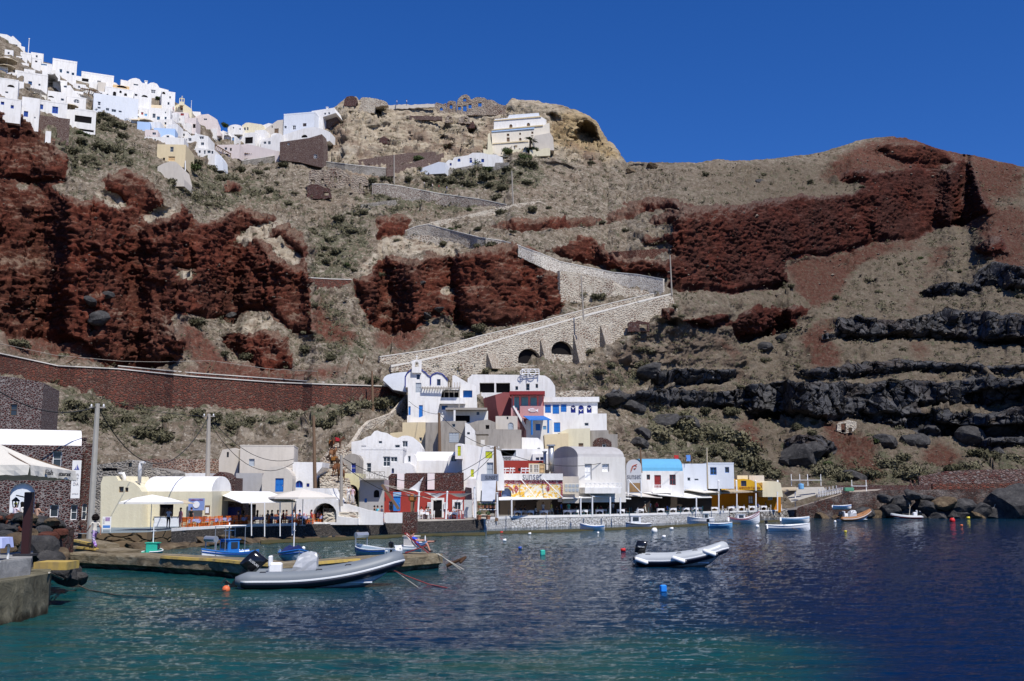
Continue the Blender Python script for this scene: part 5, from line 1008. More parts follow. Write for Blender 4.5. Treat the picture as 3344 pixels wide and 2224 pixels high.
Hh('white_porch','striped white porch wall with blue window under the blue awning',HD,440,580,665,712,'W',d=167,yaw=-2,dep=4,ops=[('s',520,612,562,668,'b'),('s',583,630,612,660,'l')],sink=2)
Hh('white_house','long white house with three blue shutters and three navy arched windows',HD,590,395,1050,690,'W',d=171,yaw=-5,dep=8,ops=[('s',600,447,651,518,'b'),('s',665,447,721,526,'b'),('s',735,445,784,510,'b'),('a',820,453,861,517,'n','n'),('e',885,453,931,540,'n'),('a',957,453,998,517,'n','n'),('s',676,600,731,682,'b'),('s',615,600,651,665,'b')],sink=2)
f_,q_=frame_of(HD,590,690,171,-5);bh=last('long white house with three blue');slab(bh,'cornice',f_,q_,590,386,1064,424,WHITE,-.35,1.2)
b=MB()
for(x,y)in((840,478),(906,497),(977,482)):
 a=f_.uv(*q_(x,y));r=.42
 for s_ in(-1,1):b.tube([(a[0],-.02,a[1]-.18),(a[0]+s_*r*.4,-.02,a[1]+.16),(a[0]+s_*r,-.02,a[1]+.1)],[.06,.05,.02],4)
b.build('painted_gull',WHT,bh)
Hh('white_house','white lower block with a sloping stair parapet and one slit window',HD,790,522,1130,672,'W',d=165,yaw=-4,dep=7,out=[(760,640),(880,548),(900,524),(1126,524),(1130,672),(1130,700),(760,700)],ops=[('w',938,603,972,628,'g')],sink=2)
Hh('cream_house','cream walled house with a dark doorway under the white block',HD,790,655,990,822,'C',d=158,dep=6,out=[(715,690),(790,655),(985,650),(990,822),(800,822),(800,710)],ops=[('d',887,777,928,820,'o')],sink=2)
Hh('ochre_house','bare ochre wall strung with black cables',HD,592,698,800,825,'O',d=157,dep=5,sink=2,out=[(592,705),(800,690),(800,825),(610,825)])
Hh('old_house','grey cement house with a patch of red stones round its window',HD,990,662,1220,822,'K',d=160,dep=5,out=[(990,668),(1140,665),(1145,700),(1220,700),(1220,830),(990,830)],ops=[('w',1090,787,1121,815,'w')],sink=2)
f_,q_=frame_of(HD,990,822,160,0);bh=last('grey cement house with a patch');b=MB();b.plate([f_.uv(*q_(*p))for p in[(1010,770),(1030,740),(1080,728),(1130,740),(1165,765),(1172,815),(1125,815),(1122,783),(1088,783),(1086,815),(1010,810)]][::-1],[],-.05,-.002);b.build('stone_patch',STONE_RED,bh)
Hh('white_house','white curved shoulder wall beside the ochre wall',HD,402,725,600,830,'W',d=150,dep=5,out=[(402,728),(540,732),(580,765),(602,800),(605,830),(402,830)],ops=[('w',535,816,560,826,'g')],sink=2)
Hh('white_house','white flat house with a lattice parapet behind the red terrace',HD,230,825,660,930,'W',d=146,dep=5,ops=[('w',230,835,352,888,'g','g')],sink=2)
f_,q_=frame_of(HD,230,930,146,0);bh=last('white flat house with a lattice');lattice(bh,'railing',f_,q_,232,890,390,926,WHT,-.3,6)
Hh('shed','small roof shed with dark windows beside the steel flues',HD,495,868,650,940,'W',d=143,dep=3,ops=[('w',522,898,552,922,'n'),('w',560,895,585,922,'n')],sink=1)
Hh('red_terrace_wall','brick-red terrace wall with a faint painted arch',HD,245,925,602,1040,'E',d=140,dep=1,ops=[('w',372,990,392,1015,'k')],sink=1,cat='wall')
Hh('terrace_screen','pale wooden glazed screen standing on the terrace',HD,462,950,600,1035,'O',d=138.5,dep=.3,ops=[('w',468,958,495,1030,'w','d'),('w',502,958,548,1030,'w','d'),('w',555,958,595,1030,'o','h')],sink=0,reveal=.1,cat='screen')
pipe_flue('tall galvanised steel flue on the taverna roof',1550+653/2.6133,1150+797/2.6133,1150+1000/2.6133,138,.38,0,STEEL)
pipe_flue('thinner steel flue left of the tall one',1550+598/2.6133,1150+852/2.6133,1150+1000/2.6133,139,.2,0,STEEL)
Hh('grey_vault_house','large pale house with a grey barrel roof and two recessed windows',HD,882,892,1290,1215,'X',d=136,yaw=22,dep=8.6,top='side',ridge=1.5,roofm=GREY,ops=[('w',940,952,1000,1090,'w','w'),('w',1088,953,1148,1021,'w','w')],sink=1,reveal=.35)
f_,q_=frame_of(HD,882,1215,136,22);bh=last('large pale house with a grey');slab(bh,'balcony',f_,q_,895,1155,1200,1205,WHITE,-1.6,1.6);lattice(bh,'railing',f_,q_,905,1118,1210,1155,WHT,-1.5,8)
Hh('white_house','white annexe between the mosaic front and the grey barrel house',HD,752,1060,890,1220,'B',d=133.5,dep=3,sink=1)
for i,xx in enumerate((768,800,830,862)):
 a=P(1550+xx/2.6133,1150+1200/2.6133,132.6);r_=empty('air_conditioner',a,0,['leftmost','second','third','rightmost'][i]+' grey outdoor cooling unit in the row beside the mosaic front','cooling unit','cooling units beside the mosaic front')
 b=MB();b.box((.2,0,.6),(.5,.35,1.1),bev=.04);b.build('casing',plain('appliance_cream',(.55,.53,.46),.5),r_);b=MB()
 for j in(-1,1):b=MB();b.tube([(.2,-.18,.6+j*.26),(.2,-.2,.6+j*.26)],.19,12);b.build('fan_grille',GREYS,r_)
Hh('blue_vault_house','white house with a sky-blue barrel roof and red-framed windows',HE,250,622,612,810,'W',d=149,yaw=3,dep=7,top='side',ridge=1.8,roofm=SKYB,ops=[('w',292,653,322,696,'r'),('d',357,657,416,765,'r'),('w',487,653,541,742,'r')],sink=.5)
f_,q_=frame_of(HE,250,810,149,3);bh=last('white house with a sky-blue');lattice(bh,'railing',f_,q_,340,742,490,800,WHT,-1.2,12,False);slab(bh,'balcony',f_,q_,330,800,500,812,WHITE,-1.3,1.3)
Hh('white_house','plain pale annexe right of the blue barrel roof',HE,600,560,810,760,'V',d=156,yaw=0,dep=6,ops=[('w',640,678,665,706,'g'),('w',700,688,735,702,'g')],sink=.5)
Hh('white_house','pale blue-white house with two blue-framed windows',HE,810,562,1040,745,'V',d=157,yaw=-5,dep=7,ops=[('w',833,590,890,655,'b'),('w',960,588,997,637,'b')],sink=.5,par=.2)
Hh('cream_house','low cream parapet block left of the yellow dome',HE,618,700,900,795,'C',d=161,dep=4,sink=.5,out=[(618,752),(800,750),(890,748),(925,785),(925,800),(618,800)])
Hh('cream_house','small cream box behind the yellow dome',HE,1065,660,1156,700,'C',d=174,dep=4,sink=1)
Hh('cream_house','beige square chimney block right of the yellow dome',HE,1168,660,1296,720,'B',d=174,dep=4,sink=1)
Hh('cream_house','low cream vault at the right end of the tavernas',HE,1280,708,1455,780,'C',d=170,dep=5,sink=1,out=[(1280,720),(1340,708),(1400,712),(1435,725),(1452,770),(1452,790),(1280,790)])
Hh('yellow_taverna','yellow vaulted taverna roof with a blue-framed window',HE,975,690,1282,790,'Y',d=168,yaw=-14,dep=7,out=[(975,785),(985,745),(1010,712),(1050,695),(1120,688),(1180,698),(1230,722),(1262,752),(1282,785)],ops=[('w',1097,705,1144,752,'n')],sink=0)
Hh('yellow_taverna_side','rounded yellow shoulder left of the yellow vaulted front',HE,845,700,985,785,'Y',d=160,dep=5,out=[(845,745),(880,715),(960,694),(1050,690),(1020,720),(1000,785),(900,785)],sink=0,name_=0)if False else Hh('yellow_vault','rounded yellow shoulder left of the yellow vaulted front',HE,845,700,985,785,'Y',d=170,dep=5,out=[(845,745),(880,715),(960,694),(1050,690),(1020,720),(1000,785),(900,785)],sink=0)
Hh('orange_wall','orange rear wall of the last taverna with a glazed door',HE,850,805,1440,965,'N',d=173,dep=1,ops=[('w',1160,835,1202,900,'n','w'),('w',1325,808,1368,870,'w','l')],sink=.2)
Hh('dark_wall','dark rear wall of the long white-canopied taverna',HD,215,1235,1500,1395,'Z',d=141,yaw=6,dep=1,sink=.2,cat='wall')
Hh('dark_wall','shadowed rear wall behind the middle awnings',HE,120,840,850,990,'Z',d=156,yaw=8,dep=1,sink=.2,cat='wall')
QM=[(-900,1800),(150,1760),(190,1748),(300,1742),(480,1738),(600,1728),(800,1717),(1050,1711),(1180,1709),(1300,1703),(1400,1702),(1550,1697),(1672,1690),(1900,1686),(2150,1680),(2380,1672),(2560,1666),(2612,1662)]
def quay(label_name,xs,m_side,m_top,h=1.2,back=26):
 pts=[(x,np.interp(x,[a for a,_ in QM],[b_ for _,b_ in QM]))for x in xs]
 fl=[Z(x,y,QZ)for x,y in pts]
 b=MB();n=len(fl)
 bk=[Vector((p.x*(p.y+back)/p.y,p.y+back,QZ))for p in fl]
 b.cur=0
 for i in range(n-1):
  a,c=fl[i],fl[i+1];k=b.addv([(a.x,a.y,-2),(c.x,c.y,-2),c,a]);b.cur=0;b.face((k,k+1,k+2,k+3))
  k=b.addv([a,c,bk[i+1],bk[i]]);b.cur=1;b.face((k,k+1,k+2,k+3))
 b.cur=0
 for a,c,s_ in((fl[0],bk[0],1),(fl[-1],bk[-1],-1)):
  k=b.addv([(a.x,a.y,-2),(c.x,c.y,-2),c,a]);b.face((k,k+1,k+2,k+3)if s_<0 else(k+3,k+2,k+1,k))
 return b.build('quay',[m_side,m_top],None,kind='structure'),fl
QFLOOR=plain('blue_grey_painted_floor',(.17,.21,.235),.7,scale=.7,var=.25)
QROCK=stone('sea_cut_rock',(.20,.145,.085),(.12,.085,.05),(.10,.08,.05),.55,.05,stretch=2.6,bump=.35)
_,f0=quay('q',list(range(-880,300,40))+[300,480,560],QROCK,QFLOOR)
quay('q',[560,600,700,800,850,1000,1150,1180],QUAYD,QFLOOR)
quay('q',[1180,1240,1300,1400,1500,1580],QUAYD,PATHM)
quay('q',[1580,1620,1672,1800,1900,2050,2135,2150,2250,2380],QUAYW,CONC)
quay('q',[2380,2470,2560,2612],stone('half_washed_quay',(.12,.10,.08),(.62,.60,.56),(.10,.085,.07),1.3,.05,bump=.16),CONC)
def edge_strip(label,x0,x1,m,w_=.35,h=.14,n=14):
 b=MB();pts=[]
 for i in range(n+1):
  x=x0+(x1-x0)*i/n;y=float(np.interp(x,[a for a,_ in QM],[c for _,c in QM]));p=Z(x,y,QZ);pts.append(p)
 rings=[]
 for i,p in enumerate(pts):
  s_=(w_+rnd.uniform(-.05,.05));k=s_/p.y
  rings.append([p+Vector((0,-.05,-.1)),p+Vector((0,-.05,h)),p+Vector((p.x*k,s_,h)),p+Vector((p.x*k,s_,-.1))])
 b.loft(rings);return b.build('quay_kerb',m,None,kind='structure')
edge_strip('k',560,970,WHITE);edge_strip('k',1060,1290,WHITE);edge_strip('k',1590,2380,WHITE,.5,.2,30);edge_strip('k',2382,2600,WHITE,.3,.1)
def rockmesh(seed,n=3,sq=(1,1,.75),rough=.28,blocky=.5):
 import bmesh
 bm=bmesh.new();bmesh.ops.create_icosphere(bm,subdivisions=n,radius=1)
 co=np.array([v.co[:]for v in bm.verts])
 pl=np.random.RandomState(seed).normal(size=(11,3));pl/=np.linalg.norm(pl,axis=1)[:,None];hh=np.random.RandomState(seed+1).uniform(.55,.95,11)
 for k in range(11):
  dd=co@pl[k]-hh[k];co-=np.clip(dd,0,None)[:,None]*pl[k]*(.95 if blocky else.5)
 f=fbm(co[:,0]*2+seed,co[:,1]*2,co[:,2]*2,3);co*=(1+rough*.5*f)[:,None];co*=np.array(sq)
 for v,c in zip(bm.verts,co):v.co=c
 me=bpy.data.meshes.new('rock');bm.to_mesh(me);bm.free();return me
def rock_mat(name,c1,c2,c3):
 m,b=base_mat(name,c1,.85,.25);n,l=nt(m);p=coords(n)
 r_=ramp(n,[(.3,c1),(.55,c2),(.78,c3)]);l.new(noise_tex(n,l,p,1.1,8,.7),r_.inputs[0]);l.new(r_.outputs[0],b.inputs['Base Color'])
 bp=N(n,'ShaderNodeBump',Strength=1.0,Distance=.25);l.new(noise_tex(n,l,p,2.5,8,.75),bp.inputs['Height']);l.new(bp.outputs[0],b.inputs['Normal']);return m
LAVA=rock_mat('dark_lava_boulder',(.018,.017,.018),(.055,.053,.052),(.13,.12,.11));BROWNR=rock_mat('brown_shore_rock',(.045,.032,.02),(.12,.085,.05),(.26,.21,.13));REDR=rock_mat('red_scoria_boulder',(.04,.012,.008),(.11,.035,.02),(.2,.09,.06))
RK={}
for i in range(5):
 for nm,mt_ in(('L',LAVA),('B',BROWNR),('R',REDR)):
  me=rockmesh(10+i);me.materials.append(mt_);RK[nm,i]=me
def rock(px,py,d,size,kind='L',sq=(1,1,1),label=None,group=None,name='boulder',cat='boulder',z=None):
 p=P(px,py,d)if z is None else Z(px,py,z)
 if z is not None and d:p=Vector((p.x,p.y,z))
 o=link_mesh(name,RK[kind,rnd.randrange(5)],None,p);o.rotation_euler=(rnd.uniform(-.3,.3),rnd.uniform(-.3,.3),rnd.uniform(0,6));o.scale=(size*sq[0],size*sq[1],size*sq[2])
 return tag(o,label or 'rock',cat,group)
LG='brown rocks along the foot of the left quay'
for i,(x,y,s_)in enumerate([(330,1790,1.1),(372,1796,1.0),(420,1792,1.2),(470,1798,1.1),(520,1795,1.2),(575,1790,1.1),(640,1785,1.2),(700,1782,1.3),(760,1778,1.2),(815,1774,1.1),(860,1772,.9),(905,1770,.8),(960,1764,.8),(1020,1762,.7),(1090,1758,.7)]):
 rock(x,y,0,s_*1.25,'B',(1.6,.9,.42),'flat brown wave-worn rock at the foot of the left quay wall',LG,z=-.05)
edge_a=plaster('algae_green_ledge',(.055,.05,.018),(.05,.035,.02),.9,2.0)
def ledge(label,xs,y0,wd,z,m,name='rock_ledge'):
 b=MB();R_=[]
 for x in xs:
  p=Z(x,y0(x),z);j=rnd.uniform(-.9,.9);k=(wd)/p.y
  R_.append([Vector((p.x,p.y+j,-1)),Vector((p.x,p.y+j,z-.08)),Vector((p.x,p.y+.25+j,z+rnd.uniform(-.03,.03))),Vector((p.x*(1+k),p.y+wd,z+.05)),Vector((p.x*(1+k),p.y+wd,-1))])
 b.loft(R_);return b.build(name,m,None,kind='structure')
ledge('l',[850+35*i for i in range(22)],lambda x:np.interp(x,[850,1100,1350,1600],[1772,1760,1749,1743]),3.0,.14,edge_a)
ledge('l',[1590+30*i for i in range(35)],lambda x:np.interp(x,[1590,1800,2150,2380,2620],[1741,1736,1722,1708,1698]),4.0,.10,edge_a)
RW=[(2600,1660),(2650,1645),(2700,1630),(2770,1608),(2900,1601),(3000,1600),(3150,1597),(3344,1592),(3600,1590)]
_,A=wall_line('dark red stone sea wall carrying the coast path to the right',RW,[30,42,60,80,88,88,90,90,90],stone('black_red_sea_wall',(.045,.028,.026),(.10,.04,.03),(.22,.19,.17),1.9,.05,stretch=1.6,bump=.2,patch=.25),.8,d=lambda t:171+6*t,sink=2.0)
b=MB()
for t_,_ in A:b.addv([t_+Vector((0,.5,.004)),t_+Vector((t_.x*.03,5.5,.004))])
for i in range(len(A)-1):b.face((2*i,2*i+2,2*i+3,2*i+1))
b.build('path',plain('pale_concrete_path',(.36,.31,.26),.9,scale=.8,var=.2),None,kind='structure')
wall_line('low dry stone wall behind the coast path',[(2730,1585),(2800,1583),(2900,1585),(3040,1582)],[18,20,18,16],STONE_RED,.6,d=lambda t:182+2*t)
wall_line('long dark terrace wall at the far right behind the coast path',[(3045,1580),(3160,1580),(3344,1576),(3560,1575)],[14,16,18,18],STONE_WALL,.6,d=lambda t:184)
wall_line('sloping red and white rubble bank wall above the coast path',[(3000,1556),(3100,1538),(3200,1534),(3344,1532),(3560,1530)],[16,38,44,44,44],stone('red_white_rubble',(.12,.035,.03),(.30,.26,.24),(.16,.10,.08),1.7,.08,bump=.2),.6,d=lambda t:187)
BG='lava boulders along the right shore'
bl=[(2690,1690,1.8),(2740,1695,1.5),(2820,1672,1.8),(2870,1680,2.2),(2905,1665,2.0),(2935,1640,2.3),(2960,1680,2.2),(3000,1690,1.7),(3030,1660,2.6),(3060,1690,2.0),(3085,1640,2.4),(3110,1670,3.2),(3150,1655,2.6),(3180,1685,2.2),(3200,1665,2.4),(3250,1680,3.4),(3285,1690,2.2),(3310,1640,5.2),(3340,1685,3.2),(3380,1680,3.5),(3430,1670,4.0),(3020,1625,1.8),(2890,1625,1.5),(2980,1612,1.8),(2770,1692,1.2),(2840,1700,1.2),(2920,1700,1.2),(3140,1700,1.6),(3220,1702,1.4),(3500,1680,4.0)]
for i,(x,y,s_)in enumerate(bl):rock(x,y+6,172-1.5+rnd.uniform(-1,1.5),s_*.95,'L' if rnd.random()<.8 else 'B',(1.1,.9,.85),'dark lava boulder heaped at the foot of the right sea wall' if s_<5 else 'largest dark boulder at the right end of the shore',BG if s_<5 else None)
def T2(org,x,y):ox,oy,s=org;return ox+x/s,oy+y/s
def text_obj(s,p,h,mat,yaw=0,parent=None,name='lettering',width=None,sx=1.0,world=True,tilt=0,ext=.012):
 cu=bpy.data.curves.new('t','FONT');cu.body=s;cu.size=1;cu.extrude=.01;cu.align_x='CENTER';cu.align_y='CENTER';cu.resolution_u=2
 o=bpy.data.objects.new('t',cu);COL.objects.link(o);bpy.context.view_layer.update()
 me=bpy.data.meshes.new_from_object(o.evaluated_get(bpy.context.evaluated_depsgraph_get()));bpy.data.objects.remove(o);bpy.data.curves.remove(cu)
 co=np.zeros(len(me.vertices)*3);me.vertices.foreach_get('co',co);co=co.reshape(-1,3)
 w0=co[:,0].max()-co[:,0].min();h0=co[:,1].max()-co[:,1].min()
 sy=h/h0;sx_=(width/w0)if width else sy
 co[:,0]-=(co[:,0].max()+co[:,0].min())/2;co[:,1]-=(co[:,1].max()+co[:,1].min())/2
 new=np.stack([co[:,0]*sx_,-co[:,2],co[:,1]*sy],-1);me.vertices.foreach_set('co',new.ravel());me.materials.clear();me.materials.append(mat);me.update()
 o=link_mesh(name,me,parent,p);o.rotation_euler=(tilt,0,yaw)
 if parent:KIDS.setdefault(parent.name,[]).append(o)
 return o
INK=plain('dark_ink',(.03,.03,.035),.6);BLUEI=plain('blue_ink',(.05,.06,.30),.6);REDI=plain('red_ink',(.45,.10,.05),.6)
CANV=plain('white_canvas',(.74,.73,.70),.85,.1,scale=2);TAN=plain('sand_canvas',(.50,.42,.30),.85,.1);CANV2=plain('cream_canvas',(.60,.56,.50),.85,.1)
ROPE=plain('pale_rope',(.45,.42,.35),.9);CABLE=plain('black_cable',(.025,.025,.025),.7)
ORANGE=plain('orange_varnished_wood',(.62,.13,.015),.5);CLOTHB=plain('blue_white_cloth',(.30,.33,.62),.85,scale=9,var=.8);CLOTHW=plain('white_cloth',(.78,.78,.80),.85)
def canopy(label,corners,m,thick=.06,valance=0,name='canopy',posts=(),pm=None,pr=.07,group=None,cat='awning',pn='post'):
 """corners: list of (px,py,d) of the cloth / roof edge"""
 w=[P(*c)for c in corners];O=w[0].copy();rt=empty(name,O,0,label,cat,group)
 b=MB();n=len(w);a=b.addv([p-O for p in w]);c=b.addv([p-O-Vector((0,0,thick))for p in w])
 b.face([a+i for i in range(n)]);b.face([c+i for i in reversed(range(n))])
 for i in range(n):b.face((a+i,c+i,c+(i+1)%n,a+(i+1)%n))
 b.build('cloth' if m in(CANV,TAN,CANV2)else 'roof',m,rt)
 for(px,yt,yb,d)in posts:
  t_,q=P(px,yt,d),P(px,yb,d);b=MB();b.tube([q-O,t_-O],pr,7);b.build(pn,pm or WHT,rt)
 return rt
def parasol(label,px,py_top,py_base,d,r,h_drop,m,sides=8,group=None,pole=True,z0=None):
 t=P(px,py_top,d);z=z0 if z0 is not None else P(px,py_base,d).z
 rt=empty('parasol',(t.x,t.y,z),rnd.uniform(0,1),label,'parasol',group);H=t.z-z
 b=MB();c=b.addv([(0,0,H)]);rg=[]
 for k in range(sides):a=2*math.pi*k/sides;rg+=[(r*math.cos(a),r*math.sin(a),H-h_drop)]
 mid=[(x*.52,y*.52,H-h_drop*.42)for x,y,z_ in rg]
 q=b.addv(mid);r1=b.addv(rg);r2=b.addv([(x*1.005,y*1.005,z_-.16)for x,y,z_ in rg])
 for k in range(sides):
  j=(k+1)%sides;b.face((c,q+k,q+j));b.face((q+k,r1+k,r1+j,q+j));b.face((r1+k,r2+k,r2+j,r1+j))
 b.build('cloth',m,rt)
 if pole:b=MB();b.tube([(0,0,0),(0,0,H)],.035,6);b.build('pole',WHT,rt);b=MB();b.lathe([(.32,0),(.3,.08),(.06,.12)],n=10);b.build('base',CONC,rt)
 b=MB();
 for k in range(sides):b.tube([(0,0,H-h_drop*.75),mid[k]],.012,4,cap=False)
 b.build('ribs',WOODB,rt);return rt
def make_chair(m,seat_m,name,label,group,arms=False):
 rt=empty(name,(0,0,0),0,label,'chair',group)
 for sx_ in(-1,1):
  b=MB();b.bar((sx_*.2,-.2,0),(sx_*.2,-.2,.45),.045);b.build('leg',m,rt)
  b=MB();b.bar((sx_*.19,.2,0),(sx_*.2,.24,.95),.045);b.build('leg',m,rt)
 b=MB();b.box((0,0,.455),(.45,.44,.04));b.build('seat',seat_m,rt)
 b=MB()
 for z in(.6,.74,.88):b.box((0,.225,z),(.4,.025,.07))
 b.build('backrest',m,rt);b=MB()
 for z,y in((.2,-.2),(.2,.2)):b.bar((-.2,y,z),(.2,y,z),.03)
 for s_ in(-1,1):b.bar((s_*.2,-.2,.26),(s_*.2,.2,.26),.03)
 b.build('stretcher',m,rt)
 return rt
def make_table(m,cloth_m,name,label,group,L=1.0,W=.8):
 rt=empty(name,(0,0,0),0,label,'table',group)
 for sx_ in(-1,1):
  for sy_ in(-1,1):b=MB();b.bar((sx_*(L/2-.06),sy_*(W/2-.06),0),(sx_*(L/2-.06),sy_*(W/2-.06),.72),.06);b.build('leg',m,rt)
 b=MB();b.box((0,0,.735),(L,W,.04));b.build('tabletop',m,rt)
 b=MB();n=28;R_=[[],[],[]]
 for k in range(n):
  a=2*math.pi*k/n;ca,sa_=math.cos(a),math.sin(a);s_=1/max(abs(ca),abs(sa_));x,y=ca*s_*L/2,sa_*s_*W/2;dr=.20+.09*(abs(ca*sa_)*2)**2+.03*math.sin(k*5);fl=1.04+.03*math.sin(k*3)
  R_[0].append((x*.5,y*.5,.765));R_[1].append((x*1.01,y*1.01,.763));R_[2].append((x*fl,y*fl,.76-dr))
 b.loft(R_,cap=False);b.face([b_ for b_ in range(n)]);b.build('tablecloth',cloth_m,rt)
 return rt
def tableware(p,g='glasses and plates on the taverna tables'):
 pass
used={}
def put(key,maker,p,rz,label=None,group=None):
 if key not in used:o=maker();used[key]=o
 else:o=copy_tree(used[key])
 o.location=p;o.rotation_euler=(0,0,rz)
 if label:o['label']=label
 if group:o['group']=group
 return o
OC=lambda:make_chair(ORANGE,plain('straw_seat',(.45,.30,.14),.9),'orange_chair','orange wooden chair at the long open taverna terrace','orange chairs along the left quay')
WC_=lambda:make_chair(WHT,plain('pale_rush_seat',(.55,.48,.36),.9),'white_chair','white wooden chair on the canopied taverna terrace','white chairs along the right quay')
BC=lambda:make_chair(plain('teal_chair_paint',(.03,.12,.15),.6),WOODB,'dark_chair','dark teal chair in the shade of the long white canopy','dark chairs under the canopy')
OT=lambda:make_table(ORANGE,CLOTHB,'laid_table','orange table under a blue and white cloth on the left quay','laid tables on the left quay')
WT=lambda:make_table(WHT,CLOTHW,'white_table','white table with a white cloth under the canopies','white tables along the right quay')
JO=dict(pel=(0,0,.93),ab=(0,0,1.1),ch=(0,0,1.3),nk=(0,0,1.47),hb=(0,-.01,1.55),hm=(0,-.02,1.64),ht=(0,-.01,1.72),sl=(-.17,0,1.41),el=(-.25,.03,1.14),wl=(-.27,-.06,.9),fl=(-.27,-.10,.8),sr=(.17,0,1.41),er=(.25,.03,1.14),wr=(.27,-.06,.9),fr=(.27,-.10,.8),hl=(-.09,0,.88),kl=(-.11,-.02,.5),al=(-.11,.03,.09),tl=(-.13,-.13,.035),hr=(.09,0,.88),kr=(.11,-.02,.5),ar=(.11,.03,.09),tr=(.13,-.13,.035))
BO=[('pel','ab'),('ab','ch'),('ch','nk'),('nk','hb'),('hb','hm'),('hm','ht'),('ch','sl'),('sl','el'),('el','wl'),('wl','fl'),('ch','sr'),('sr','er'),('er','wr'),('wr','fr'),('pel','hl'),('hl','kl'),('kl','al'),('al','tl'),('pel','hr'),('hr','kr'),('kr','ar'),('ar','tr')]
RA=dict(pel=(.15,.11),ab=(.14,.10),ch=(.16,.11),nk=(.06,.06),hb=(.065,.075),hm=(.085,.10),ht=(.055,.06),sl=(.062,.062),sr=(.062,.062),el=(.042,.042),er=(.042,.042),wl=(.03,.03),wr=(.03,.03),fl=(.035,.02),fr=(.035,.02),hl=(.10,.10),hr=(.10,.10),kl=(.062,.062),kr=(.062,.062),al=(.042,.045),ar=(.042,.045),tl=(.04,.03),tr=(.04,.03))
SITJ=dict(pel=(0,0,.52),ab=(0,0,.70),ch=(0,-.02,.92),nk=(0,-.03,1.08),hb=(0,-.04,1.16),hm=(0,-.05,1.25),ht=(0,-.05,1.33),sl=(-.17,-.02,1.02),el=(-.24,-.12,.80),wl=(-.14,-.36,.80),fl=(-.10,-.44,.80),sr=(.17,-.02,1.02),er=(.24,-.12,.80),wr=(.14,-.36,.82),fr=(.10,-.44,.82),hl=(-.09,-.03,.50),kl=(-.11,-.43,.50),al=(-.11,-.42,.09),tl=(-.12,-.56,.035),hr=(.09,-.03,.50),kr=(.11,-.43,.50),ar=(.11,-.42,.09),tr=(.12,-.56,.035))
WALK=dict(kl=(-.09,-.22,.52),al=(-.09,-.30,.10),tl=(-.10,-.46,.05),kr=(.09,.08,.50),ar=(.09,.38,.16),tr=(.10,.30,.04),el=(-.26,.12,1.15),wl=(-.27,.14,.93),fl=(-.27,.13,.83),er=(.26,-.08,1.15),wr=(.25,-.28,1.0),fr=(.24,-.36,.95))
RECL=dict(pel=(0,0,.40),ab=(0,.13,.52),ch=(0,.27,.72),nk=(0,.36,.88),hb=(0,.37,.96),hm=(0,.36,1.05),ht=(0,.36,1.13),sl=(-.18,.30,.82),el=(-.26,.06,.68),wl=(-.22,-.22,.68),fl=(-.20,-.31,.68),sr=(.18,.30,.82),er=(.26,.06,.68),wr=(.20,-.24,.70),fr=(.18,-.33,.72),hl=(-.09,-.04,.40),kl=(-.12,-.44,.56),al=(-.12,-.62,.14),tl=(-.13,-.80,.08),hr=(.09,-.04,.40),kr=(.13,-.46,.60),ar=(-.04,-.86,.62),tr=(-.06,-.98,.72))
PHONE=dict(el=(-.22,-.10,1.18),wl=(-.10,-.28,1.28),fl=(-.05,-.33,1.34),er=(.22,-.10,1.18),wr=(.08,-.28,1.28),fr=(.04,-.33,1.34))
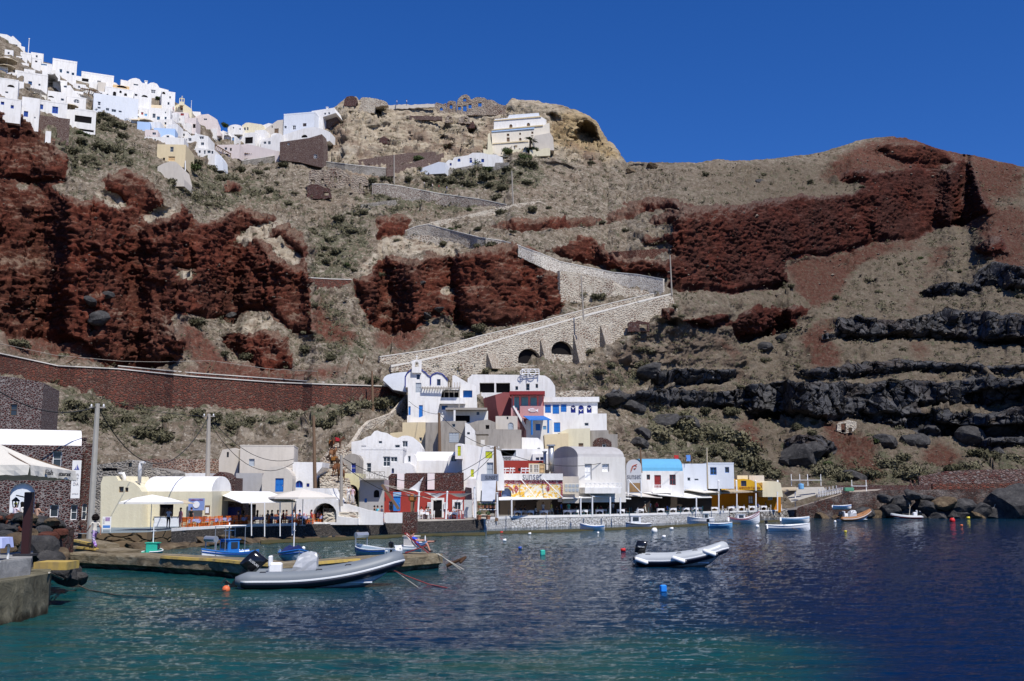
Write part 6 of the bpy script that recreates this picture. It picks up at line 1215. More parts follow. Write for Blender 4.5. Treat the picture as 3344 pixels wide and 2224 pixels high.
def body_mesh(key,over,sub=1,fingers=False,slim=1.0,flare=False,sitting=False):
 J=dict(SITJ if sitting else JO);J.update(over);names=list(J);ix={k:i for i,k in enumerate(names)}
 v=[J[k]for k in names];e=[(ix[a],ix[b_])for a,b_ in BO];rad=[(RA[k][0]*slim,RA[k][1]*slim)for k in names]
 if flare:
  for k in('al','ar'):rad[ix[k]]=(.095,.10)
  for k in('kl','kr'):rad[ix[k]]=(.08,.08)
  rad[ix['pel']]=(.155,.13);rad[ix['ab']]=(.105,.085)
 if fingers:
  for s_,(w_,f_)in(('l',('wl','fl')),('r',('wr','fr'))):
   base=Vector(J[f_]);dr=(base-Vector(J[w_])).normalized();sd=dr.cross(Vector((0,0,1))if abs(dr.z)<.8 else Vector((0,1,0))).normalized();cv=sd.cross(dr)
   rad[ix[f_]]=(.036,.02)
   for k in range(4):
    o=(k-1.5)*.02;p0=base+dr*.03+sd*o;p1=p0+dr*(.035+.006*(1.5-abs(k-1.5)))+cv*.008;p2=p1+dr*.028+cv*.02
    n=len(v);v+=[tuple(p0),tuple(p1),tuple(p2)];e+=[(ix[f_],n),(n,n+1),(n+1,n+2)];rad+=[(.010,.010),(.009,.009),(.008,.008)];names+=['f']*3
   n=len(v);q=base-dr*.02+sd*.035;v+=[tuple(q),tuple(q+dr*.03+sd*.022)];e+=[(ix[f_],n),(n,n+1)];rad+=[(.012,.012),(.009,.009)];names+=['f']*2
 me=bpy.data.meshes.new('b');me.from_pydata(v,e,[]);o=bpy.data.objects.new('b',me);COL.objects.link(o)
 sm=o.modifiers.new('s','SKIN');sm.use_smooth_shade=True
 if not me.skin_vertices:bpy.context.view_layer.objects.active=o
 sv=me.skin_vertices[0].data if me.skin_vertices else None
 if sv is None:me.skin_vertices.new()
 sv=me.skin_vertices[0].data
 for i,r in enumerate(rad):sv[i].radius=r;sv[i].use_root=(i==0)
 ss=o.modifiers.new('u','SUBSURF');ss.levels=sub;ss.render_levels=sub
 bpy.context.view_layer.update()
 out=bpy.data.meshes.new_from_object(o.evaluated_get(bpy.context.evaluated_depsgraph_get()));out.name='person'
 bpy.data.objects.remove(o)
 for _ in range(4):out.materials.append(WHT)
 reg={('pel','ab'):1,('ab','ch'):1,('ch','nk'):1,('ch','sl'):1,('ch','sr'):1,('sl','el'):1,('sr','er'):1,('pel','hl'):2,('pel','hr'):2,('hl','kl'):2,('hr','kr'):2,('kl','al'):2,('kr','ar'):2,('al','tl'):3,('ar','tr'):3}
 seg=[(Vector(J[a]),Vector(J[b_]),reg.get((a,b_),0),(a,b_))for a,b_ in BO]
 mi=[]
 for p in out.polygons:
  c=p.center;best=9;r_=0
  for a,b_,rr,nm in seg:
   dv=b_-a;t=max(0,min(1,(c-a).dot(dv)/dv.length_squared));d=(c-a-dv*t).length-.3*RA[nm[0]][0]
   if d<best:
    best=d;r_=rr
    if nm in(('sl','el'),('sr','er'))and t>.6:r_=0
    if nm in(('ch','nk'),)and t>.75:r_=0
    if nm in(('pel','ab'),)and t<.25:r_=2
  if key.endswith('shorts')and r_==2:
   for a,b_,rr,nm in seg:
    if nm in(('kl','al'),('kr','ar')):
     dv=b_-a;t=(c-a).dot(dv)/dv.length_squared
     if 0<t<1.2 and(c-a-dv*t).length<.1:r_=0
  mi.append(r_)
 out.polygons.foreach_set('material_index',mi);return out,J
BM={}
def bodies():
 BM['stand']=body_mesh('stand',{});BM['walk']=body_mesh('walk',WALK);BM['sit']=body_mesh('sit',{},sitting=True)
 BM['sitshorts']=body_mesh('sitshorts',{},sitting=True);BM['walkshorts']=body_mesh('walkshorts',WALK);BM['standshorts']=body_mesh('standshorts',dict(er=(.28,.0,1.15),wr=(.2,-.18,1.05),fr=(.16,-.26,1.05)))
 BM['woman']=body_mesh('woman',WALK,2,True,.9,True);BM['phone']=body_mesh('phone',PHONE)
 BM['recline_shorts']=body_mesh('recline_shorts',RECL,2,True,1.08)
bodies()
SKINM=plain('suntanned_skin',(.38,.20,.13),.6,.3,var=.05);SKIN2=plain('brown_skin',(.17,.085,.05),.6,.3,var=.05);HAIRD=plain('dark_hair',(.012,.009,.008),.8,.1);HAIRB=plain('brown_hair',(.06,.03,.015),.8,.1);HAIRG=plain('grey_hair',(.3,.28,.26),.8,.1)
_c={}
def qd(px):return 3.3*F/(fy(px)-1600)
def cm(c):
 if c not in _c:_c[c]=plain('cloth_%d'%len(_c),c,.85,.1,var=.15,scale=14)
 return _c[c]
def hairmesh(kind):
 b=MB();b.smooth=True
 if kind=='cap':b.lathe([(.03,-.05),(.098,-.03),(.108,.03),(.095,.075),(.05,.11),(.005,.12)],(0,.015,0),10)
 elif kind=='long':b.lathe([(.06,-.26),(.085,-.2),(.095,-.08),(.112,.0),(.108,.05),(.07,.10),(.005,.12)],(0,.03,0),10)
 elif kind=='hat':b.lathe([(.2,.03),(.2,.045),(.105,.06),(.1,.13),(.02,.15)],(0,0,0),12)
 elif kind=='afro':
  r2=random.Random(4);b.ball((0,.03,.0),.17,12,8,(1,1,.95))
  for k in range(150):
   a,c=r2.uniform(0,6.28),math.acos(r2.uniform(-.75,1));d=Vector((math.sin(c)*math.cos(a),math.sin(c)*math.sin(a),math.cos(c)));q=d*.17+Vector((0,.03,0));b.ball(q,r2.uniform(.03,.05),5,3)
 return b
HM={k:hairmesh(k)for k in('cap','long','hat','afro')}
HME={}
def person(pos,rz,pose,label,top,bot,group=None,hair='cap',hm=HAIRD,skin=SKINM,shoe=(.05,.04,.035),s=1.0,z=None,hat=None):
 me,J=BM[pose]
 o=link_mesh('person',me,None,pos);tag(o,label,'person',group);o.rotation_euler=(0,0,rz);o.scale=(s,s,s)
 for i,m_ in enumerate((skin,cm(top)if isinstance(top,tuple)else top,cm(bot)if isinstance(bot,tuple)else bot,cm(shoe))):o.material_slots[i].link='OBJECT';o.material_slots[i].material=m_
 for k_,mm in((hair,hm),)+(((('hat',cm(hat))),)if hat else()):
  if(k_,mm.name)not in HME:HME[k_,mm.name]=HM[k_].mesh('hair',mm)
  h=link_mesh('hat' if k_=='hat' else 'hair',HME[k_,mm.name],o,Vector(J['hm'])+Vector((0,.01,.02)))
 return o
def donkey_mesh():
 v={'rump':((0,.55,1.02),.2),'mid':((0,.1,.98),.25),'chest':((0,-.38,1.0),.22),'neck':((0,-.62,1.22),.13),'poll':((0,-.80,1.42),.09),'nose':((0,-1.02,1.22),.075),'muz':((0,-1.12,1.10),.06),'tail':((0,.74,.98),.03),'tail2':((0,.8,.6),.035),'e1':((-.09,-.78,1.66),.02),'e2':((.09,-.78,1.66),.02)}
 e=[('mid','rump'),('mid','chest'),('chest','neck'),('neck','poll'),('poll','nose'),('nose','muz'),('rump','tail'),('tail','tail2'),('poll','e1'),('poll','e2')]
 for s_,n in((-1,'L'),(1,'R')):
  v['fs'+n]=((s_*.13,-.36,.78),.10);v['fk'+n]=((s_*.13,-.37,.42),.055);v['ff'+n]=((s_*.13,-.36,.12),.035);v['fh'+n]=((s_*.13,-.39,.02),.05)
  v['hs'+n]=((s_*.14,.5,.78),.13);v['hk'+n]=((s_*.15,.40,.62),.09);v['hh'+n]=((s_*.14,.62,.38),.05);v['hf'+n]=((s_*.14,.56,.1),.035);v['hc'+n]=((s_*.14,.53,.02),.05)
  e+=[('chest','fs'+n),('fs'+n,'fk'+n),('fk'+n,'ff'+n),('ff'+n,'fh'+n),('rump','hs'+n),('hs'+n,'hk'+n),('hk'+n,'hh'+n),('hh'+n,'hf'+n),('hf'+n,'hc'+n)]
 nm=list(v);ix={k:i for i,k in enumerate(nm)};nm0=ix['mid']
 me=bpy.data.meshes.new('d');me.from_pydata([v[k][0]for k in nm],[(ix[a],ix[b_])for a,b_ in e],[]);o=bpy.data.objects.new('d',me);COL.objects.link(o)
 o.modifiers.new('s','SKIN');
 sv=me.skin_vertices[0].data
 for i,k in enumerate(nm):sv[i].radius=(v[k][1],)*2;sv[i].use_root=(i==nm0)
 ss=o.modifiers.new('u','SUBSURF');ss.levels=1;ss.render_levels=1;bpy.context.view_layer.update()
 out=bpy.data.meshes.new_from_object(o.evaluated_get(bpy.context.evaluated_depsgraph_get()));bpy.data.objects.remove(o);out.materials.append(WHT);return out
DM=donkey_mesh();b=MB();b.box((0,.05,1.24),(.5,.55,.14),bev=.05);b.box((-.27,.05,1.08),(.06,.5,.3));b.box((.27,.05,1.08),(.06,.5,.3));b.bar((-.2,-.2,1.3),(-.2,.3,1.42),.05);b.bar((.2,-.2,1.3),(.2,.3,1.42),.05)
SADM=b.mesh('saddle',REDF)
def donkey(px,py,d,rz,col,sad,label,s=1.1):
 o=link_mesh('donkey',DM,None,P(px,py,d));o.rotation_euler=(0,0,rz);o.scale=(s,)*3;tag(o,label,'donkey','saddled donkeys on the stone steps');o.material_slots[0].link='OBJECT';o.material_slots[0].material=cm(col)
 h=link_mesh('saddle',SADM,o);h.material_slots[0].link='OBJECT';h.material_slots[0].material=cm(sad)
def lerp_path(pts,n):
 L_=[0]
 W_=[P(*p)for p in pts]
 for a,c in zip(W_,W_[1:]):L_.append(L_[-1]+(c-a).length)
 out=[]
 for i in range(n+1):
  t=L_[-1]*i/n;k=max(j for j in range(len(L_))if L_[j]<=t+1e-6);k=min(k,len(W_)-2);f_=(t-L_[k])/(L_[k+1]-L_[k]);out.append(W_[k].lerp(W_[k+1],f_))
 return out
SP=[(1112,1672,105.5),(1108,1645,108),(1098,1600,115),(1090,1550,126),(1088,1505,138),(1118,1462,150),(1165,1420,164),(1215,1388,176),(1262,1362,184),(1330,1340,190)]
sp=lerp_path(SP,70);b=MB()
for i,p in enumerate(sp[:-1]):
 dr=sp[i+1]-p;a=math.atan2(dr.y,dr.x);b.box((p.x,p.y,p.z-.6+rnd.uniform(-.02,.02)),(1.7,3.4,1.2),a)
b.build('stairs',STONE_PALE,None,kind='structure')
for(px,py,i,rz,c,sd,lab)in((1257,1367,62,2.2,(.16,.07,.03),(.30,.12,.03),'reddish-brown donkey standing on the upper stone steps'),(1303,1345,68,2.4,(.12,.06,.035),(.45,.18,.02),'brown donkey with an orange saddle at the top of the steps'),(1172,1418,50,-2.4,(.035,.025,.02),(.28,.02,.03),'dark donkey with a red saddle on the bend of the steps'),(1080,1512,34,.4,(.07,.035,.02),(.30,.10,.03),'brown donkey turning on the steps above the others'),(1085,1545,27,2.8,(.20,.10,.05),(.12,.05,.02),'pale brown donkey in the middle of the steps'),(1100,1500,36,2.0,(.09,.04,.025),(.30,.02,.03),'brown donkey with a red blanket near the bench wall'),(1090,1575,21,-2.0,(.05,.03,.02),(.3,.13,.03),'dark brown donkey below the pale one'),(1100,1592,16,2.6,(.14,.06,.03),(.16,.07,.03),'chestnut donkey near the foot of the steps'),(1112,1612,12,-2.6,(.10,.045,.025),(.22,.1,.03),'lowest donkey of the string on the steps')):
 w_=sp[i];o_=donkey(px,py,w_.y,rz,c,sd,lab);last(lab).location=(P(px,py,w_.y).x,w_.y,w_.z+.02)
def q3(x,y,z=QZ):return Z(x,y,z)
def fy(x):return float(np.interp(x,[a for a,_ in QM],[c for _,c in QM]))
i_=0
for row,(back,n)in enumerate(((.7,15),(2.6,12))):
 for k in range(n):
  X0=603+k*(14.6 if row==0 else 17.5);p=q3(X0,fy(X0));q=Vector((p.x*(1+back/p.y),p.y+back,QZ))
  put('oc',OC,q+Vector((rnd.uniform(-.1,.1),rnd.uniform(-.2,.2),.01)),rnd.choice([0,math.pi,math.pi/2,-math.pi/2])+rnd.uniform(-.2,.2))
for k,X0 in enumerate((636,691,733,787,840,893,938,986,1062,1098,1141)):
 p=q3(X0,fy(X0));q=Vector((p.x*(1+1.0/p.y),p.y+1.0,QZ+.01));put('ot',OT,q,rnd.uniform(-.1,.1))
 for s_ in(-1,1):
  if X0>780:put('oc',OC,q+Vector((s_*.85,rnd.uniform(-.2,.2),0)),s_*-math.pi/2+rnd.uniform(-.2,.2))
SHIRTS=[(.6,.6,.62),(.05,.05,.06),(.35,.04,.05),(.06,.12,.35),(.5,.25,.3),(.12,.25,.12),(.65,.55,.4),(.2,.2,.22)]
for k,(x,c,hk)in enumerate(((466,1,'cap'),(505,1,'long'),(627,1,'long'),(712,7,'cap'),(752,1,'cap'),(800,1,'long'),(850,2,'cap'),(872,1,'cap'),(940,0,'cap'),(985,3,'cap'),(1028,4,'long'),(1052,1,'cap'),(1090,2,'cap'),(1142,4,'long'),(1166,0,'cap'),(1197,2,'cap'))):
 X0=600+x/2.6133;p=q3(X0,fy(X0));back=.9+(k%3)*.7;q=Vector((p.x*(1+back/p.y),p.y+back,QZ+.01))
 rz_=(math.pi/2 if k%2 else-math.pi/2)+rnd.uniform(-.4,.4)
 person(q,rz_,'sit','diner seated at an orange table under the white awning',SHIRTS[c],(.06,.06,.09),'diners at the orange tables',hk,HAIRD if k%4 else HAIRB)
 put('oc',OC,q+Vector((0,0,.002)),rz_)
X0=1126;p=q3(X0,1700);person(p+Vector((0,1.5,.01)),-1.5,'sit','woman in a black top at the last orange table',(.03,.03,.03),(.3,.05,.05),None,'long',HAIRB);put('oc',OC,p+Vector((0,1.5,.012)),-1.5)
X0=1144;p=q3(X0,1700);person(p+Vector((0,1.4,.01)),1.3,'sit','man in a pale lilac shirt at the last orange table',(.45,.45,.62),(.05,.06,.12),None,'cap',HAIRD);put('oc',OC,p+Vector((0,1.4,.012)),1.3)
person(Z(549,1725,QZ),3.0,'stand','waiter in a pale shirt and dark trousers at the kitchen hatch',(.45,.5,.6),(.03,.03,.03),None,'cap',HAIRD,SKIN2)
person(Z(588,1724,QZ),-1.9,'stand','woman in a red and white patterned dress by the orange chairs',plain('red_white_print',(.62,.28,.28),.8,.1,var=.6,scale=40),plain('red_white_print',(.6,.3,.3)),None,'cap',HAIRB)
person(Z(623,1722,QZ),2.6,'stand','woman in a long black dress behind the first orange chairs',(.02,.02,.02),(.02,.02,.02),None,'cap',HAIRB)
person(Z(1222,1709,QZ),1.9,'walkshorts','young man in a black shirt, leftmost of three tourists',(.02,.02,.02),(.12,.10,.08),None,'cap',HAIRD)
person(Z(1232,1709,QZ),2.3,'standshorts','tourist in a turquoise shirt and khaki shorts',(.12,.52,.62),(.22,.2,.14),None,'cap',HAIRB)
person(Z(1246,1709,QZ),1.4,'walkshorts','tourist in a dark printed shirt and blue shorts',(.10,.10,.14),(.05,.08,.25),None,'cap',HAIRD)
person(P(1137,1643,107.5),.3,'stand','elderly person in white standing at the foot of the steps',(.7,.66,.62),(.62,.6,.56),None,'cap',HAIRG)
person(P(1151,1645,107),-.4,'stand','woman in pale pink standing beside the one in white',(.62,.42,.45),(.6,.55,.55),None,'long',HAIRD)
canopy('long white sloping awning over the orange tables',[(600+228/2.6133,1300+792/2.6133,103),(600+735/2.6133,1300+797/2.6133,103.5),(600+965/2.6133,1300+884/2.6133,98.0),(600+492/2.6133,1300+893/2.6133,94.6)],CANV,.05,posts=[(600+x/2.6133,1300+888/2.6133,1300+yb/2.6133,dp)for x,yb,dp in((578,1175,95),(690,1182,96),(822,1180,97),(925,1170,97.8))],pr=.05)
canopy('dark-edged side flap of the white awning above the blue shutters',[(600+228/2.6133,1300+800/2.6133,102.5),(600+490/2.6133,1300+893/2.6133,98),(600+440/2.6133,1300+880/2.6133,100),(600+228/2.6133,1300+858/2.6133,101)],CANV2,.05)
parasol('huge flat beige parasol at the right end of the orange tables',600+1020/2.6133,1300+776/2.6133,0,99,3.2,.75,CANV2,8,z0=QZ)
parasol('white square parasol in front of the cream taverna',1298/2.6133,1200+1085/2.6133,0,88,2.7,.6,CANV,4,z0=QZ)
canopy('straw-coloured flap awning above the kitchen hatch',[(1360/2.6133,1200+1145/2.6133,93),(1568/2.6133,1200+1130/2.6133,93),(1660/2.6133,1200+1160/2.6133,90),(1470/2.6133,1200+1160/2.6133,90)],TAN,.05)
a=Z(505,1721,QZ);rt=empty('counter',a,.05,'pale grey-white counter under the kitchen hatch','counter');b=MB();b.box((1.1,.2,.45),(2.3,.6,.9),bev=.04);b.build('body',WHITE2,rt);b=MB();b.box((1.1,.2,.93),(2.4,.7,.05));b.build('top',CONC,rt)
a=Z(412,1722,QZ);rt=empty('barbecue',a,0,'metal barbecue trolley against the cream wall','barbecue');b=MB();b.box((0,1,1.0),(1.2,.6,.3));b.build('grill',GREYS,rt);b=MB();b.box((0,1,.35),(1.1,.5,.05));b.build('shelf',GREYS,rt)
for sx_ in(-1,1):
 for sy_ in(-1,1):b=MB();b.bar((sx_*.55,1+sy_*.25,0),(sx_*.55,1+sy_*.25,.9),.05);b.build('leg',GREYS,rt)
a=P(600+38/2.6133,1300+958/2.6133,95.2);rt=empty('wall_picture',a,0,'pink and blue taverna picture board on the cream wall','sign')
b=MB();W_,H_=.72,.53;b.box((W_,0,H_),(W_*2,.08,H_*2));b.build('board',plain('faded_blue_picture',(.22,.30,.55),.6,scale=1.4,var=.5),rt)
b=MB();b.lathe([(.3,-.02),(.3,.02)],(0,0,0),20);o=b.build('ship_medallion',WHT,rt);o.rotation_euler=(math.pi/2,0,0);o.location=(W_,-.06,H_*.95);text_obj('TABERNA KATINA',(W_,-.055,H_*1.75),.12,plain('magenta_ink',(.3,.03,.12)),0,rt,width=1.2)
a=P(600+200/2.6133,1300+1000/2.6133,95.1);rt=empty('menu_case',a,0,'small dark framed menu case at the corner of the cream wall','menu');b=MB();b.box((0,0,.45),(.42,.12,.85));b.build('frame',WOODB,rt);b=MB();b.box((0,-.07,.45),(.3,.02,.5));b.build('menu_sheet',WHT,rt)
a=Z(347,1738,QZ);rt=empty('menu_board',a,.1,'white easel menu board beside the concrete pole','sign');rt.scale=(.5,.6,.58);b=MB();b.box((0,0,1.25),(1.35,.06,1.7));b.build('board',WHT,rt)
b=MB();b.box((.12,-.04,1.75),(.7,.02,.5));b.build('photo_panel',plain('red_blue_print',(.35,.25,.45),.5,var=.7),rt);b=MB();b.box((0,-.04,.75),(1.1,.02,.35));b.build('photo_panel',plain('sea_print',(.08,.22,.55),.5),rt)
for s_ in(-1,1):
 b=MB();b.bar((s_*.6,0,0),(s_*.6,0,.5),.06);b.build('leg',WHT,rt)
b=MB();
for j in range(7):b.box((-.45 if j<6 else 0,-.035,1.15+j*.12),(.25,.012,.03))
b.build('printed_lines',INK,rt)
a=P(608/2.6133+12,1200+1115/2.6133,73.5);rt=empty('banner',a,.35,'tall white hanging banner with a small blue sailing boat on the stone tavern','banner');b=MB();b.box((0,0,1.3),(.58,.03,2.62));b.build('cloth',CANV,rt)
b=MB();b.M=Matrix.Translation((0,0,0));k=b.addv([(.02,-.03,2.02),(.02,-.03,2.36),(.15,-.03,2.02)]);b.face((k,k+2,k+1));k=b.addv([(-.02,-.03,2.02),(-.02,-.03,2.28),(-.1,-.03,2.02)]);b.face((k,k+1,k+2));k=b.addv([(-.15,-.03,1.96),(.16,-.03,1.96),(.19,-.03,2.0),(-.18,-.03,2.0)]);b.face((k,k+1,k+2,k+3));b.build('boat_emblem',BLUEI,rt)
for(t_,z_,h_,w_)in(('SUN',1.62,.2,.34),('SET',1.3,.22,.34),('OIA',.98,.22,.36),('AMMOUDI',.3,.06,.4)):text_obj(t_,(0,-.03,z_),h_,plain('grey_ink',(.3,.28,.3)),0,rt,width=w_)
b=MB();b.bar((-.3,0,2.62),(.3,0,2.62),.03);b.build('top_rail',WOODB,rt)
PT={}
def pole(label,x0,y0,x1,y1,d,r,m,key,arms=1,z1=None,kind='pole'):
 a,t=P(x1,y1,d),P(x0,y0,d);rt=empty('utility_pole',a,0,label,'utility pole');dv=t-a;b=MB();b.tube([dv*-.05,dv*.5,dv],[r*1.25,r*1.1,r*.85],8);b.build('shaft',m,rt)
 if arms:b=MB();b.bar(dv*.97+Vector((-.6,0,0)),dv*.97+Vector((.6,0,0)),.09);
 if arms:b.build('crossarm',WOODG,rt)
 if arms:
  for s_ in(-.45,0,.45):b=MB();b.lathe([(.05,0),(.07,.1),(.03,.2)],tuple(dv*.97+Vector((s_,0,.05))),6);b.build('insulator',WHT,rt)
 PT[key]=t-Vector((0,0,.2));return rt
pole('thick pale concrete pole leaning slightly beside the stone tavern',319,1318,294,1744,77,.2,CONC,'A')
pole('grey wooden pole with steel extension behind the long awning',682,1352,677,1612,101,.2,WOODG,'B')
pole('tall dark wooden pole above the blue arched door',1024,1357,1029,1600,114,.17,WOODB,'C',0)
pole('grey pole beside the donkey steps',1115,1486,1114,1645,105,.14,WOODG,'D',0)
pole('dark wooden pole with insulators in the middle of the village',1434,1348,1436,1480,152,.2,WOODB,'E')
pole('dark and white pole in front of the mosaic taverna',1616,1458,1621,1690,124,.17,WOODB,'F')
pole('slim dark pole at the painted arch sign',2091,1462,2094,1540,143,.13,WOODB,'G',0)
pole('thin pale pole before the blue-white house',2308,1462,2311,1590,150,.1,TAN,'H',0)
pole('wooden pole standing on the slope above the steps',1215,1212,1218,1390,176,.2,WOODB,'I',0)
pole('grey pole beside the upper zigzag under the castle',1287,506,1287,596,G(1287,596)-1,.15,WOODG,'J',0)
pole('tall grey pole at the bend of the upper zigzag',1671,558,1676,668,G(1676,668)-1.5,.15,WOODG,'K',0)
pole('grey pole standing on the lower ramp',1898,899,1906,1038,212,.13,WOODG,'L',0)
pole('dark pole at the foot of the big right cliff',2188,833,2194,958,226,.14,WOODG,'M',0)
pole('thin lamp post below the pale vaulted cave house',605,525,605,573,G(605,573)-1,.12,WHT,'N',0)
for k,(x0,y0,x1,y1)in enumerate(((705,1178,683,1222),(1193,1160,1180,1195),(1140,1180,1132,1215),(1170,1168,1180,1190),(690,1175,672,1218),(880,1205,877,1232),(255,1165,218,1187),(1036,1210,1037,1243))):
 pole(['leaning grey fence post above the red wall, near its middle','short dark stake beside the ramp foot','short bent stake left of the ramp foot','crossed stake near the ramp foot','second leaning fence post above the red wall','stubby stake above the red wall near the gully','fallen dark post on the scree at the left','thin stake above the right part of the red wall'][k],x0,y0,x1,y1,G(x1,y1)-1,.13,WOODB,'x',0)
PT['off1']=P(-60,1235,70);PT['P1']=P(455,1462,90)
def cable(label,a,c,sag,r=.03,n=14,m=CABLE):
 b=MB();pts=[]
 for i in range(n+1):t=i/n;q=a.lerp(c,t);pts.append(q-Vector((0,0,sag*4*t*(1-t))))
 b.tube(pts,r,5);b.build('cable',m,None,label,'cable','overhead cables between the harbour poles')
cable('thick black cable sagging from the stone house to the concrete pole',PT['off1'],PT['A'],1.2,.045)
cable('black cable from the concrete pole down to the wooden pole behind the awning',PT['A'],PT['B'],4.4,.04)
cable('upper thin cable running from the slope to the wooden pole',P(310,1292,84),PT['B'],.4,.025)
cable('thin cable from the wooden pole over the beige house',PT['B'],P(960,1499,110),1.6,.03);cable('second thin cable over the beige house',PT['B']+Vector((0,0,-.5)),P(960,1511,110),2.4,.03)
cable('cable crossing in front of the white cave house',PT['D'],PT['F']+Vector((0,0,-.2)),3.0,.035);cable('lower cable crossing in front of the white cave house',PT['D']-Vector((0,0,.6)),PT['F']-Vector((0,0,.5)),4.2,.035)
cable('cable dropping from the village pole to the mosaic taverna pole',PT['E'],PT['F'],.8,.035);cable('cable from the upper slope pole to the village pole',P(1335,1310,170),PT['E'],.5,.03)
cable('long cable over the grey barrel roof',PT['F'],PT['G'],2.2,.035);cable('cable from the sign pole over the blue roof',PT['G'],PT['H'],.5,.025)
b=MB();fp=[(0,1122),(180,1160),(400,1180),(520,1182),(690,1178),(880,1205),(1037,1213)]
b.tube([P(x,y,G(x,y+30)-1.5)for x,y in fp],.04,4);b.build('fence_wire',WOODG,None,'slack grey fence wire strung above the long red wall','wire')
def HCP(x,y,d):px,py=T2(HCc,x,y);return P(px,py,d)
def HDP(x,y,d):px,py=T2(HD,x,y);return P(px,py,d)
def HEP(x,y,d):px,py=T2(HE,x,y);return P(px,py,d)
for(x,yt,nm)in((690,1195,'left'),(930,1195,'right')):
 a=HCP(x,1425,117.5);t=HCP(x+12,yt,117.5);rt=empty('sail_mast',a,0,'white steel mast for the shade sails, the %s one'%nm,'mast');b=MB();b.tube([(0,0,0),t-a],.1,8);b.build('shaft',WHT,rt);b=MB();b.ball(t-a,.14,6,4);b.build('cap',WHT,rt)
def sail(label,pts,m=CANV):
 w=[HCP(*p)for p in pts];n=8;b=MB();b.smooth=True;c=sum(w,Vector())/3;ids={}
 for i in range(n+1):
  for j in range(n+1-i):
   u,v=i/n,j/n;k=1-u-v;q=w[0]*k+w[1]*u+w[2]*v;e=27*u*v*k;rim=max(u*v,v*k,u*k)*4*(1-min(1,e*1.2))
   q=q+(c-q)*.22*rim-Vector((0,0,.25*e));ids[i,j]=b.addv([q])
 for i in range(n):
  for j in range(n-i):
   b.face((ids[i,j],ids[i+1,j],ids[i,j+1]))
   if i+j<n-1:b.face((ids[i+1,j],ids[i+1,j+1],ids[i,j+1]))
 o=b.build('shade_sail',m,None,label,'shade sail')
sail('tall curled white shade sail at the left mast',[(612,1172,120),(742,1062,119),(700,1202,117.5)])
sail('broad cream shade sail between the two masts',[(742,1195,121.5),(938,1205,117.5),(850,1248,119)]);sail('white shade sail stretched right of the second mast',[(935,1205,117.5),(1175,1203,119),(1050,1240,121)]);sail('narrow cream sail running left to the crane',[(575,1205,121),(700,1225,117.5),(640,1240,120)])
a=HCP(528,1340,118.5);t=HCP(385,1130,118.5);rt=empty('boat_crane',a,0,'dark wooden crane beam leaning over the left of the red house','crane');b=MB();b.bar((0,0,0),t-a,.3);b.build('jib',WOODB,rt)
b=MB();b.box((1.5,.5,1.2),(.9,.6,.8),bev=.2);b.build('winch_drum',plain('rusty_orange_winch',(.3,.12,.03),.7,var=.4),rt);b=MB();b.box((1.5,.5,.2),(.4,.4,1.2));b.build('pedestal',WOODB,rt)
b=MB();b.tube([t-a,(2.6,.2,1.9)],.03,4);b.tube([t-a,(4.2,.2,.9)],.03,4);b.build('stay',ROPE,rt)
a=HCP(480,1232,121.8);rt=empty('signboard',a,0,'small blue and white lettered board over the blue door of the red house','sign');W_=68/2.6133*122/F;b=MB();b.box((W_/2,0,.25),(W_,.08,.5));b.build('board',LBLUE,rt);text_obj('SAILING',(W_/2,-.06,.25),.3,WHT,0,rt,width=W_*.9)
a=HCP(482,1355,121.9);rt=empty('blue_door_panel',a,0,'tall blue painted door panel left of the crane winch','door');b=MB();b.box((.4,0,.85),(.8,.1,1.7));b.build('leaf',BLUEP,rt);b=MB();b.box((.7,-.08,.85),(.05,.06,.2));b.build('handle',STEEL,rt)
for(x,y)in((790,1310),(930,1310)):
 a=HCP(x,y,122.3);rt=empty('wall_notice',a,0,'white notice sheet on the red wall, %s of the door'%('left' if x<850 else 'right'),'notice');b=MB();b.box((0,0,0),(.45,.05,.75));b.build('sheet',WHT,rt);b=MB();[b.box((0,-.035,.25-.12*j),(.35,.01,.03))for j in range(5)];b.build('printed_lines',INK,rt)
RT='white chairs and tables before the red house'
for k,(x,back)in enumerate(((712,1.5),(760,2.2),(810,1.4),(955,1.5),(1010,2.4),(1040,1.5),(1090,1.7))):
 X0=1100+x/2.6133;p=q3(X0,1696.5);q=Vector((p.x*(1+back/p.y),p.y+back,QZ+.01));put('wc',WC_,q,rnd.uniform(0,6.2),'white folding chair on the terrace of the red house',RT)
for k,x in enumerate((735,985)):
 p=q3(1100+x/2.6133,1696.5);put('wt',WT,p+Vector((0,2,.01)),.1,'white table on the terrace of the red house',RT)
for k,(x,c)in enumerate(((706,0),(745,0),(765,7),(992,0))):p=q3(1100+x/2.6133,1696.5);person(p+Vector((0,2.4,.01)),rnd.uniform(-2,2),'sit','guest in pale clothes seated before the red house',SHIRTS[c],(.2,.2,.22),'guests seated before the red house')
a=HCP(1085,1412,120.5);rt=empty('lattice_screen',a,0,'white perforated screen panel right of the red house','screen');b=MB();b.box((.45,0,1.0),(.9,.08,2.0));b.build('panel',plain('perforated_white',(.5,.5,.5),.7,var=.5,scale=25),rt)
POTM=plain('terracotta',(.42,.17,.09),.8);LEAF=plain('pot_plant_leaf',(.05,.09,.03),.7,var=.5,scale=8)
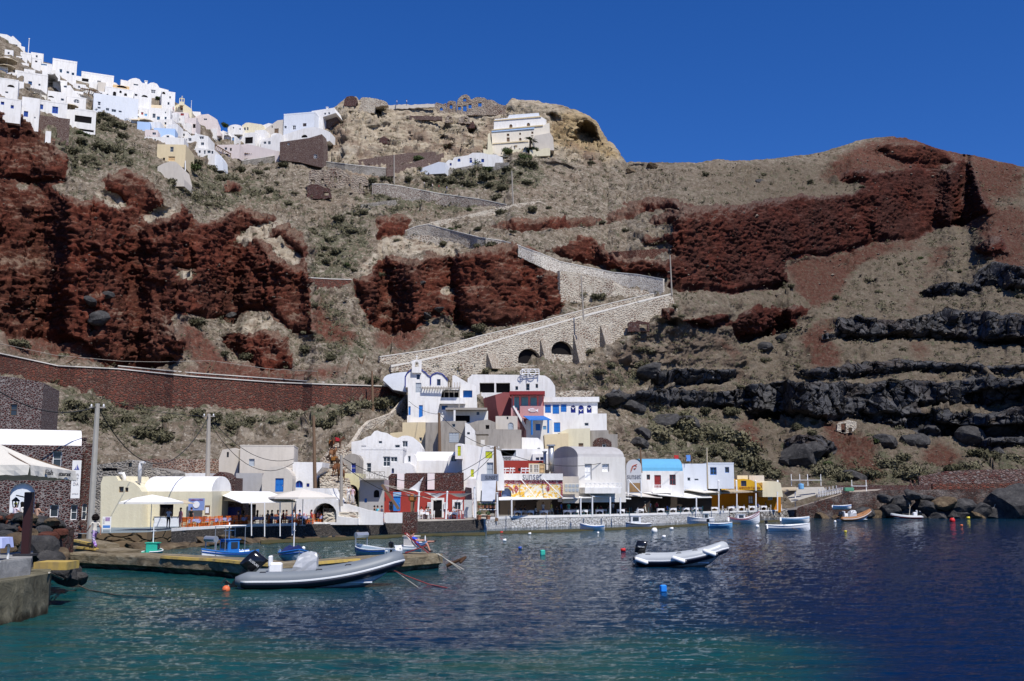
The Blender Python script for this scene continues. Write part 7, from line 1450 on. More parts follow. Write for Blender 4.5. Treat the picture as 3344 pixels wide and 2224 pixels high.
def leaf_ball(b,c,r,n,s,seed=1,flat=.9):
 r2=random.Random(seed)
 for k in range(n):
  d=Vector((r2.gauss(0,1),r2.gauss(0,1),r2.gauss(0,1))).normalized()*r*r2.uniform(.55,1.05);d.z*=flat;p=Vector(c)+d
  u=Vector((r2.gauss(0,1),r2.gauss(0,1),r2.gauss(0,1))).normalized();v=u.cross(d.normalized()+Vector((.1,.2,.1))).normalized();q=s*r2.uniform(.6,1.3)
  k0=b.addv([p-u*q,p+v*q*.5,p+u*q,p-v*q*.5]);b.face((k0,k0+1,k0+2,k0+3))
def potted(p,s,label,group='potted plants on the white terrace by the mosaic taverna'):
 rt=empty('potted_plant',p,0,label,'potted plant',group);b=MB();b.lathe([(.26*s,0),(.36*s,.45*s),(.40*s,.47*s),(.40*s,.55*s),(.34*s,.55*s)],n=12);b.build('pot',POTM,rt)
 b=MB();leaf_ball(b,(0,0,.85*s),.38*s,90,.12*s,3);b.build('foliage',LEAF,rt)
for k,x in enumerate((1212,1290)):potted(q3(1100+x/2.6133,1697)+Vector((0,.5,.01)),.8,'large terracotta pot with a small bush on the terrace edge, %s of two'%('left' if k==0 else 'right'),None)
a=HCP(1290,1405,120);rt=empty('plant_shelf',a,0,'white tiered plant shelf beside the mosaic taverna','shelf');b=MB();b.box((0,0,1.55),(1.9,.4,.06));b.box((0,0,.8),(1.9,.4,.06));b.build('shelf',WHT,rt)
for s_ in(-.9,0,.9):b=MB();b.bar((s_,0,-.1),(s_,0,1.6),.07);b.build('leg',WHT,rt)
for k,x in enumerate((1215,1245,1280,1310,1340)):potted(HCP(x,1330,119.8),.48,'small terracotta pot on the white plant shelf')
for k,(x,yt)in enumerate(((1178,1150),(1372,1200))):a=HCP(x,1415,119);t=HCP(x-4,yt,119);rt=empty('terrace_post',a,0,'stout white post at the %s of the plant terrace'%('left' if k==0 else 'right'),'post');b=MB();b.tube([(0,0,0),t-a],.1,8);b.build('shaft',WHT,rt);b=MB();b.box(tuple(t-a),(.3,.3,.1));b.build('cap',WHT,rt)
canopy('clear plastic wind curtain bulging over the plant terrace',[(T2(HCc,1240,1100)[0],T2(HCc,1240,1100)[1],121),(T2(HCc,1360,1095)[0],T2(HCc,1360,1095)[1],121),(T2(HCc,1350,1270)[0],T2(HCc,1350,1270)[1],119.5),(T2(HCc,1235,1270)[0],T2(HCc,1235,1270)[1],119.5)],plain('dusty_clear_plastic',(.42,.44,.48),.3,.5,var=.25,scale=1.5),.04,cat='curtain')
a=HCP(1230,1100,122);W_=148/2.6133*122/F;rt=empty('signboard',a,0,'grey-blue lettered side board left of the mosaic front','sign');b=MB();b.box((W_/2,0,.4),(W_,.1,.8));b.build('board',plain('grey_blue_board',(.22,.25,.32),.6),rt);text_obj('SUNSET',(W_*.6,-.07,.4),.45,INK,0,rt,width=W_*.7)
md_=131
f_,q_=frame_of(HD,190,1245,md_,0)
rt=empty('mosaic_taverna',f_.O,0,'yellow and white mosaic taverna front with a red border and long white name board','taverna')
def mosaic(name,c1,c2,c3,sc=5.0):
 m,b=base_mat(name,c1,.5);n,l=nt(m);v=N(n,'ShaderNodeTexVoronoi',Scale=sc);l.new(coords(n),v.inputs['Vector']);sp_=n.new('ShaderNodeSeparateColor');l.new(v.outputs['Color'],sp_.inputs[0])
 r_=ramp(n,[(0,c1),(.38,c2),(.72,c3)],'CONSTANT');l.new(sp_.outputs[0],r_.inputs[0]);l.new(r_.outputs[0],b.inputs['Base Color']);return m
MOY=mosaic('yellow_white_mosaic',(.72,.42,.06),(.74,.62,.36),(.70,.68,.60));MOR=mosaic('red_mosaic',(.28,.03,.05),(.36,.10,.10),(.5,.35,.33),7)
a=f_.uv(*q_(195,1245));c=f_.uv(*q_(750,1092));w0=f_.uv(*q_(230,1245));w1=f_.uv(*q_(313,1160))
b=MB();b.plate([(a[0],a[1]),(c[0],a[1]),(c[0],c[1]),(a[0],c[1])],[arch_loop(w0[0],w0[1]+.02,w1[0],w1[1],.5,10)],0,4.5,.5);b.build('wall',MOY,rt)
b=MB();b.plate([(w0[0],w0[1]+.03),(w1[0],w0[1]+.03),(w1[0],w1[1]),(w0[0],w1[1])],[],.44,.47);b.build('painted_niche',plain('blue_orange_mural',(.10,.16,.32),.6,var=.7,scale=1.2),rt)
b=MB();t=.45
b.box(((a[0]+c[0])/2,-.03,c[1]-t/2),(c[0]-a[0],.06,t));b.box((a[0]+t/2,-.03,(a[1]+c[1])/2-t/2),(t,.06,c[1]-a[1]-t));b.box((c[0]-t/4,-.03,(a[1]+c[1])/2-t/2),(t/2,.06,c[1]-a[1]-t));b.build('mosaic_border',MOR,rt)
b=MB()
ar=arch_loop(w0[0]-.25,w0[1]+.3,w1[0]+.25,w1[1]+.25,.5,10)[2:]
b.tube([(u,-.02,v)for u,v in ar],.09,5);b.build('arch_border',MOR,rt)
for(x,y)in((355,1167),(626,1157)):
 e=f_.uv(*q_(x,y));b=MB();b.plate([(e[0]-.32,e[1]),(e[0],e[1]-.55),(e[0]+.32,e[1]),(e[0],e[1]+.55)],[],-.05,-.005);b.build('mosaic_diamond',MOR,rt)
e0=f_.uv(*q_(190,1092));e1=f_.uv(*q_(752,1036));b=MB();b.box(((e0[0]+e1[0])/2,-.1,(e0[1]+e1[1])/2),(e1[0]-e0[0],.3,e1[1]-e0[1]));nb=b.build('name_board',WHITE,rt)
e=f_.uv(*q_(490,1064));text_obj('sunset',(e[0],-.27,e[1]),.78,plain('grey_lettering',(.16,.16,.18)),0,rt,width=165/2.6133*md_/F*.98)
e=f_.uv(*q_(508,1114));text_obj('TAVERNA',(e[0],-.03,e[1]),.3,INK,0,rt,width=1.1)
b=MB()
for(xa,ya,xb,yb)in((395,1085,520,1240),(585,1078,745,1240)):
 e=f_.uv(*q_(xa,ya));g=f_.uv(*q_(xb,yb));b.tube([(e[0],-.3,e[1]),(g[0],-2.5,g[1])],.05,5)
b.build('awning_stay',WHT,rt)
for(x0,y0,x1,y1,s_)in((190,985,295,1035,1),(300,985,345,1035,0),(395,985,470,1035,0)):
 a=HDP(x0,y1,131.6);rt=empty('terrace_furniture',a,0,['stacked white chair backs on the mosaic taverna roof','long white bench rail at the left end of the mosaic taverna roof','second stack of white chairs on the mosaic taverna roof'][(0,1,2)[[190,300,395].index(x0)]if x0!=190 else 1]if x0!=300 else 'stacked white chair backs on the mosaic taverna roof','furniture')
 W_=(x1-x0)/2.6133*131.6/F;H_=50/2.6133*131.6/F;b=MB();n_=max(2,int(W_/.5))
 for i in range(n_):b.bar((W_*i/n_,0,0),(W_*i/n_+.1,0,H_*(1 if s_==0 else.9)),.1)
 b.bar((0,0,H_*.85),(W_,0,H_*.85),.12);b.bar((0,0,H_*.4),(W_,0,H_*.4),.1);b.build('frame',WHT,rt)
def cz(xs,y0,y1,d0,d1,label,m=CANV,posts=(),org=HD,thick=.1):
 c=[]
 for x,y in xs[:2]:px,py=T2(org,x,y);c.append((px,py,qd(px)+8.5))
 for x,y in xs[2:]:px,py=T2(org,x,y);c.append((px,py,qd(px)+2.8))
 ps=[]
 for x,yt,yb,d in posts:px,a_=T2(org,x,yt);ps.append((px,a_,fy(px)-1,qd(px)+.45))
 return canopy(label,c,m,thick,posts=ps,pr=.1)
cz([(205,1236),(1000,1205),(1003,1238),(205,1258)],0,0,121.5,127,'long thin white canopy under the mosaic front',CANV,[(316,1250,1408,121.6),(905,1240,1395,123),(1004,1235,1395,123.5)])
cz([(885,1160),(1300,1195),(1335,1250),(1005,1228)],0,0,124,135,'white canvas awning before the grey barrel house',CANV,[(1157,1235,1390,124.3),(1243,1240,1388,125)])
cz([(1290,1200),(1568,1205),(1600,1240),(1290,1218)],0,0,129,142,'white awning edge below the painted arch sign',CANV2)
cz([(250,805),(560,805),(650,848),(390,822)],0,0,132,146,'white awning hanging below the blue-roofed house',CANV,[(68,860,990,131)],HE)
cz([(560,812),(790,808),(850,845),(640,848)],0,0,133,147,'second white awning ending beside the reed roof',CANV,[(716,850,975,134)],HE)
REED=plaster('weathered_reed_mat',(.42,.35,.25),(.2,.15,.1),.6,3)
cz([(620,778),(930,770),(930,800),(780,806)],0,0,141,152,'flat cream roof slab between awnings and reed roof',CANV2,[],HE)
cz([(780,790),(1568,758),(1575,778),(900,806)],0,0,148,160,'long reed-covered roof of the yellow taverna with whitewashed posts',REED,[(907,815,970,148.2),(1061,815,965,151),(1224,812,960,154),(1408,800,952,158),(1560,800,945,162)],HE,.2)
for k,(x,y)in enumerate(((908,765),(1060,762),(1224,760),(1412,758))):
 a=HEP(x,y+30,qd(T2(HE,x,0)[0])+2);rt=empty('roof_post',a,0,['first','second','third','fourth'][k]+' white stub post from the left on the reed roof','post');b=MB();b.tube([(0,0,0),(0,0,1.5)],.14,6);b.build('shaft',WHT,rt);b=MB();b.ball((0,0,1.5),.16,6,4);b.build('cap',WHT,rt)
e_=last('yellow vaulted taverna roof');e=HEP(1125,766,155.5);f2,q2=frame_of(HE,975,790,168,-14);g=f2.uv(*q2(1127,767));text_obj('DIMITRIS AMMOUDI TAVERN',(g[0],-.04,g[1]),.42,plain('rust_ink',(.28,.08,.02)),0,e_,width=262/2.6133*168/F*.98)
a=HDP(1297,1205,140);W_=130/2.6133*140/F;H_=285/2.6133*140/F;rt=empty('arch_sign',a,.05,'tall grey-white arched sign with a red fish drawing','sign');b=MB();b.plate(arch_loop(0,0,W_,H_,.5,12),[],0,.25);b.build('board',plain('pale_grey_board',(.55,.55,.56),.6,var=.06),rt)
fx=[(.30,.62),(.33,.72),(.42,.80),(.56,.83),(.68,.80),(.62,.74),(.5,.73),(.56,.70),(.64,.74)];b=MB();b.tube([(u*W_,-.03,v*H_)for u,v in fx],[.05,.05,.06,.07,.04,.05,.05,.03,.03],5);b.tube([(.45*W_,-.03,.78*H_),(.36*W_,-.03,.68*H_)],.035,4);b.tube([(.56*W_,-.03,.83*H_),(.72*W_,-.03,.86*H_)],.04,4);b.build('fish_emblem',REDI,rt)
text_obj('sunset',(W_*.5,-.03,H_*.49),.62,plain('grey_lettering',(.16,.16,.18)),0,rt,width=W_*.9)
b=MB();b.box((W_*.55,-.02,H_*.17),(W_*.7,.03,H_*.27));b.build('picture',plain('boat_picture',(.30,.18,.08),.5,var=.6,scale=1.5),rt)
for s_ in(.1,.95):b=MB();b.bar((W_*s_,-.05,-.5),(W_*s_,-.05,H_*.4),.14);b.build('leg',WHT,rt)
b=MB();b.bar((W_*.12,-.1,H_*.4),(W_*.8,-2,0),.08);b.build('brace',WHT,rt)
def spot(x,org,back):
 px=T2(org,x,0)[0];p=q3(px,fy(px));return Vector((p.x*(1+back/p.y),p.y+back,QZ+.01))
for k,(x,org)in enumerate([(370,HD),(470,HD),(590,HD),(790,HD),(855,HD),(932,HD),(1065,HD),(1246,HD),(235,HE),(410,HE),(515,HE),(625,HE),(700,HE),(870,HE),(1010,HE),(1100,HE),(1190,HE),(1290,HE),(1385,HE)]):
 put('wt',WT,spot(x,org,1.4),rnd.uniform(-.1,.1),'white table with a white cloth under the canopies','white tables along the right quay')
 for s_ in(-1,1):
  key,mk=('bc',BC)if org is HD or x<750 else('wc',WC_)
  put(key,mk,spot(x,org,1.4)+Vector((s_*.95,rnd.uniform(-.3,.3),0)),s_*-math.pi/2,'dark teal chair in the shade of the long canopies' if key=='bc' else 'white wooden chair under the reed roof','dark chairs under the canopies' if key=='bc' else 'white chairs under the reed roof')
 if k%2==0 or k<8:put('wt',WT,spot(x+30,org,4.6),0,'white table with a white cloth under the canopies','white tables along the right quay')
for(x,org,pose,lab,c,bt,hr,hm_,rz_,back)in((585,HD,'stand','tall man in a white shirt standing with his back to the sea',(.72,.72,.74),(.08,.12,.3),'cap',HAIRB,3.1,2.5),(655,HD,'walkshorts','person in a yellow top and white shorts with a red backpack',(.75,.68,.15),(.65,.62,.58),'cap',HAIRB,2.0,1.2),(740,HD,'stand','waiter in a bright blue shirt between white tables',(.06,.16,.55),(.05,.05,.06),'cap',HAIRD,1.0,3.2),(803,HD,'stand','person in a sea-green top and white hat',(.15,.62,.5),(.5,.5,.5),'cap',HAIRB,.3,3.0),(1180,HD,'stand','man in a white shirt behind the canopy post',(.7,.7,.72),(.1,.1,.12),'cap',HAIRD,3.0,3.5),(1455,HD,'walk','person in beige striding along the quay with a pale hat',(.5,.45,.34),(.62,.58,.48),'cap',HAIRB,-1.4,.8),(1495,HD,'stand','man in a pale blue shirt near the striding person',(.45,.55,.75),(.08,.08,.10),'cap',HAIRD,3.0,2.6),(1556,HD,'stand','person in a maroon shirt in the shade',(.28,.04,.06),(.08,.08,.1),'cap',HAIRD,2.6,3.2),(985,HD,'stand','waiter in black at the dark end of the white tables',(.03,.03,.03),(.03,.03,.03),'cap',HAIRD,.5,4.0)):
 person(spot(x,org,back),rz_,pose,lab,c,bt,None,hr,hm_,hat=(.7,.68,.6)if 'hat' in lab else None)
for k,(x,org,c)in enumerate(((345,HD,7),(395,HD,1),(430,HD,1),(520,HD,0),(700,HD,1),(870,HD,1),(1050,HD,5),(1080,HD,2),(1150,HD,4),(1270,HD,1),(1305,HD,5),(1360,HD,1),(1385,HD,0),(150,HE,1),(200,HE,0),(470,HE,3),(560,HE,1),(805,HE,2),(1240,HE,3),(1310,HE,7))):
 person(spot(x,org,2.0+(k%3)*1.2),rnd.uniform(-3,3),'sit','diner seated in the shade of the white canopies',SHIRTS[c],(.07,.07,.1),'diners under the right canopies','long' if k%3==0 else 'cap',HAIRD if k%2 else HAIRB)
a=[Z(2560,1668,QZ),P(2650,1644,172),P(2780,1603,176)]
b=MB();
for p in a:b.addv([p+Vector((-.3,0,.05)),p+Vector((6.5,3.5,.35))])
b.face((0,2,3,1));b.face((2,4,5,3));b.build('path',plain('pale_concrete_path',(.36,.31,.26)),None,kind='structure')
b=MB();q=[P(2585,1640,176),P(2700,1606,180),P(2690,1590,184),P(2600,1592,186),P(2560,1610,184)];k=b.addv(q);b.face([k+i for i in range(5)]);b.build('terrace',CONC,None,kind='structure')
def HFP(x,y,d):px,py=T2(HF,x,y);return P(px,py,d)
for k in range(10):put('wc',WC_,HFP(480+k*23,905-k*4.5,172+k*.4),-1.2,'white chair in the row along the slanting path','row of white chairs along the slanting path')
for k in range(6):put('wc',WC_,HFP(500+k*32,880-k*6,176),1.6,'white chair in the row along the slanting path','row of white chairs along the slanting path')
def upturned(x,y,d,label,L=4.0):
 rt=empty('stacked_table',HFP(x,y,d),-.1,label,'table','white tables stacked upside down at the end of the quay');b=MB();b.box((L/2,0,.95),(L,.9,.08));b.build('tabletop',WHT,rt)
 for u in(.1,L-.1):
  b=MB();b.bar((u,0,0),(u,0,.95),.1);b.build('leg',WHT,rt);b=MB();b.bar((u,0,.95),(u,0,1.95),.09);b.build('upturned_leg',WHT,rt)
upturned(785,855,175,'white tables stacked upside down at the bend of the path',2.5);upturned(232,800,178,'white table stacked on another beside the cream vault',1.6);upturned(310,800,178,'white table with upturned legs left of the blue drum',1.5);upturned(380,800,179,'long upturned white table behind the row of chairs',2.4)
a=HFP(325,832,176);rt=empty('drum',a,0,'blue plastic drum beside the stacked tables','drum');b=MB();b.lathe([(.42,0),(.46,.1),(.46,.8),(.4,.9)],n=12);b.build('body',LBLUE,rt);b=MB();b.lathe([(.2,.9),(.2,.96)],n=10);b.build('lid',LBLUE,rt)
o=link_mesh('crate',(lambda bb:(bb.box((0,0,.3),(1.5,.9,.6),bev=.08),bb.mesh('crate',plain('green_tarp',(.08,.25,.16))))[1])(MB()),None,HFP(760,850,175));tag(o,'low green tarpaulin bundle left of the upturned tables','bundle')
person(HFP(1325,832,181),-1.2,'walk','walker in dark shorts on the coast path, left of two',(.10,.08,.07),(.15,.05,.05),None,'cap',HAIRD,SKIN2);person(HFP(1362,830,181),-1.2,'walkshorts','bare-armed walker with a backpack on the coast path, right of two',(.22,.10,.06),(.04,.04,.05),None,'cap',HAIRD,SKIN2)
for(x,y,lab,c,d_)in((1592,1128,'walker in white on the lower ramp','w',None),(1614,1120,'walker in blue on the lower ramp','b',None),(2082,988,'walker in dark clothes near the top of the lower ramp','d',None),(2099,984,'walker in a light blue shirt near the top of the lower ramp','b',None)):
 dd=ramp_d(x)+1.8;p=P(x,y,dd);
 i0=np.interp(x,[r[0]for r in RF],range(len(RF)));k=int(min(i0,len(la)-2));zz=la[k].z+(la[k+1].z-la[k].z)*(i0-k)
 person(Vector((p.x,dd,zz+.02)),1.8,'walk',lab,{'w':(.7,.7,.7),'b':(.12,.2,.5),'d':(.05,.05,.07)}[c],(.05,.05,.08),None,'cap',HAIRD)
for(x,y,lab,c,g)in((1385,612,'walker in white on the upper zigzag','w',1),(1412,618,'walker in a white top behind another on the upper zigzag','w',1),(1433,622,'walker in red on the upper zigzag','r',1),(1459,627,'walker in pale blue on the upper zigzag','b',1),(1648,668,'walker in black at the bend of the upper zigzag','k',1),(1905,893,'walker in dark clothes above the hairpin','k',1),(565,368,'visitor in red on the chapel terrace of the ridge town','r',1),(575,370,'visitor in dark clothes on the chapel terrace of the ridge town','k',1),(1296,343,'tiny figure in white on the castle parapet, left of two','w',1),(1328,342,'tiny figure in white on the castle parapet, right of two','w',1)):
 person(P(x,y,G(x,y+3)-1.5),1.5,'stand',lab,{'w':(.7,.7,.7),'b':(.2,.3,.6),'k':(.03,.03,.04),'r':(.4,.04,.05)}[c],(.08,.08,.1),None,'cap',HAIRD)
for(x,y,d,c,lab)in((548,530,153,(.45,.03,.03),'red canvas deck chair on the roof behind the blue barrel'),(650,528,156,(.10,.25,.60),'blue and white striped deck chair on the pale annexe roof')):
 rt=empty('deck_chair',HEP(x,y+22,d),.3,lab,'deck chair');b=MB();b.box((0,.1,.65),(.7,.08,.9));b.build('sling',plain('sling_%d'%x,c,.8),rt);b=MB();b.bar((-.5,-.3,0),(-.5,.3,1.4),.07);b.bar((.5,-.3,0),(.5,.3,1.4),.07);b.bar((-.5,.3,0),(-.5,-.4,.7),.07);b.bar((.5,.3,0),(.5,-.4,.7),.07);b.build('frame',WOODB,rt)
rt=empty('roof_pergola',HDP(405,215,187),0,'white pipe pergola with hoops on the white hotel roof','pergola');W_=145/2.6133*187/F;H_=70/2.6133*187/F;b=MB()
for u in(0,W_*.35,W_):b.tube([(u,0,0),(u,0,H_)],.09,5)
for v in(.45,.75,1):b.tube([(0,0,H_*v),(W_,0,H_*v)],.08,5)
b.tube([(W_*.62+.6*math.cos(t),-.1,H_*.62+.6*math.sin(t))for t in[i*.52 for i in range(12)]],.07,5,closed=True);b.tube([(.1+.45*math.cos(t),-.1,H_*.6+.45*math.sin(t))for t in[i*.52 for i in range(12)]],.07,5,closed=True);b.build('frame',WHT,rt)
canopy('bright blue awning on blue posts at the rose-pink house',[(*T2(HD,415,543),167),(*T2(HD,590,543),167),(*T2(HD,655,575),163.5),(*T2(HD,465,577),163.5)],BLUEP,.1,posts=[(T2(HD,488,0)[0],T2(HD,0,577)[1],T2(HD,0,705)[1],163.6),(T2(HD,628,0)[0],T2(HD,0,577)[1],T2(HD,0,690)[1],163.6)],pm=BLUEP,pr=.16)
for(x,y,r,lab)in((24,198,2.4,'large tan parasol on the top left terrace'),(22,218,2.0,'tan parasol just under the largest one'),(230,346,1.9,'tan parasol on the terrace of the white villa'),(478,395,1.8,'pale yellow parasol beside the light blue wall')):
 parasol(lab,x,y-6,y+14,G(x,y+14)-2.5,r,.55,TAN,8)
def pergola(label,org,x0,y0,x1,y1,n,m=WOODB,dd=3.5,posts=True):
 px0,py0=T2(org,x0,y0);px1,py1=T2(org,x1,y1);d=G((px0+px1)/2,(py0+py1)/2+8)-dd;a=P(px0,py0,d);c=P(px1,py1,d);rt=empty('pergola',a,0,label,'pergola');dv=c-a
 b=MB();b.bar((0,0,0),dv,.2);b.bar((0,3,.1),dv+Vector((0,3,.1)),.2)
 for i in range(n):b.bar(dv*(i/(n-1))+Vector((0,-.4,.1)),dv*(i/(n-1))+Vector((0,3.3,.2)),.13)
 b.build('roof_slats',m,rt)
 for t_ in(0,.5,1):b=MB();b.bar(dv*t_,dv*t_-Vector((0,0,2.6)),.16);b.build('post',m,rt)
pergola('grey wooden pergola over the terrace at the upper left of the town',ZA,140,425,360,490,14,WOODG);pergola('whitewashed pergola of round poles below the dark-windowed house',ZA,150,600,350,645,14,WOODG);pergola('white pergola beside the round fanlight house',ZA,650,670,750,695,8,WOODG)
pergola('dark pole pergola on the pinkish terrace, left one',ZB,530,715,660,790,10);pergola('dark pole pergola on the pinkish terrace, right one',ZB,700,775,840,795,10);pergola('brown rough pergola under the tan terrace house',ZA,690,625,830,645,10)
for(x0,y0,x1,y1,lab)in((1280,762,1380,800,'brown flat awning over the three-windowed white house'),(1115,870,1240,895,'tawny awning left of the pale blue walls'),(1368,928,1462,955,'tawny awning between the two pale blue walls')):
 pa,pb=T2(ZA,x0,y0),T2(ZA,x1,y1);d=G((pa[0]+pb[0])/2,pb[1])-3.5
 canopy(lab,[(pa[0],pa[1],d+3),(pb[0],pa[1]+2,d+3),(pb[0],pb[1],d),(pa[0]+2,pb[1]-2,d)],TAN,.06)
def rockface(name,c1,c2,c3,sc=1.2,st=2.4,bump=.12):
 m,b=base_mat(name,c1,.9,.2);n,l=nt(m);p=coords(n);mp=N(n,'ShaderNodeMapping');mp.inputs['Scale'].default_value=(1,1,st);l.new(p,mp.inputs['Vector'])
 f=noise_tex(n,l,mp.outputs[0],sc,8,.7,.5);r_=ramp(n,[(.3,c1),(.52,c2),(.74,c3)]);l.new(f,r_.inputs[0])
 sx_=n.new('ShaderNodeSeparateXYZ');l.new(p,sx_.inputs[0]);wet=ramp(n,[(.0,(1,1,1)),(.35,(0,0,0))]);l.new(mathn(n,l,'ADD',sx_.outputs[2],mathn(n,l,'MULTIPLY',mathn(n,l,'SUBTRACT',f,.5),.9)),wet.inputs[0])
 l.new(mixc(n,l,wet.outputs[0],r_.outputs[0],(.022,.018,.010)),b.inputs['Base Color'])
 bp=N(n,'ShaderNodeBump',Strength=1.0,Distance=bump);l.new(f,bp.inputs['Height']);l.new(bp.outputs[0],b.inputs['Normal']);return m
PIERM=rockface('weathered_pier_concrete',(.085,.065,.04),(.19,.155,.10),(.34,.30,.22));PLATM=rockface('grey_platform_concrete',(.13,.13,.125),(.24,.24,.235),(.36,.35,.33),1.5,1.2,.04);PLATL=rockface('stained_platform_foot',(.05,.045,.03),(.12,.11,.075),(.25,.22,.15),1.8,.8,.08)
YEL=plaster('worn_yellow_paint',(.44,.31,.08),(.20,.16,.10),1.0,3.0)
def pier(name,pts,z,wd,m,label,undercut=.35,step=.35):
 """pts on the front top edge (px,py) at height z"""
 W_=[Z(x,y,z)for x,y in pts];ds=[]
 for a,c in zip(W_,W_[1:]):
  k=max(1,int((c-a).length/step))
  for j in range(k):ds.append(a.lerp(c,j/k))
 ds.append(W_[-1]);rings=[]
 for i,p in enumerate(ds):
  t=ds[min(i+1,len(ds)-1)]-ds[max(i-1,0)];nrm=Vector((-t.y,t.x,0)).normalized();s_=p.x*1.3
  u=fbm(np.array([s_,s_,s_,s_]),np.array([0.,1.3,2.6,3.9]),np.zeros(4),4)
  f=lambda k,am:float(u[k])*am
  rings.append([p+nrm*(undercut+f(0,.2))+Vector((0,0,-z-1.0)),p+nrm*(undercut*.6+f(1,.25))+Vector((0,0,-z+.18)),p+nrm*f(2,.14)+Vector((0,0,-z*.62)),p+nrm*f(3,.12)+Vector((0,0,-.10)),p+nrm*(.05+f(3,.10))+Vector((0,0,f(0,.05))),p+nrm*wd+Vector((0,0,f(1,.05))),p+nrm*wd+Vector((0,0,-z-1.0))])
 b=MB();b.loft(rings);rt=empty('pier',ds[0],0,label,'pier');
 b.v=[tuple(Vector(v)-ds[0])for v in b.v];b.build('concrete',m,rt);return rt,ds
pr,pd=pier('pier',[(195,1804),(280,1808),(353,1811),(440,1814),(525,1819),(600,1824),(700,1829),(820,1841),(919,1848),(1014,1841),(1120,1832),(1210,1826),(1300,1819),(1424,1809),(1446,1807.5)],.85,2.3,PIERM,'long low weathered concrete pier bending across the small harbour',.45)
def strip(rt,ds,i0,i1,off,w_,z,m,name='painted_edge'):
 b=MB();R_=[]
 for i in range(i0,i1):
  p=ds[i];t=ds[min(i+1,len(ds)-1)]-ds[max(i-1,0)];nrm=Vector((-t.y,t.x,0)).normalized();j=rnd.uniform(-.03,.03)
  R_.append([p+nrm*(off-.08+j)+Vector((0,0,-.06))-ds[0],p+nrm*(off-.04+j)+Vector((0,0,z))-ds[0],p+nrm*(off+w_+j)+Vector((0,0,z))-ds[0],p+nrm*(off+w_)+Vector((0,0,-.06))-ds[0]])
 if len(R_)>1:b.loft(R_);b.build(name,m,rt)
def idx_px(ds,px):return min(range(len(ds)),key=lambda i:abs(1672+F*ds[i].x/ds[i].y*1.0-px))
def pxof(p):
 v=Vector((p.x,p.y*cT+(p.z-HC)*sT,0));return 1672+F*p.x/v.y
idx_px=lambda ds,px:min(range(len(ds)),key=lambda i:abs(pxof(ds[i])-px))
strip(pr,pd,idx_px(pd,530),idx_px(pd,900),.0,.28,.07,YEL);strip(pr,pd,idx_px(pd,1020),idx_px(pd,1200),.0,.25,.07,YEL)
l1,d1=pier('ledge',[(201,1784),(240,1787),(300,1792),(349,1799)],1.0,2.0,PIERM,'upper concrete ledge at the root of the pier where a woman walks',.1);strip(l1,d1,idx_px(d1,246),idx_px(d1,320),0,.2,.06,YEL)
l2,d2=pier('ledge',[(203,1762),(250,1767),(300,1778)],1.25,1.6,PIERM,'short rear concrete ledge with a yellow painted edge behind the walking woman',.1);strip(l2,d2,0,len(d2),0,.2,.06,YEL)
a=pd[-2];o=link_mesh('rusty_bollard',(lambda bb:(bb.lathe([(.12,0),(.12,.25),(.22,.3),(.22,.38),(.05,.42)],n=10),bb.mesh('bollard',INK))[1])(MB()),None,Vector(pd[idx_px(pd,225)])+Vector((.2,3.3,.7)));o.name='bollard';tag(o,'black iron bollard at the root of the pier','bollard')
def blockpx(name,label,top,z,back,m,x2=None,zb=-1.2,parts=()):
 W_=[Z(x,y,z)for x,y in top];rt=empty(name,W_[0],0,label,'platform');b=MB();rings=[]
 for p in W_:
  k=back/p.y;rings.append([Vector((p.x,p.y,zb))-W_[0],p-Vector((0,0,.06))-W_[0],p+Vector((0,.05,0))-W_[0],Vector((p.x*(1+k*.97),p.y+back,z))-W_[0],Vector((p.x*(1+k*.97),p.y+back,zb))-W_[0]])
 b.loft(rings);b.build('concrete',m,rt);return rt,W_
p2_,w2_=blockpx('platform','lower stained concrete block in the left foreground',[(-700,1895),(0,1898),(80,1888),(163,1872)],1.45,5,PLATL)
p1_,w1_=blockpx('platform','upper grey concrete platform in the left foreground',[(-700,1838),(0,1832),(60,1826),(102,1822)],2.05,4.5,PLATM,zb=1.2)
b=MB();a=Z(103,1862,1.45);k=Z(160,1860,1.45);b.box((0,0,0),(1.3,1.2,.3));o=b.build('yellow_step',YEL,None,'worn yellow-topped concrete block beside the foreground platform','block');o.location=Vector((a.x+.4,a.y+1.3,1.55));o.name='concrete_block'
pb=Z(83,1815,2.05);rt=empty('lantern_post',pb,0,'square dark brown post with a black lantern in the left foreground','lantern post');h_=P(83,1607,pb.y).z-2.05
b=MB();b.box((0,0,h_/2),(.28,.28,h_),.1,bev=.02);b.build('post',plain('dark_brown_stained_wood',(.035,.012,.012),.5),rt);b=MB();b.box((0,0,.04),(.7,.6,.08));b.build('base_plate',INK,rt)
b=MB();b.bar((-.14,0,h_-.2),(-.5,0,h_-.12),.04);b.build('bracket',INK,rt)
b=MB();b.lathe([(.02,.36),(.15,.24),(.16,.22),(.12,.2)],(-.5,0,h_-.55),6);b.lathe([(.09,-.03),(.10,0)],(-.5,0,h_-.55),6)
for k in range(6):a_=k*math.pi/3;b.bar((-.5+.09*math.cos(a_),.09*math.sin(a_),h_-.57),(-.5+.13*math.cos(a_),.13*math.sin(a_),h_-.34),.02)
b.build('lantern',INK,rt)
p=Z(15,1830,2.05);rt=empty('cloth_table',p+Vector((-.55,.2,.01)),0,'table with a pale lilac cloth at the left edge','table');b=MB();LB=plain('lilac_cloth',(.45,.50,.78),.85);n=26;R_=[[],[],[]]
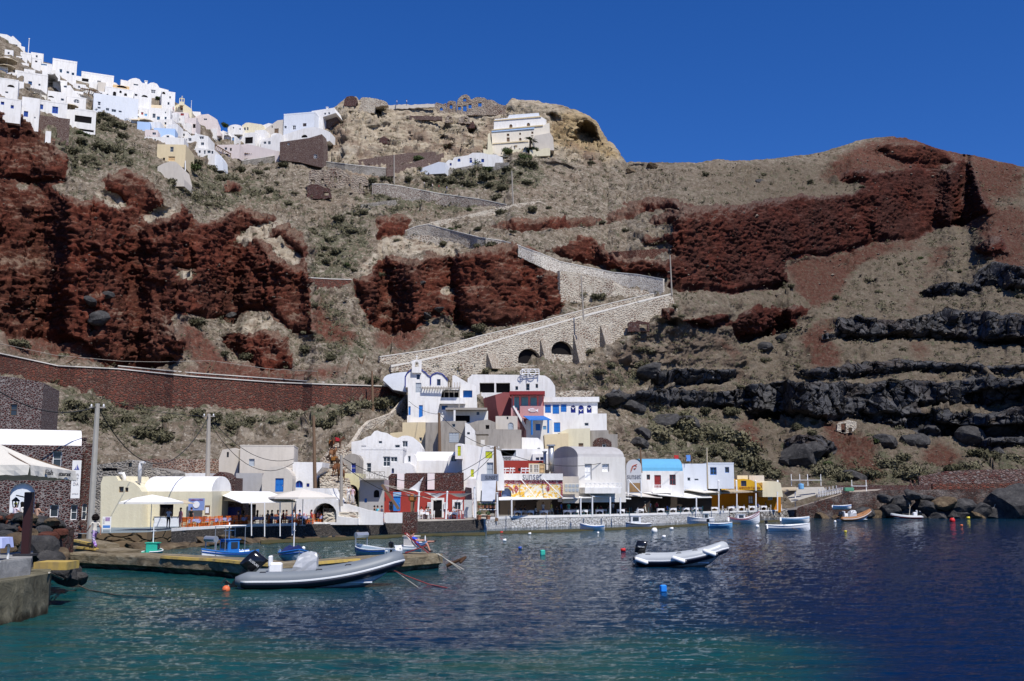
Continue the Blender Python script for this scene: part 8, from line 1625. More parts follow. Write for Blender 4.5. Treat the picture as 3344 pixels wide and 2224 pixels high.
for k in range(n):
 a_=2*math.pi*k/n;ca,sa_=math.cos(a_),math.sin(a_);s_=1/max(abs(ca),abs(sa_));x,y=ca*s_*.5,sa_*s_*.45;dr=.22+.16*(abs(ca*sa_)*2)**2+.03*math.sin(k*4);R_[0].append((x*.5,y*.5,.78));R_[1].append((x,y,.775));R_[2].append((x*(1.08+.04*math.sin(k*3)),y*(1.08+.04*math.sin(k*3)),.775-dr))
b.loft(R_,cap=False);b.face(list(range(n)));b.build('tablecloth',LB,rt)
for sx_ in(-1,1):
 for sy_ in(-1,1):b=MB();b.bar((sx_*.4,sy_*.35,0),(sx_*.4,sy_*.35,.74),.06);b.build('leg',WHT,rt)
b=MB();b.box((0,0,.745),(.9,.8,.04));b.build('tabletop',WHT,rt)
C1=P(98,1518,39.0);C2=P(246,1544,43.8);C2.z=C1.z-.15;C0=C1+Vector((-4.9,.8,0));C3=C0+(C2-C1);ce=(C0+C1+C2+C3)/4
rt=empty('parasol',(ce.x,ce.y,2.05),0,'big square white restaurant parasol at the left edge with lettered flaps','parasol');O=Vector((ce.x,ce.y,2.05));ap=ce+Vector((0,0,.98))-O
cs=[c-O for c in(C0,C1,C2,C3)]
b=MB()
for i in range(4):
 a,c=cs[i],cs[(i+1)%4];n=8;R_=[]
 for t in range(n+1):
  u=t/n;rw=[]
  for s_ in range(n+1):q=a.lerp(c,s_/n);q=ap.lerp(q,u);q.z-=.22*math.sin(math.pi*u)*(1-.55*abs(2*s_/n-1));rw.append(q)
  R_.append(rw)
 b.loft(R_,closed=False,cap=False)
CREAMC=plain('aged_cream_canvas',(.60,.57,.50),.85,.1)
b.build('canopy',CREAMC,rt)
for i in range(4):
 a,c=cs[i],cs[(i+1)%4];b=MB();n=16;R_=[]
 dv=(c-a).normalized();out=Vector((dv.y,-dv.x,0))
 for s_ in range(n+1):q=a.lerp(c,s_/n);R_.append([q,q+out*(.03+.02*math.sin(s_*1.7))-Vector((0,0,.2)),q+out*(.05+.05*math.sin(s_*1.7))-Vector((0,0,.38+.02*math.sin(s_*2.3)))])
 b.loft(R_,closed=False,cap=False);b.build('valance',CREAMC,rt)
def on_edge(a,c,t,s_,h_,w_):
 q=a.lerp(c,t);dv=(c-a).normalized();yaw=math.atan2(dv.y,dv.x);out=Vector((dv.y,-dv.x,0));text_obj(s_,q+out*.13-Vector((0,0,.2)),h_,INK,yaw,rt,width=w_)
on_edge(cs[1],cs[2],.33,'Fish',.2,.75);on_edge(cs[1],cs[2],.68,'staurant',.15,1.3);on_edge(cs[0],cs[1],.62,'Ammoudi',.24,1.4)
b=MB();b.tube([(0,0,0),ap],.05,8);b.build('pole',WOODB,rt);b=MB()
for c in cs:b.tube([ap-Vector((0,0,.15)),c+Vector((0,0,-.02))],.022,5)
b.build('ribs',WOODB,rt)
RG='dark rocks piled at the root of the pier'
for(x,y,d,s_,k)in((10,1760,52,.7,'L'),(125,1800,50,1.25,'L'),(60,1775,50,.8,'B'),(165,1835,49,.8,'L'),(200,1872,47,.65,'L'),(222,1884,48,.7,'L'),(262,1891,50,.5,'L'),(160,1760,56,.7,'R'),(182,1830,54,.7,'B'),(198,1812,55,.6,'B'),(185,1862,48,.7,'L'),(10,1810,48,.7,'B'),(150,1860,48,.8,'L'),(235,1870,51,.6,'L'),(25,1730,54,.6,'L'),(140,1740,57,.6,'L'),(90,1750,56,.6,'B')):rock(x,y,d,s_,k,(1,.8,.9),'large rock piled between the platform and the pier',RG)
RB2='loose red and black stones of the rubble parapet'
for k in range(75):
 x=rnd.uniform(-40,195);y=1672+rnd.uniform(0,75)+max(0,(x-60))*.28;rock(x,y,60+rnd.uniform(-1.2,1.2),rnd.uniform(.28,.55),rnd.choice('RRLBL'),(1.2,.9,.8),'fist to head-sized stone in the rubble parapet at the left edge',RB2,'stone','stone')
b=MB();R_=[]
for x in(-60,30,80,130,175,196):
 p=P(x,1690+max(0,x-60)*.28,61);g_=Vector((p.x,p.y,.3));R_.append([g_,p,p+Vector((0,2,0)),g_+Vector((0,2,0))])
b.loft(R_);b.build('rubble_parapet',stone('parapet_rubble',(.10,.03,.02),(.05,.05,.05),(.10,.08,.07),2.6,.06,stretch=1.2,bump=.2),None,'dark red rubble parapet in front of the stone tavern','wall')
for(x,y,lab,c,hr,hm_)in((50,1650,'seated guest with an olive cap behind the rubble parapet',(.65,.55,.6),'cap',plain('olive_cap',(.25,.26,.05))),(72,1648,'seated guest in a white top behind the rubble parapet',(.7,.66,.6),'long',HAIRD),(122,1652,'seated woman with long black hair behind the rubble parapet',(.45,.28,.2),'long',HAIRD)):
 p=P(x,y,64.5);person(p-Vector((0,0,1.2)),2.6,'sit',lab,c,(.1,.1,.12),None,hr,hm_)
wp=P(308,1790,55.5);wz=1.3;w3=Z(306,1791,1.02);
person(Vector((w3.x,w3.y,1.02)),-2.3,'woman','woman with big curly dark hair walking on the pier in purple patterned flared trousers',(.62,.58,.50),mosaic('purple_paisley_print',(.20,.07,.34),(.42,.32,.55),(.10,.16,.12),16),None,'afro',HAIRD,SKINM,s=1.1)
dz=pd[idx_px(pd,1375)];mp_=Vector((dz.x-.15,dz.y+1.25,.90));rzm=math.pi/2-.1
man=person(mp_,rzm,'recline_shorts','man in a blue sleeveless shirt lounging in a red deck chair at the pier end',(.04,.08,.55),(.10,.18,.34),None,'cap',HAIRB,plain('sunburnt_skin',(.52,.26,.18),.6),s=1.05)
rt=empty('deck_chair',mp_,rzm,'red wooden deck chair with a pale sling on the pier end','deck chair')
for s_ in(-.32,.32):
 b=MB();b.bar((s_,-.62,.02),(s_,.78,1.12),.055);b.build('side_rail',REDF,rt);b=MB();b.bar((s_*.9,.72,.02),(s_*.9,-.5,.46),.055);b.build('leg',REDF,rt)
b=MB();b.bar((-.34,.78,1.12),(.34,.78,1.12),.06);b.bar((-.34,-.5,.44),(.34,-.5,.44),.06);b.bar((-.3,.72,.05),(.3,.72,.05),.05);b.build('crossbar',REDF,rt)
b=MB();sl=[(.76,1.10),(.55,.80),(.33,.50),(.12,.30),(-.15,.26),(-.38,.34),(-.5,.45)];b.loft([[(-.28,y,z),(.28,y,z)]for y,z in sl],closed=False,cap=False);b.build('sling',CANV2,rt)
o=link_mesh('bottle',(lambda bb:(bb.lathe([(.04,0),(.04,.2),(.015,.27),(.015,.32)],n=8),bb.mesh('bottle',WHT))[1])(MB()),None,mp_+Vector((.37,-.24,.70)));tag(o,'white water bottle in the hand of the lounging man','bottle')
RUB_G=plain('grey_hypalon',(.16,.18,.20),.5,.4,var=.06);RUB_N=plain('navy_rubbing_band',(.008,.010,.022),.4,.4);RUB_W=plain('silver_white_pvc',(.40,.42,.43),.4,.5,var=.05);HULLB=plain('pale_blue_gelcoat',(.30,.38,.44),.3,.5);SILV=plain('crumpled_silver_cover',(.42,.43,.44),.4,.4,.2,var=.25,scale=5)
BLK=plain('gloss_black_cowling',(.008,.008,.009),.15,.6);BROWNT=plain('tan_brown_tube',(.28,.13,.05),.5)
def rib(name,label,pos,rz,L,B,r,sheer,tube,band,hullm,engine='',console=True,fenders=0,cat='inflatable boat',seat=True,text=None,pitch=0.0):
 rt=empty(name,pos,rz,label,cat);rt.rotation_euler=(0,pitch,rz)
 n=30;cp=[]
 def centre(t):
  s_=1-abs(2*t-1)
  sg=-1 if t<.5 else 1
  x=-L/2+L*(s_**.97)*1.0;wd=(B/2-r)*(1-max(0,(s_-.45)/.55)**2.1)
  return Vector((x,sg*wd,r*.95+sheer*max(0,(s_-.25)/.75)**2.0)),s_
 def ring(c,tdir,rr,m=18):
  a=tdir.cross(Vector((0,0,1))).normalized();b_=a.cross(tdir).normalized()
  return[c+(a*math.cos(2*math.pi*k/m)+b_*math.sin(2*math.pi*k/m))*rr for k in range(m)]
 pts=[centre(i/(2*n))for i in range(2*n+1)]
 rings=[]
 for i,(c,s_)in enumerate(pts):
  t=pts[min(i+1,2*n)][0]-pts[max(i-1,0)][0];rr=r*(1 if s_>.06 else.45+s_*9.1);rings.append(ring(c,t.normalized(),rr))
 b=MB();b.smooth=True;b.loft(rings);b.build('tube',tube,rt)
 for(ang0,ang1,m_,nm,pr_)in((-80,-14,band,'lower_band',1.035),(-10,2,WHT,'rubbing_strake',1.06)):
  R_=[]
  for i,(c,s_)in enumerate(pts):
   if s_<.03:continue
   t=(pts[min(i+1,2*n)][0]-pts[max(i-1,0)][0]).normalized();a=t.cross(Vector((0,0,1))).normalized();b_=a.cross(t).normalized();rr=r*(1 if s_>.06 else.45+s_*9.1)
   if(a.x*c.x+a.y*c.y)<0 and False:a=-a
   R_.append([c+(a*math.cos(R(g))+b_*math.sin(R(g)))*rr*pr_ for g in np.linspace(ang0,ang1,6)]+[c+(a*math.cos(R(g))+b_*math.sin(R(g)))*rr*.97 for g in np.linspace(ang1,ang0,6)])
  b=MB();b.smooth=True;b.loft(R_);b.build(nm,m_,rt)
 hr=[];Bi=B/2-r*.8
 for i in range(13):
  s_=i/12;x=-L/2+.1+(L*.97)*s_;wd=Bi*(1-max(0,(s_-.45)/.55)**2.1);zt=r*.7+sheer*max(0,(s_-.25)/.75)**2.0;kz=-.22+(sheer*.95+.35)*max(0,(s_-.62)/.38)**2.2
  hr.append([(x,-wd,zt),(x,-wd*.78,max(kz,zt*.35-.12)),(x,0,kz-.05),(x,wd*.78,max(kz,zt*.35-.12)),(x,wd,zt)])
 b=MB();b.loft(hr);b.build('hull',hullm,rt)
 b=MB();b.box((-.05*L,0,r*.6),(L*.8,2*(B/2-1.6*r),.05));b.build('deck',WHITE2,rt)
 if engine:
  ex=-L/2+.35;z0=r*2-.02;b=MB();b.smooth=True;sc=1.25 if L>6 else.95;tl_=R(38 if L>6 else 5)
  b.loft([[(dx*sc+x*sc,y*w_*sc,z*sc)for x,y in((-.34,-.14),(-.2,-.22),(.2,-.22),(.32,-.12),(.32,.12),(.2,.22),(-.2,.22),(-.34,.14))]for z,w_,dx in((.02,.7,.0),(.1,.95,-.02),(.42,1.05,.02),(.62,.95,.06),(.74,.6,.1),(.77,.2,.12))]);en=b.build('outboard_motor',BLK,rt);en.location=(ex,0,z0);en.rotation_euler=(0,tl_,0)
  b=MB();b.box((-.02,0,-.4*sc),(.22*sc,.16*sc,.9*sc));b.box((-.1,0,-.8*sc),(.55*sc,.1*sc,.12*sc));b.build('motor_leg',BLK,en)
  b=MB()
  for k in range(3):a_=k*2.09;b.box((-.42*sc,.1*math.cos(a_),-.82*sc+.1*math.sin(a_)),(.04,.1,.14))
  b.build('propeller',INK,en)
  if engine!='X':
   for sd in(-1,1):
    o=text_obj(engine,(.06*sc,sd*.243*sc,.40*sc),.10 if L>6 else.08,WHT,0 if sd<0 else math.pi,en,'brand_lettering',width=.42*sc)
 if seat:b=MB();b.box((-L*.27,0,r+.35),(.6,.6,.75),bev=.07);b.box((-L*.27-.24,0,r+.8),(.16,.6,.5),bev=.05);b.build('seat',WHT,rt)
 if console:
  b=MB();R_=[]
  for z,w_ in((r*.7,.62),(r+.25,.64),(r+.55,.6),(r+.8,.55),(r+1.0,.48),(r+1.15,.34),(r+1.2,.1)):
   R_.append([(-L*.10+(z-r)*.28+max(-.8,min(.8,math.cos(k*math.pi/9)*1.5))*w_*1.1+rnd.uniform(-.05,.05),max(-.75,min(.75,math.sin(k*math.pi/9)*1.4))*w_+rnd.uniform(-.04,.04),z+rnd.uniform(-.05,.05))for k in range(18)])
  b.loft(R_);b.build('console_cover',SILV,rt)
 for sd in(-1,1):
  for x in(-L*.33,.02*L,L*.2):
   s_=(x+L/2)/L;zc=r*.95+sheer*max(0,(s_-.25)/.75)**2+r*.86;yy=sd*((B/2-r)*(1-max(0,(s_-.45)/.55)**2.1)+r*.42)
   b=MB();b.tube([(x-.16,yy,zc-.02),(x-.1,yy,zc+.05),(x+.1,yy,zc+.05),(x+.16,yy,zc-.02)],.02,5);b.build('grab_handle',RUB_N,rt)
 for k in range(fenders):
  x=(-L*.40,.02*L,L*.36)[k];s_=(x+L/2)/L;zc=r*.95+sheer*max(0,(s_-.25)/.75)**2;yy=-((B/2-r)*(1-max(0,(s_-.45)/.55)**2.1)+r*1.15)
  b=MB();b.smooth=True;b.tube([(x-.42,yy,zc+.1),(x-.34,yy,zc+.08),(x+.3,yy-.05,zc-.12),(x+.4,yy-.05,zc-.16)],[.03,.13,.13,.03],8);fd=b.build('fender',WHT,rt);b=MB();b.ball((x+.38 if k else x-.4,yy,zc-.13 if k else zc+.1),.12,8,5);b.build('fender_end',RUB_N,fd)
 return rt
pm=(Z(735,1935,0)+Z(1275,1908,0))/2
rb=rib('inflatable_boat','large grey rigid inflatable with a navy band and black outboard in the foreground',Vector((pm.x+.15,pm.y+.8,.0)),.10,7.3,2.7,.40,.85,RUB_G,RUB_N,HULLB,'SUZUKI')
pm=(Z(2090,1852,0)+Z(2330,1852,0))/2
rib('inflatable_boat','silver-white inflatable with three hanging fenders moored right of centre',Vector((pm.x+.2,pm.y+.6,.05)),-.22,5.2,2.2,.36,.75,RUB_W,RUB_N,plain('grey_boat_hull',(.25,.26,.25),.4),'MERCURY',False,3,seat=False)
p=Z(2797,1703,0);rib('inflatable_boat','tan-brown inflatable with a white console near the right boulders',p+Vector((0,1,.1)),.25,5.2,2.0,.3,1.1,BROWNT,BROWNT,HULLB,'X',True,0)
p=Z(2970,1695,0);rib('inflatable_boat','small pale grey dinghy with a grey motor by the boulders',p+Vector((0,1,.05)),math.pi-.1,4.6,1.7,.26,.35,RUB_W,REDF,RUB_W,'X',False,0)
def boat(name,label,pos,rz,L,B,H_,sheer,hm_,rim,inner=WHITE2,cabin=None,extra=(),cat='rowing boat',stripe=None,group=None,stern=.55):
 rt=empty(name,pos,rz,label,cat,group);n=14;out=[];zt=[]
 def sec(s_,k=1.0,dz=0.0):
  w_=B/2*(stern+(1-stern)*min(1,s_*2.6))*(1-max(0,(s_-.5)/.5)**2.4)+.02;x=-L/2+L*s_;z=H_+sheer*((s_-.35)/.65)**2 if s_>.35 else H_+sheer*.25*((.35-s_)/.35)**2;kz=-.15+(H_*.5)*max(0,(s_-.8)/.2)**2
  return x,w_*k,z+dz,kz
 R_=[]
 for i in range(n+1):
  x,w_,z,kz=sec(i/n);R_.append([(x,-w_,z),(x,-w_*.93,z*.55),(x,-w_*.6,max(kz+.05,.0)),(x,0,kz),(x,w_*.6,max(kz+.05,.0)),(x,w_*.93,z*.55),(x,w_,z),(x,w_*.9,z-.01),(x,w_*.8,H_*.45),(x,0,H_*.38),(x,-w_*.8,H_*.45),(x,-w_*.9,z-.01)])
 b=MB();b.smooth=False;b.loft(R_);b.build('hull',hm_,rt)
 for sd in(-1,1):
  b=MB();b.tube([(sec(i/n)[0],sd*sec(i/n)[1],sec(i/n)[2]+.01)for i in range(n+1)],.04,5);b.build('gunwale',rim,rt)
 if stripe:
  for sd in(-1,1):b=MB();b.tube([(sec(i/n)[0],sd*(sec(i/n)[1]*.985+.012),sec(i/n)[2]*.8)for i in range(n+1)],.035,5);b.build('stripe',stripe,rt)
 b=MB()
 for s_ in(.3,.6):x,w_,z,kz=sec(s_);b.box((x,0,z-.12),(.25,w_*1.8,.05))
 b.build('thwart',WOODB if inner is not WHITE2 else WHT,rt)
 if cabin:
  (cx,cl,cw,chh,m_)=cabin;b=MB();b.box((cx*L,0,H_*.5+chh/2),(cl,cw,chh),bev=.05);b.box((cx*L,0,H_*.5+chh+.03),(cl*1.12,cw*1.12,.06));c_=b.build('cabin',m_,rt)
  b=MB();b.box((cx*L,-cw/2-.01,H_*.5+chh*.68),(cl*.6,.03,chh*.4));b.box((cx*L,cw/2+.01,H_*.5+chh*.68),(cl*.6,.03,chh*.4));b.box((cx*L+cl/2+.01,0,H_*.5+chh*.68),(.03,cw*.7,chh*.4));b.build('cabin_window',GLASS,c_)
 for e in extra:
  if e=='motor':b=MB();b.box((-L/2-.1,0,H_+.35),(.35,.28,.42),bev=.08);mo=b.build('outboard_motor',BLK,rt);b=MB();b.box((-L/2-.1,0,H_*.3),(.12,.1,H_+.3));b.build('motor_leg',BLK,mo)
  if e=='mast':b=MB();b.tube([(0,0,H_*.4),(0,0,H_+1.9)],.04,6);b.bar((-.4,0,H_+1.4),(.4,0,H_+1.4),.04);b.build('mast',WHT,rt)
  if e=='oars':
   for sd in(-1,1):b=MB();b.tube([(-L*.1,sd*.2,H_+.05),(L*.08+.3,sd*(B/2+.5),.1)],.03,5);b.build('oar',WOODB,rt)
  if e=='winch':b=MB();b.tube([(L*.34,-.5,H_+.9),(L*.34,.5,H_+.9)],.2,10);b.bar((L*.34,-.5,H_*.6),(L*.34,-.5,H_+1.1),.06);b.bar((L*.34,.5,H_*.6),(L*.34,.5,H_+1.1),.06);b.build('net_winch',STEEL,rt)
  if e=='fenders':
   for x in(-L*.42,-L*.36):b=MB();b.smooth=True;b.tube([(x,-B*.42,H_+.1),(x,-B*.46,H_*.9),(x-.1,-B*.5,H_*.2),(x-.1,-B*.5,H_*.05)],[.03,.13,.13,.03],8);b.build('fender',WHT,rt)
  if e=='cover':b=MB();b.loft([[(sec(i/8)[0],-sec(i/8)[1]*1.02,sec(i/8)[2]-.1),(sec(i/8)[0],-sec(i/8)[1]*.5,sec(i/8)[2]+.22),(sec(i/8)[0],0,sec(i/8)[2]+.38),(sec(i/8)[0],sec(i/8)[1]*.5,sec(i/8)[2]+.22),(sec(i/8)[0],sec(i/8)[1]*1.02,sec(i/8)[2]-.1)]for i in range(1,8)],closed=False);b.build('tarpaulin',plain('navy_tarp',(.015,.025,.12),.7),rt)
  if e=='bimini':b=MB();b.box((-.1,0,H_+1.7),(1.7,1.1,.05),bev=.02);b.build('sunshade',CANV,rt);b=MB();[b.bar((x,y,H_*.6),(x,y,H_+1.7),.03)for x in(-.9,.7)for y in(-.5,.5)];b.build('sunshade_frame',STEEL,rt)
 return rt
BLUEH=plain('royal_blue_hull',(.015,.07,.32),.35,.5);WH_=plain('white_boat_paint',(.72,.73,.74),.35,.5)
def zb(px,py,dy=.5):return Z(px,py,0)+Vector((0,dy,0))
boat('fishing_boat','small blue and white fishing boat with a cabin and white sunshade behind the pier',zb(720,1836,.3)+Vector((0,1.5,0)),math.pi+.95,4.2,1.7,.5,.3,WH_,BLUEP,WHITE2,(-.02,.9,.9,1.05,BLUEP),('mast','fenders','winch','bimini'),'fishing boat',BLUEH)
boat('fishing_boat','dark blue boat with a navy cover pointing at the camera behind the pier',zb(945,1838,1.2),-1.2,4.2,1.75,.55,.3,HULLB,BLUEP,WHITE2,None,('cover','mast'),'fishing boat',BLUEH)
boat('fishing_boat','grey-hulled boat with a steel net winch and black motor beyond the pier',zb(1200,1828,2.5),math.pi-.75,3.6,1.6,.55,.25,HULLB,WHT,WHITE2,None,('winch','motor'),'fishing boat',BLUEH)
boat('motor_boat','white runabout half hidden behind the deck chair',zb(1325,1812,3.2),1.0,2.6,1.4,.45,.2,WH_,WHT,WHITE2,(.05,.8,.9,.9,CANV2),(),'motor boat')
boat('fishing_boat','teal-cabined little boat showing only its cabin above the pier',zb(458,1822,2.4)+Vector((0,0,-.1)),1.5,2.6,1.1,.4,.1,plain('teal_paint',(.03,.42,.30),.5),WHT,WHITE2,(.0,.6,.8,.75,plain('teal_paint',(.03,.42,.30))),('mast',),'fishing boat')
def bpos(org,x0,x1,y):px,py=T2(org,(x0+x1)/2,y);return Z(px,py,0),(x1-x0)/org[2]
def bl_(org,x0,x1,y):p,w_=bpos(org,x0,x1,y);return p,w_*p.y/F
p,L_=bl_(HD,905,1110,1522);boat('rowing_boat','small white rowing boat with a blue lettered stern below the mosaic taverna',p+Vector((0,.6,0)),math.pi-.12,L_,1.5,.5,.3,WH_,WHT,WHITE2,None,(),'rowing boat',BLUEP)
p,L_=bl_(HE,118,332,1110);boat('fishing_boat','white boat with a small wheelhouse and dark hull band at the white quay',p+Vector((0,.6,0)),math.pi+.05,L_,1.8,.5,.2,WH_,WHT,WHITE2,(.12,1.2,1.1,1.2,WH_),('mast',),'fishing boat',RUB_N)
p,L_=bl_(HE,650,875,1080);boat('motor_boat','white open motorboat with a pale windscreen along the quay',p+Vector((0,1.0,0)),math.pi,L_,2.1,.8,.25,WH_,WHT,WHITE2,(-.2,.7,1.1,1.0,plain('hazy_windscreen',(.45,.5,.52),.2)),('fenders',),'motor boat')
p,L_=bl_(HE,832,1030,1108);boat('motor_boat','light blue skiff with a large white and black outboard',p+Vector((0,.5,0)),0,L_,1.7,.5,.15,LBLUE,WHT,WHITE2,None,('motor',),'motor boat')
p,L_=bl_(HE,1005,1272,1070);boat('fishing_boat','white and red wooden caique with a raised bow near the yellow taverna',p+Vector((0,1.0,0)),0.05,L_,2.0,.6,1.0,WH_,REDF,WHITE2,(-.12,1.1,1.0,.9,WH_),(),'fishing boat',plain('dark_red_stripe',(.2,.02,.03)))
p,L_=bl_(HF,28,420,1214);boat('rowing_boat','long white rowing boat with brown oars and a small dark motor',p+Vector((0,.6,0)),.03,L_,1.8,.6,.25,WH_,WHT,WHITE2,None,('oars','motor'),'rowing boat',None)
p,L_=bl_(HF,150,412,1137);boat('rowing_boat','white rowing boat moored behind the one with oars',p+Vector((0,.6,0)),.03,L_,1.7,.6,.25,WH_,WHT,WHITE2,None,(),'rowing boat',LBLUE)
px,py=T2(HF,697,1008);boat('rowing_boat','small white boat hauled up on the rocks under the slanting path',P(px,py,166),-.1,2.9,1.3,.45,.15,WH_,WHT,WHITE2,None,(),'rowing boat',BLUEP)
def buoy(px,py,r_,m,label,kind='ball',group=None):
 p=Z(px,py,0);s_=r_*p.y/F;rt=empty('buoy',p,0,label,'buoy',group);b=MB();b.smooth=True
 if kind=='ball':b.ball((0,0,s_*.45),s_,12,8)
 elif kind=='can':b.tube([(-s_*.9,0,s_*.5),(s_*.9,0,s_*.7)],s_*.75,10)
 else:b.smooth=False;b.box((0,0,s_*.8),(s_*1.7,s_*1.2,s_*1.9),.3,bev=s_*.25)
 b.build('float',m,rt);b=MB();b.tube([(s_*.3,0,s_*1.2),(s_*.5,0,s_*1.5),(s_*.7,0,s_*1.2)],s_*.1,5);b.build('eye',ROPE,rt)
OR=plain('faded_orange_buoy',(.62,.14,.05),.5);RD=plain('red_buoy',(.50,.02,.02),.5);YL=plain('yellow_buoy',(.65,.55,.05),.5);BLB=plain('blue_jerrycan',(.02,.22,.72),.4);TLB=plain('teal_can',(.04,.42,.32),.5)
for a in((738,1931,13,OR,'orange mooring buoy at the stern of the grey inflatable'),(2137,1738,10,WHT,'large white ball buoy off the white quay'),(2168,1756,6,WHT,'small tilted white buoy below the large ball','can'),(2193,1730,6,WHT,'flat white float near the quay','can'),(1648,1768,6,WHT,'white bottle float left of the blue and teal ones','can'),(991,1793,6,WHT,'white float in the small harbour','ball'),(918,1768,4,WHT,'tiny white float near the left quay wall','can'),(2035,1801,8,RD,'red can buoy left of the silver inflatable','can'),(3110,1704,9,RD,'bright red ball buoy at the far right'),(3140,1718,4,OR,'tiny orange float right of the red ball','can'),(1333,1755,5,YL,'yellow float just left of the deck chair'),(1772,1812,9,TLB,'teal plastic can floating in the middle of the bay','box'),(1698,1793,6,plain('navy_can',(.03,.08,.35)),'navy blue float left of the teal can','can'),(2166,1932,12,BLB,'bright blue jerrycan floating in the open water','box'),(2473,1722,6,WHT,'white buoy in front of the caique'),(2761,1738,4,YL,'yellow float below the tan inflatable','can'),(2727,1705,4,WHT,'little white and yellow float by the tan inflatable'),(3162,1694,5,YL,'pale yellow float near the red ball','can'),(1638,1742,5,RD,'small red float off the mosaic taverna','can'),(1730,1746,5,WHT,'small white float off the mosaic taverna','can'),(1953,1742,4,WHT,'cream float behind the small rowing boat'),(1023,1836,5,YL,'yellow buoy on the far side of the pier')):buoy(*a)
for a in((1089,1758,5),(1192,1755,5)):buoy(a[0],a[1],6,INK,'black rubber block on the green ledge, %s of two'%('left' if a[0]<1150 else 'right'),'box')
def rope(label,pts,r_=.018,m=ROPE,sag=0):
 b=MB();q=[]
 for a,c in zip(pts,pts[1:]):
  for i in range(8):t=i/8;q.append(a.lerp(c,t)-Vector((0,0,sag*4*t*(1-t))))
 q.append(pts[-1]);b.tube(q,r_,5);b.build('rope',m,None,label,'rope')
rope('dark mooring rope from the platform block trailing into the shallow water',[Z(165,1872,1.45),Z(215,1893,.45),Z(290,1926,.04),Z(380,1943,.03),Z(510,1950,.0)],.03,plain('wet_rope',(.06,.05,.04)))
rope('pale frayed rope end at the corner of the platform block',[Z(160,1870,1.5),Z(185,1882,.9),Z(225,1899,.4)],.035)
bw=Z(1283,1862,.7);rope('red bow line of the grey inflatable',[bw,Z(1320,1878,.3),Z(1400,1908,.05),Z(1460,1920,0)],.022,plain('red_rope',(.35,.05,.04)));rope('pale bow line of the grey inflatable',[bw,Z(1312,1880,.2),Z(1365,1918,0)],.022)
rope('pair of pale lines running off the pier end into the water',[Vector(pd[idx_px(pd,1424)])+Vector((0,.2,.02)),Z(1515,1860,0)],.025);rope('second pale line running off the pier end',[Vector(pd[idx_px(pd,1424)])+Vector((.1,.2,.02)),Z(1505,1861,0)],.02)
rope('line from the orange buoy to the left',[Z(738,1928,.1),Z(690,1934,.0)],.02,INK)
rope('white rope hanging down the boulders at the right',[P(3112,1636,170),P(3122,1650,169),P(3133,1680,169)],.05);rope('pale rope slanting over the right boulders',[P(3255,1636,169),P(3236,1680,169)],.05);rope('rope hanging by the pale dinghy',[P(2965,1632,170),P(2972,1655,169),P(2968,1692,168)],.04)
o=link_mesh('rusty_anchor',(lambda bb:(bb.tube([(-.6,0,0),(.5,0,.5)],[.12,.08],6),bb.tube([(.2,-.3,.2),(.5,0,.5),(.3,.4,.35)],.08,6),bb.mesh('anchor',plain('rusty_iron',(.06,.03,.015),.9)))[2])(MB()),None,Z(1492,1848,.1));o.name='anchor';tag(o,'rusty anchor sticking out of the water past the pier end','anchor')
def scrub_mat(name,a,c,e):
 m,b=base_mat(name,a,.9,.1);n,l=nt(m);oi=n.new('ShaderNodeObjectInfo');f=noise_tex(n,l,coords(n),1.7,5,.7)
 r_=ramp(n,[(.3,a),(.52,c),(.72,e)]);l.new(mathn(n,l,'ADD',f,mathn(n,l,'MULTIPLY',mathn(n,l,'SUBTRACT',oi.outputs['Random'],.5),.22)),r_.inputs[0]);l.new(r_.outputs[0],b.inputs['Base Color']);return m
SCR=scrub_mat('dry_olive_scrub',(.038,.036,.020),(.105,.098,.058),(.20,.18,.115));GRN=scrub_mat('green_shrub_leaf',(.018,.028,.010),(.055,.075,.028),(.11,.13,.06))
def shrub_mesh(seed,m,nl=620,lumps=8):
 b=MB();r2=random.Random(seed)
 for k in range(lumps):
  a_=r2.uniform(0,6.28);q=r2.uniform(0,.6);c_=(q*math.cos(a_),q*math.sin(a_),r2.uniform(.05,.35));r_=r2.uniform(.32,.58);leaf_ball(b,c_,r_,nl//lumps,.10,seed*17+k,.8);leaf_ball(b,c_,r_*.6,nl//lumps//3,.16,seed*7+k,.8)
 me=b.mesh('shrub',m);return me
SHM=[shrub_mesh(i,SCR)for i in range(5)]+[shrub_mesh(9+i,GRN)for i in range(3)]
def ground_pt(px,py,lift=0.0):d=G(px,py)-.5;return P(px,py,d)
def shrub(px,py,wpx,green=False,label=None,group=None,asp=.7):
 p=ground_pt(px,py);s_=wpx*p.y/F/2/.95
 o=link_mesh('shrub',SHM[rnd.randrange(5,8)if green else rnd.randrange(5)],None,p);o.scale=(s_,s_*.9,s_*asp*1.25);o.rotation_euler=(0,0,rnd.uniform(0,6.28));return tag(o,label,'shrub',group)
SG='low dry shrubs dotted over the hillside'
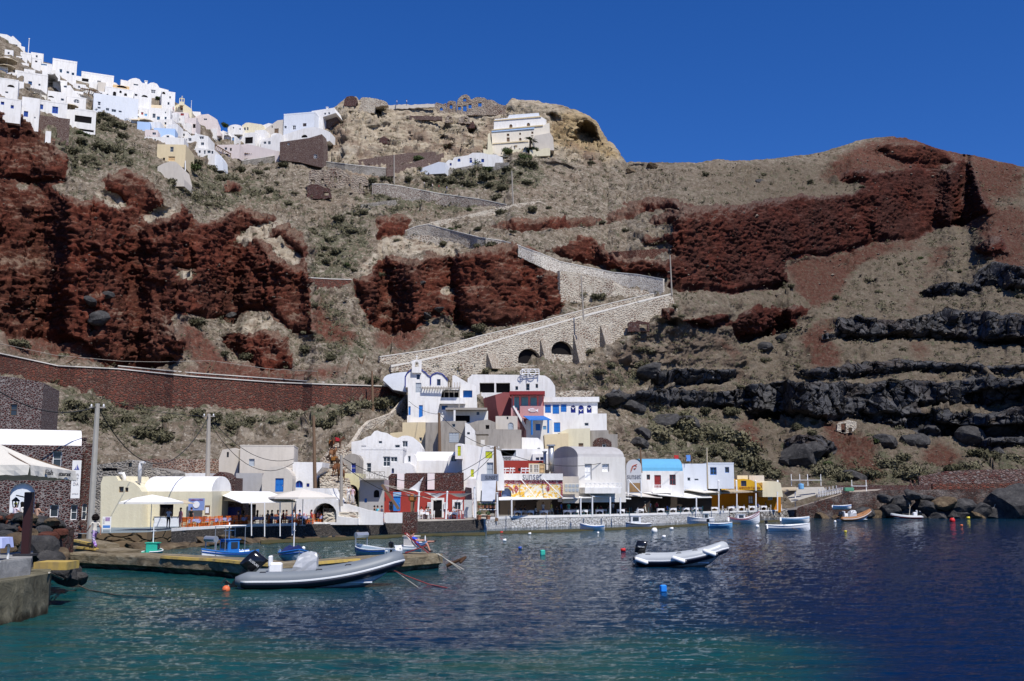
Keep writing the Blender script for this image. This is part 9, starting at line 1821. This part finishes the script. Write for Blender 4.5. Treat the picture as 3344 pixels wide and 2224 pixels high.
big=[(333,383,60),(360,400,70),(390,420,80),(345,430,60),(400,450,60),(260,470,70),(330,490,80),(370,500,90),(420,505,70),(240,500,60),(290,520,60),(350,415,60),(310,395,50),(690,555,60),(720,590,60),(780,560,60),(840,565,50),(930,545,60),(640,540,80),(610,545,70),(560,600,60),(640,610,50),(880,625,50),(1215,598,60),(1260,590,50),(1330,590,50),(1385,588,40),(1290,630,50),(1370,640,60),(1440,590,60),(1500,575,80),(1550,565,80),(1590,585,80),(1480,600,60),(1530,610,70),(1600,610,60),(1640,620,60),(1660,560,60),(1700,540,80),(1740,545,60),(1720,600,50),(1620,650,60),(1740,690,60),(1790,685,40),(1640,700,60),(1560,750,40),(1500,745,40),(1300,790,40),(1450,800,50),(1560,810,50),(1600,805,60),(990,1090,30),(1030,1000,40),(1060,860,60),(1100,830,70),(1080,790,60),(1150,760,60),(1110,720,60),(1190,700,50),(1240,900,40),(60,1130,90),(210,1170,60),(640,1060,80),(730,1160,50),(800,1170,60),(1000,1150,80),(1080,1175,60),(1570,1080,80),(1530,1100,60),(2050,965,40),(1900,970,60),(1950,975,60),(1920,1160,70),(2130,1150,60),(2100,1200,70),(2000,1200,60),(1960,1220,60),(1760,1160,40),(1670,1180,40),(1640,1200,50),(1790,1185,30),(1420,1210,90),(1480,1218,110),(1540,1205,90),(1590,1220,60),(1210,1250,80),(1450,1330,0),(170,1255,70),(160,1320,80),(230,1330,90),(300,1340,100),(260,1370,110),(340,1400,110),(420,1380,90),(480,1430,120),(540,1440,110),(560,1380,90),(600,1400,80),(650,1360,90),(700,1370,80),(760,1400,70),(820,1380,60),(900,1385,70),(960,1400,60),(1060,1400,110),(1100,1375,110),(1140,1350,110),(1180,1330,90),(1100,1440,90),(1240,1330,110),(1280,1315,90),(1560,1320,80),(1590,1300,70),(1585,1345,60),(1620,1350,50),(2150,1430,140),(2200,1400,130),(2240,1370,100),(2260,1440,160),(2330,1430,130),(2390,1450,150),(2450,1480,130),(2420,1520,130),(2480,1540,140),(2350,1490,120),(2530,1560,100),(2300,1350,70),(2390,1350,80),(2700,1550,110),(2760,1570,100),(2900,1530,110),(2960,1560,120),(3010,1570,90),(3060,1570,90),(3130,1550,120),(3190,1540,120),(3250,1500,90),(3300,1510,90),(3200,1490,100),(2950,1500,80),(2600,1400,60),(2650,1420,60),(2850,1560,90),(1960,1310,60),(2010,1330,50),(430,1290,60),(560,1300,50),(700,1280,0)]
for(x,y,w_)in big:
 if w_:shrub(x,y,w_,False,'broad dry olive-grey shrub on the slope','broad dry shrubs on the slopes')
for(x,y,w_,lab)in((2838,1450,80,'fresh green bush under the black cliff beside the red scree'),(255,440,50,'bright green shrub under the brown stone villa base'),(280,445,40,'smaller bright green shrub under the villa base'),(620,560,100,'long green bush right of the pale cave house'),(700,530,90,'green bush under the four-window white house'),(1660,500,60,'green bush below the mansion, left of the palm'),(1710,520,70,'dark green bush between mansion and cottage'),(1740,495,60,'green bush at the palm below the mansion'),(1770,490,50,'small green shrub right of the palm'),(515,322,28,'dark reddish-green shrub on a white balcony'),(735,412,40,'dark shrub on the skyline beside the saddle'),(1370,525,60,'dark green bush left of the white cottage'),(1560,545,70,'dark green bush under the white cottage'),(1500,515,0,'x'),(1425,555,50,'green bush above the zigzag, below the cottage wing'),(1590,560,60,'dark round bush above the upper zigzag')):
 if w_:shrub(x,y,w_,True,lab)
p=ground_pt(1731,486);rt=empty('palm_tree',p-Vector((0,3,0)),0,'small palm in front of the cream mansion','palm tree');b=MB();b.lathe([(.35,-.5),(.28,.8),(.3,1.6)],n=8);b.build('trunk',WOODB,rt);b=MB()
for k in range(18):
 a_=k*2.4;el=.25+.9*((k*7)%11)/11;u=Vector((math.cos(a_),math.sin(a_),0));pts=[Vector((0,0,1.6))+u*(t*2.8*math.cos(el))+Vector((0,0,2.8*t*math.sin(el)*1.1-1.6*t*t))for t in(0,.25,.5,.75,1)];sd=Vector((-u.y,u.x,0))
 b.loft([[q-sd*w_,q,q+sd*w_]for q,w_ in zip(pts,(.05,.28,.32,.22,.02))],closed=False,cap=False)
b.build('fronds',GRN,rt)
def ok(px,py):
 i=int(np.clip(np.searchsorted(cols,px),1,len(cols)-1));s=(base_y[i]-py)/(base_y[i]-sky_y[i]);j=int(np.clip(s*(NR-1),0,NR-2))
 return s<.985 and mRED[j,i]<.5 and mBLK[j,i]<.5 and cav[j,i]<.5,mVEG[j,i],mSCR[j,i],mTUF[j,i]
BX=[(0,100,480,440),(480,300,1010,500),(1250,1160,2100,1700),(0,1200,340,1760),(1010,280,1060,500),(1580,340,1840,520),(1370,500,1660,560)]
def clear(px,py):return not any(a<=px<=c and b_<=py<=d_ for a,b_,c,d_ in BX)
cnt=0;tries=0
while cnt<120 and tries<4000:
 tries+=1;x=rnd.uniform(150,3330);y=rnd.uniform(480,1560);o_,ve,sc_,tf=ok(x,y)
 if o_ and clear(x,y)and rnd.random()<.25+.7*ve-.4*sc_ and not(x<1340 and 1150<y<1345):shrub(x,y,rnd.uniform(26,44)*(1.1 if y>1200 else 1),rnd.random()<.08,'small dry grey-green shrub on the open slope','small dry shrubs on the slopes',.65);cnt+=1
r2=random.Random(77);b=MB();b2=MB();V=[];
def scatter(n,fn):
 c_=0;t_=0
 while c_<n and t_<n*12:
  t_+=1;x=r2.uniform(-80,3420);i=int(np.clip(np.searchsorted(cols,x),1,len(cols)-1));y=r2.uniform(sky_y[i]+4,1640 if x<1340 or x>2000 else 1560);o_,ve,sc_,tf=ok(x,y)
  if fn(x,y,o_,ve,sc_,tf):c_+=1
def add_scrub(x,y,o_,ve,sc_,tf):
 if not o_ or r2.random()>.42+.6*ve-.55*sc_-.1*tf:return False
 p=ground_pt(x,y)+Vector((0,.35,0));s_=r2.uniform(5,12)*p.y/F*(1+.5*ve)
 for k in range(16):
  d_=Vector((r2.gauss(0,1),r2.gauss(0,1),abs(r2.gauss(0,.8)))).normalized()*s_*r2.uniform(.5,1);u=Vector((r2.gauss(0,1),r2.gauss(0,1),r2.gauss(0,1))).normalized();v=u.cross(d_).normalized();q=s_*.42;c=p+d_
  k0=b.addv([c-u*q,c+v*q*.6,c+u*q]);b.face((k0,k0+1,k0+2))
 return True
scatter(6500,add_scrub);b.build('hillside_scrub',SCR,None,kind='stuff')
STM=rock_mat('scattered_hill_stone',(.05,.035,.028),(.16,.13,.10),(.42,.38,.32))
ico=[Vector(v)for v in((0,0,1),(.9,0,.3),(.2,.9,.2),(-.8,.4,.3),(-.6,-.7,.2),(.4,-.8,.3),(0,0,-.6))];icf=[(0,1,2),(0,2,3),(0,3,4),(0,4,5),(0,5,1),(6,2,1),(6,3,2),(6,4,3),(6,5,4),(6,1,5)]
def add_stone(x,y,o_,ve,sc_,tf):
 if r2.random()>(.8 if o_ else.25):return False
 p=ground_pt(x,y)+Vector((0,.3,0));s_=r2.uniform(1.6,4.2)**1*p.y/F*(2 if r2.random()<.06 else 1);a_=r2.uniform(0,6.28);c_,sn=math.cos(a_),math.sin(a_)
 k0=b2.addv([p+Vector(((v.x*c_-v.y*sn)*s_*r2.uniform(.8,1.3),(v.x*sn+v.y*c_)*s_,v.z*s_*r2.uniform(.6,1.1)))for v in ico])
 for f in icf:b2.face([k0+i for i in f])
 return True
scatter(7000,add_stone);b2.build('loose_stones',STM,None,kind='stuff')
for(x,y,s_,k,lab)in((295,985,1.5,'L','dark angular boulder on the left red cliff'),(325,1040,2.2,'L','large dark boulder below the angular one on the left red cliff'),(350,965,1.3,'L','grey-brown boulder at the edge of the left cliff'),(755,1030,1.2,'L','pale grey boulder on the left red cliff foot'),(1395,1030,1.1,'L','grey boulder under the middle red cliff'),(1435,1010,1.1,'L','grey boulder right of another under the middle cliff'),(1380,925,.8,'L','grey boulder set in the middle red cliff'),(2120,1215,3.2,'L','dark lava boulder above the grey-roofed house'),(2060,1330,3.0,'L','large grey lava block behind the white block'),(2010,1300,2.5,'L','lava block left of the large grey one'),(2170,1380,3.4,'L','lava boulder on the scrub slope'),(2240,1385,3.2,'L','lava boulder right of the scrub slope one'),(2100,1420,2.4,'L','dark boulder above the rubble chute'),(2090,1450,2.0,'L','smaller dark boulder above the rubble chute'),(2480,595,1.6,'L','lone black boulder high on the right slope'),(2610,1490,4.3,'L','big round dark boulder at the foot of the slope'),(2660,1472,3.0,'L','dark boulder leaning on the big round one'),(2575,1500,2.2,'L','round brown boulder left of the big one'),(2785,1560,2.6,'L','pale grey round boulder on the red scree'),(2885,1450,3.4,'L','dark block right of the green bush'),(3005,1440,2.6,'L','lava block below the overhang'),(3180,1430,3.8,'L','massive lava block at the foot of the black cliff'),(3270,1400,4.2,'L','massive lava block at the right edge'),(2970,1440,2.4,'L','small lava block left of the massive ones'),(3260,1480,2.0,'L','flat dark stone at the right edge of the slope'),(2500,1135,2.5,'L','dark rock outcrop under the red band'),(2550,1105,1.8,'L','small rock above the scree fork'),(1180,570,0,'L','x'),(2060,560,1.8,'B','grey slab on the skyline'),(2130,545,2.0,'B','pale slab on the skyline right of the saddle')):
 if s_:rock(x,y,G(x,y)-.8,s_,k,(1.1,.9,.85),lab)
w=bpy.data.worlds.new('World');SC.world=w;w.use_nodes=True
wn,wl=w.node_tree.nodes,w.node_tree.links
sky=wn.new('ShaderNodeTexSky');sky.sky_type='NISHITA';sky.sun_disc=False
EL,AZ=R(56),R(33)
sky.sun_elevation=EL;sky.sun_rotation=math.pi-AZ
sky.air_density=1.0;sky.dust_density=.3;sky.ozone_density=4.0;sky.altitude=50
hs=wn.new('ShaderNodeHueSaturation');hs.inputs['Saturation'].default_value=1.12;hs.inputs['Value'].default_value=1.0
tint=wn.new('ShaderNodeMix');tint.data_type='RGBA';tint.blend_type='MULTIPLY';tint.inputs[0].default_value=1;tint.inputs[7].default_value=(.60,.75,1.2,1)
wl.new(sky.outputs[0],tint.inputs[6]);wl.new(tint.outputs[2],hs.inputs['Color'])
bg=wn['Background'];bg.inputs['Strength'].default_value=.072;wl.new(hs.outputs[0],bg.inputs['Color'])
L=bpy.data.lights.new('sun','SUN');L.energy=4.2;L.angle=R(.5);L.color=(1.0,.955,.89)
lo=bpy.data.objects.new('sun',L);COL.objects.link(lo)
dirv=Vector((math.sin(AZ)*math.cos(EL),-math.cos(AZ)*math.cos(EL),math.sin(EL)))
lo.rotation_euler=dirv.to_track_quat('Z','Y').to_euler();lo.location=(60,-60,150)
cam=bpy.data.cameras.new('camera');co=bpy.data.objects.new('camera',cam);COL.objects.link(co)
cam.sensor_width=23.5;cam.lens=F*23.5/3344;cam.clip_end=3000;cam.clip_start=.1
co.location=(0,0,HC);co.rotation_euler=(math.pi/2+TH,0,0)
SC.camera=co
SC.view_settings.view_transform='Standard';SC.view_settings.look='None';SC.view_settings.exposure=.38;SC.view_settings.gamma=1
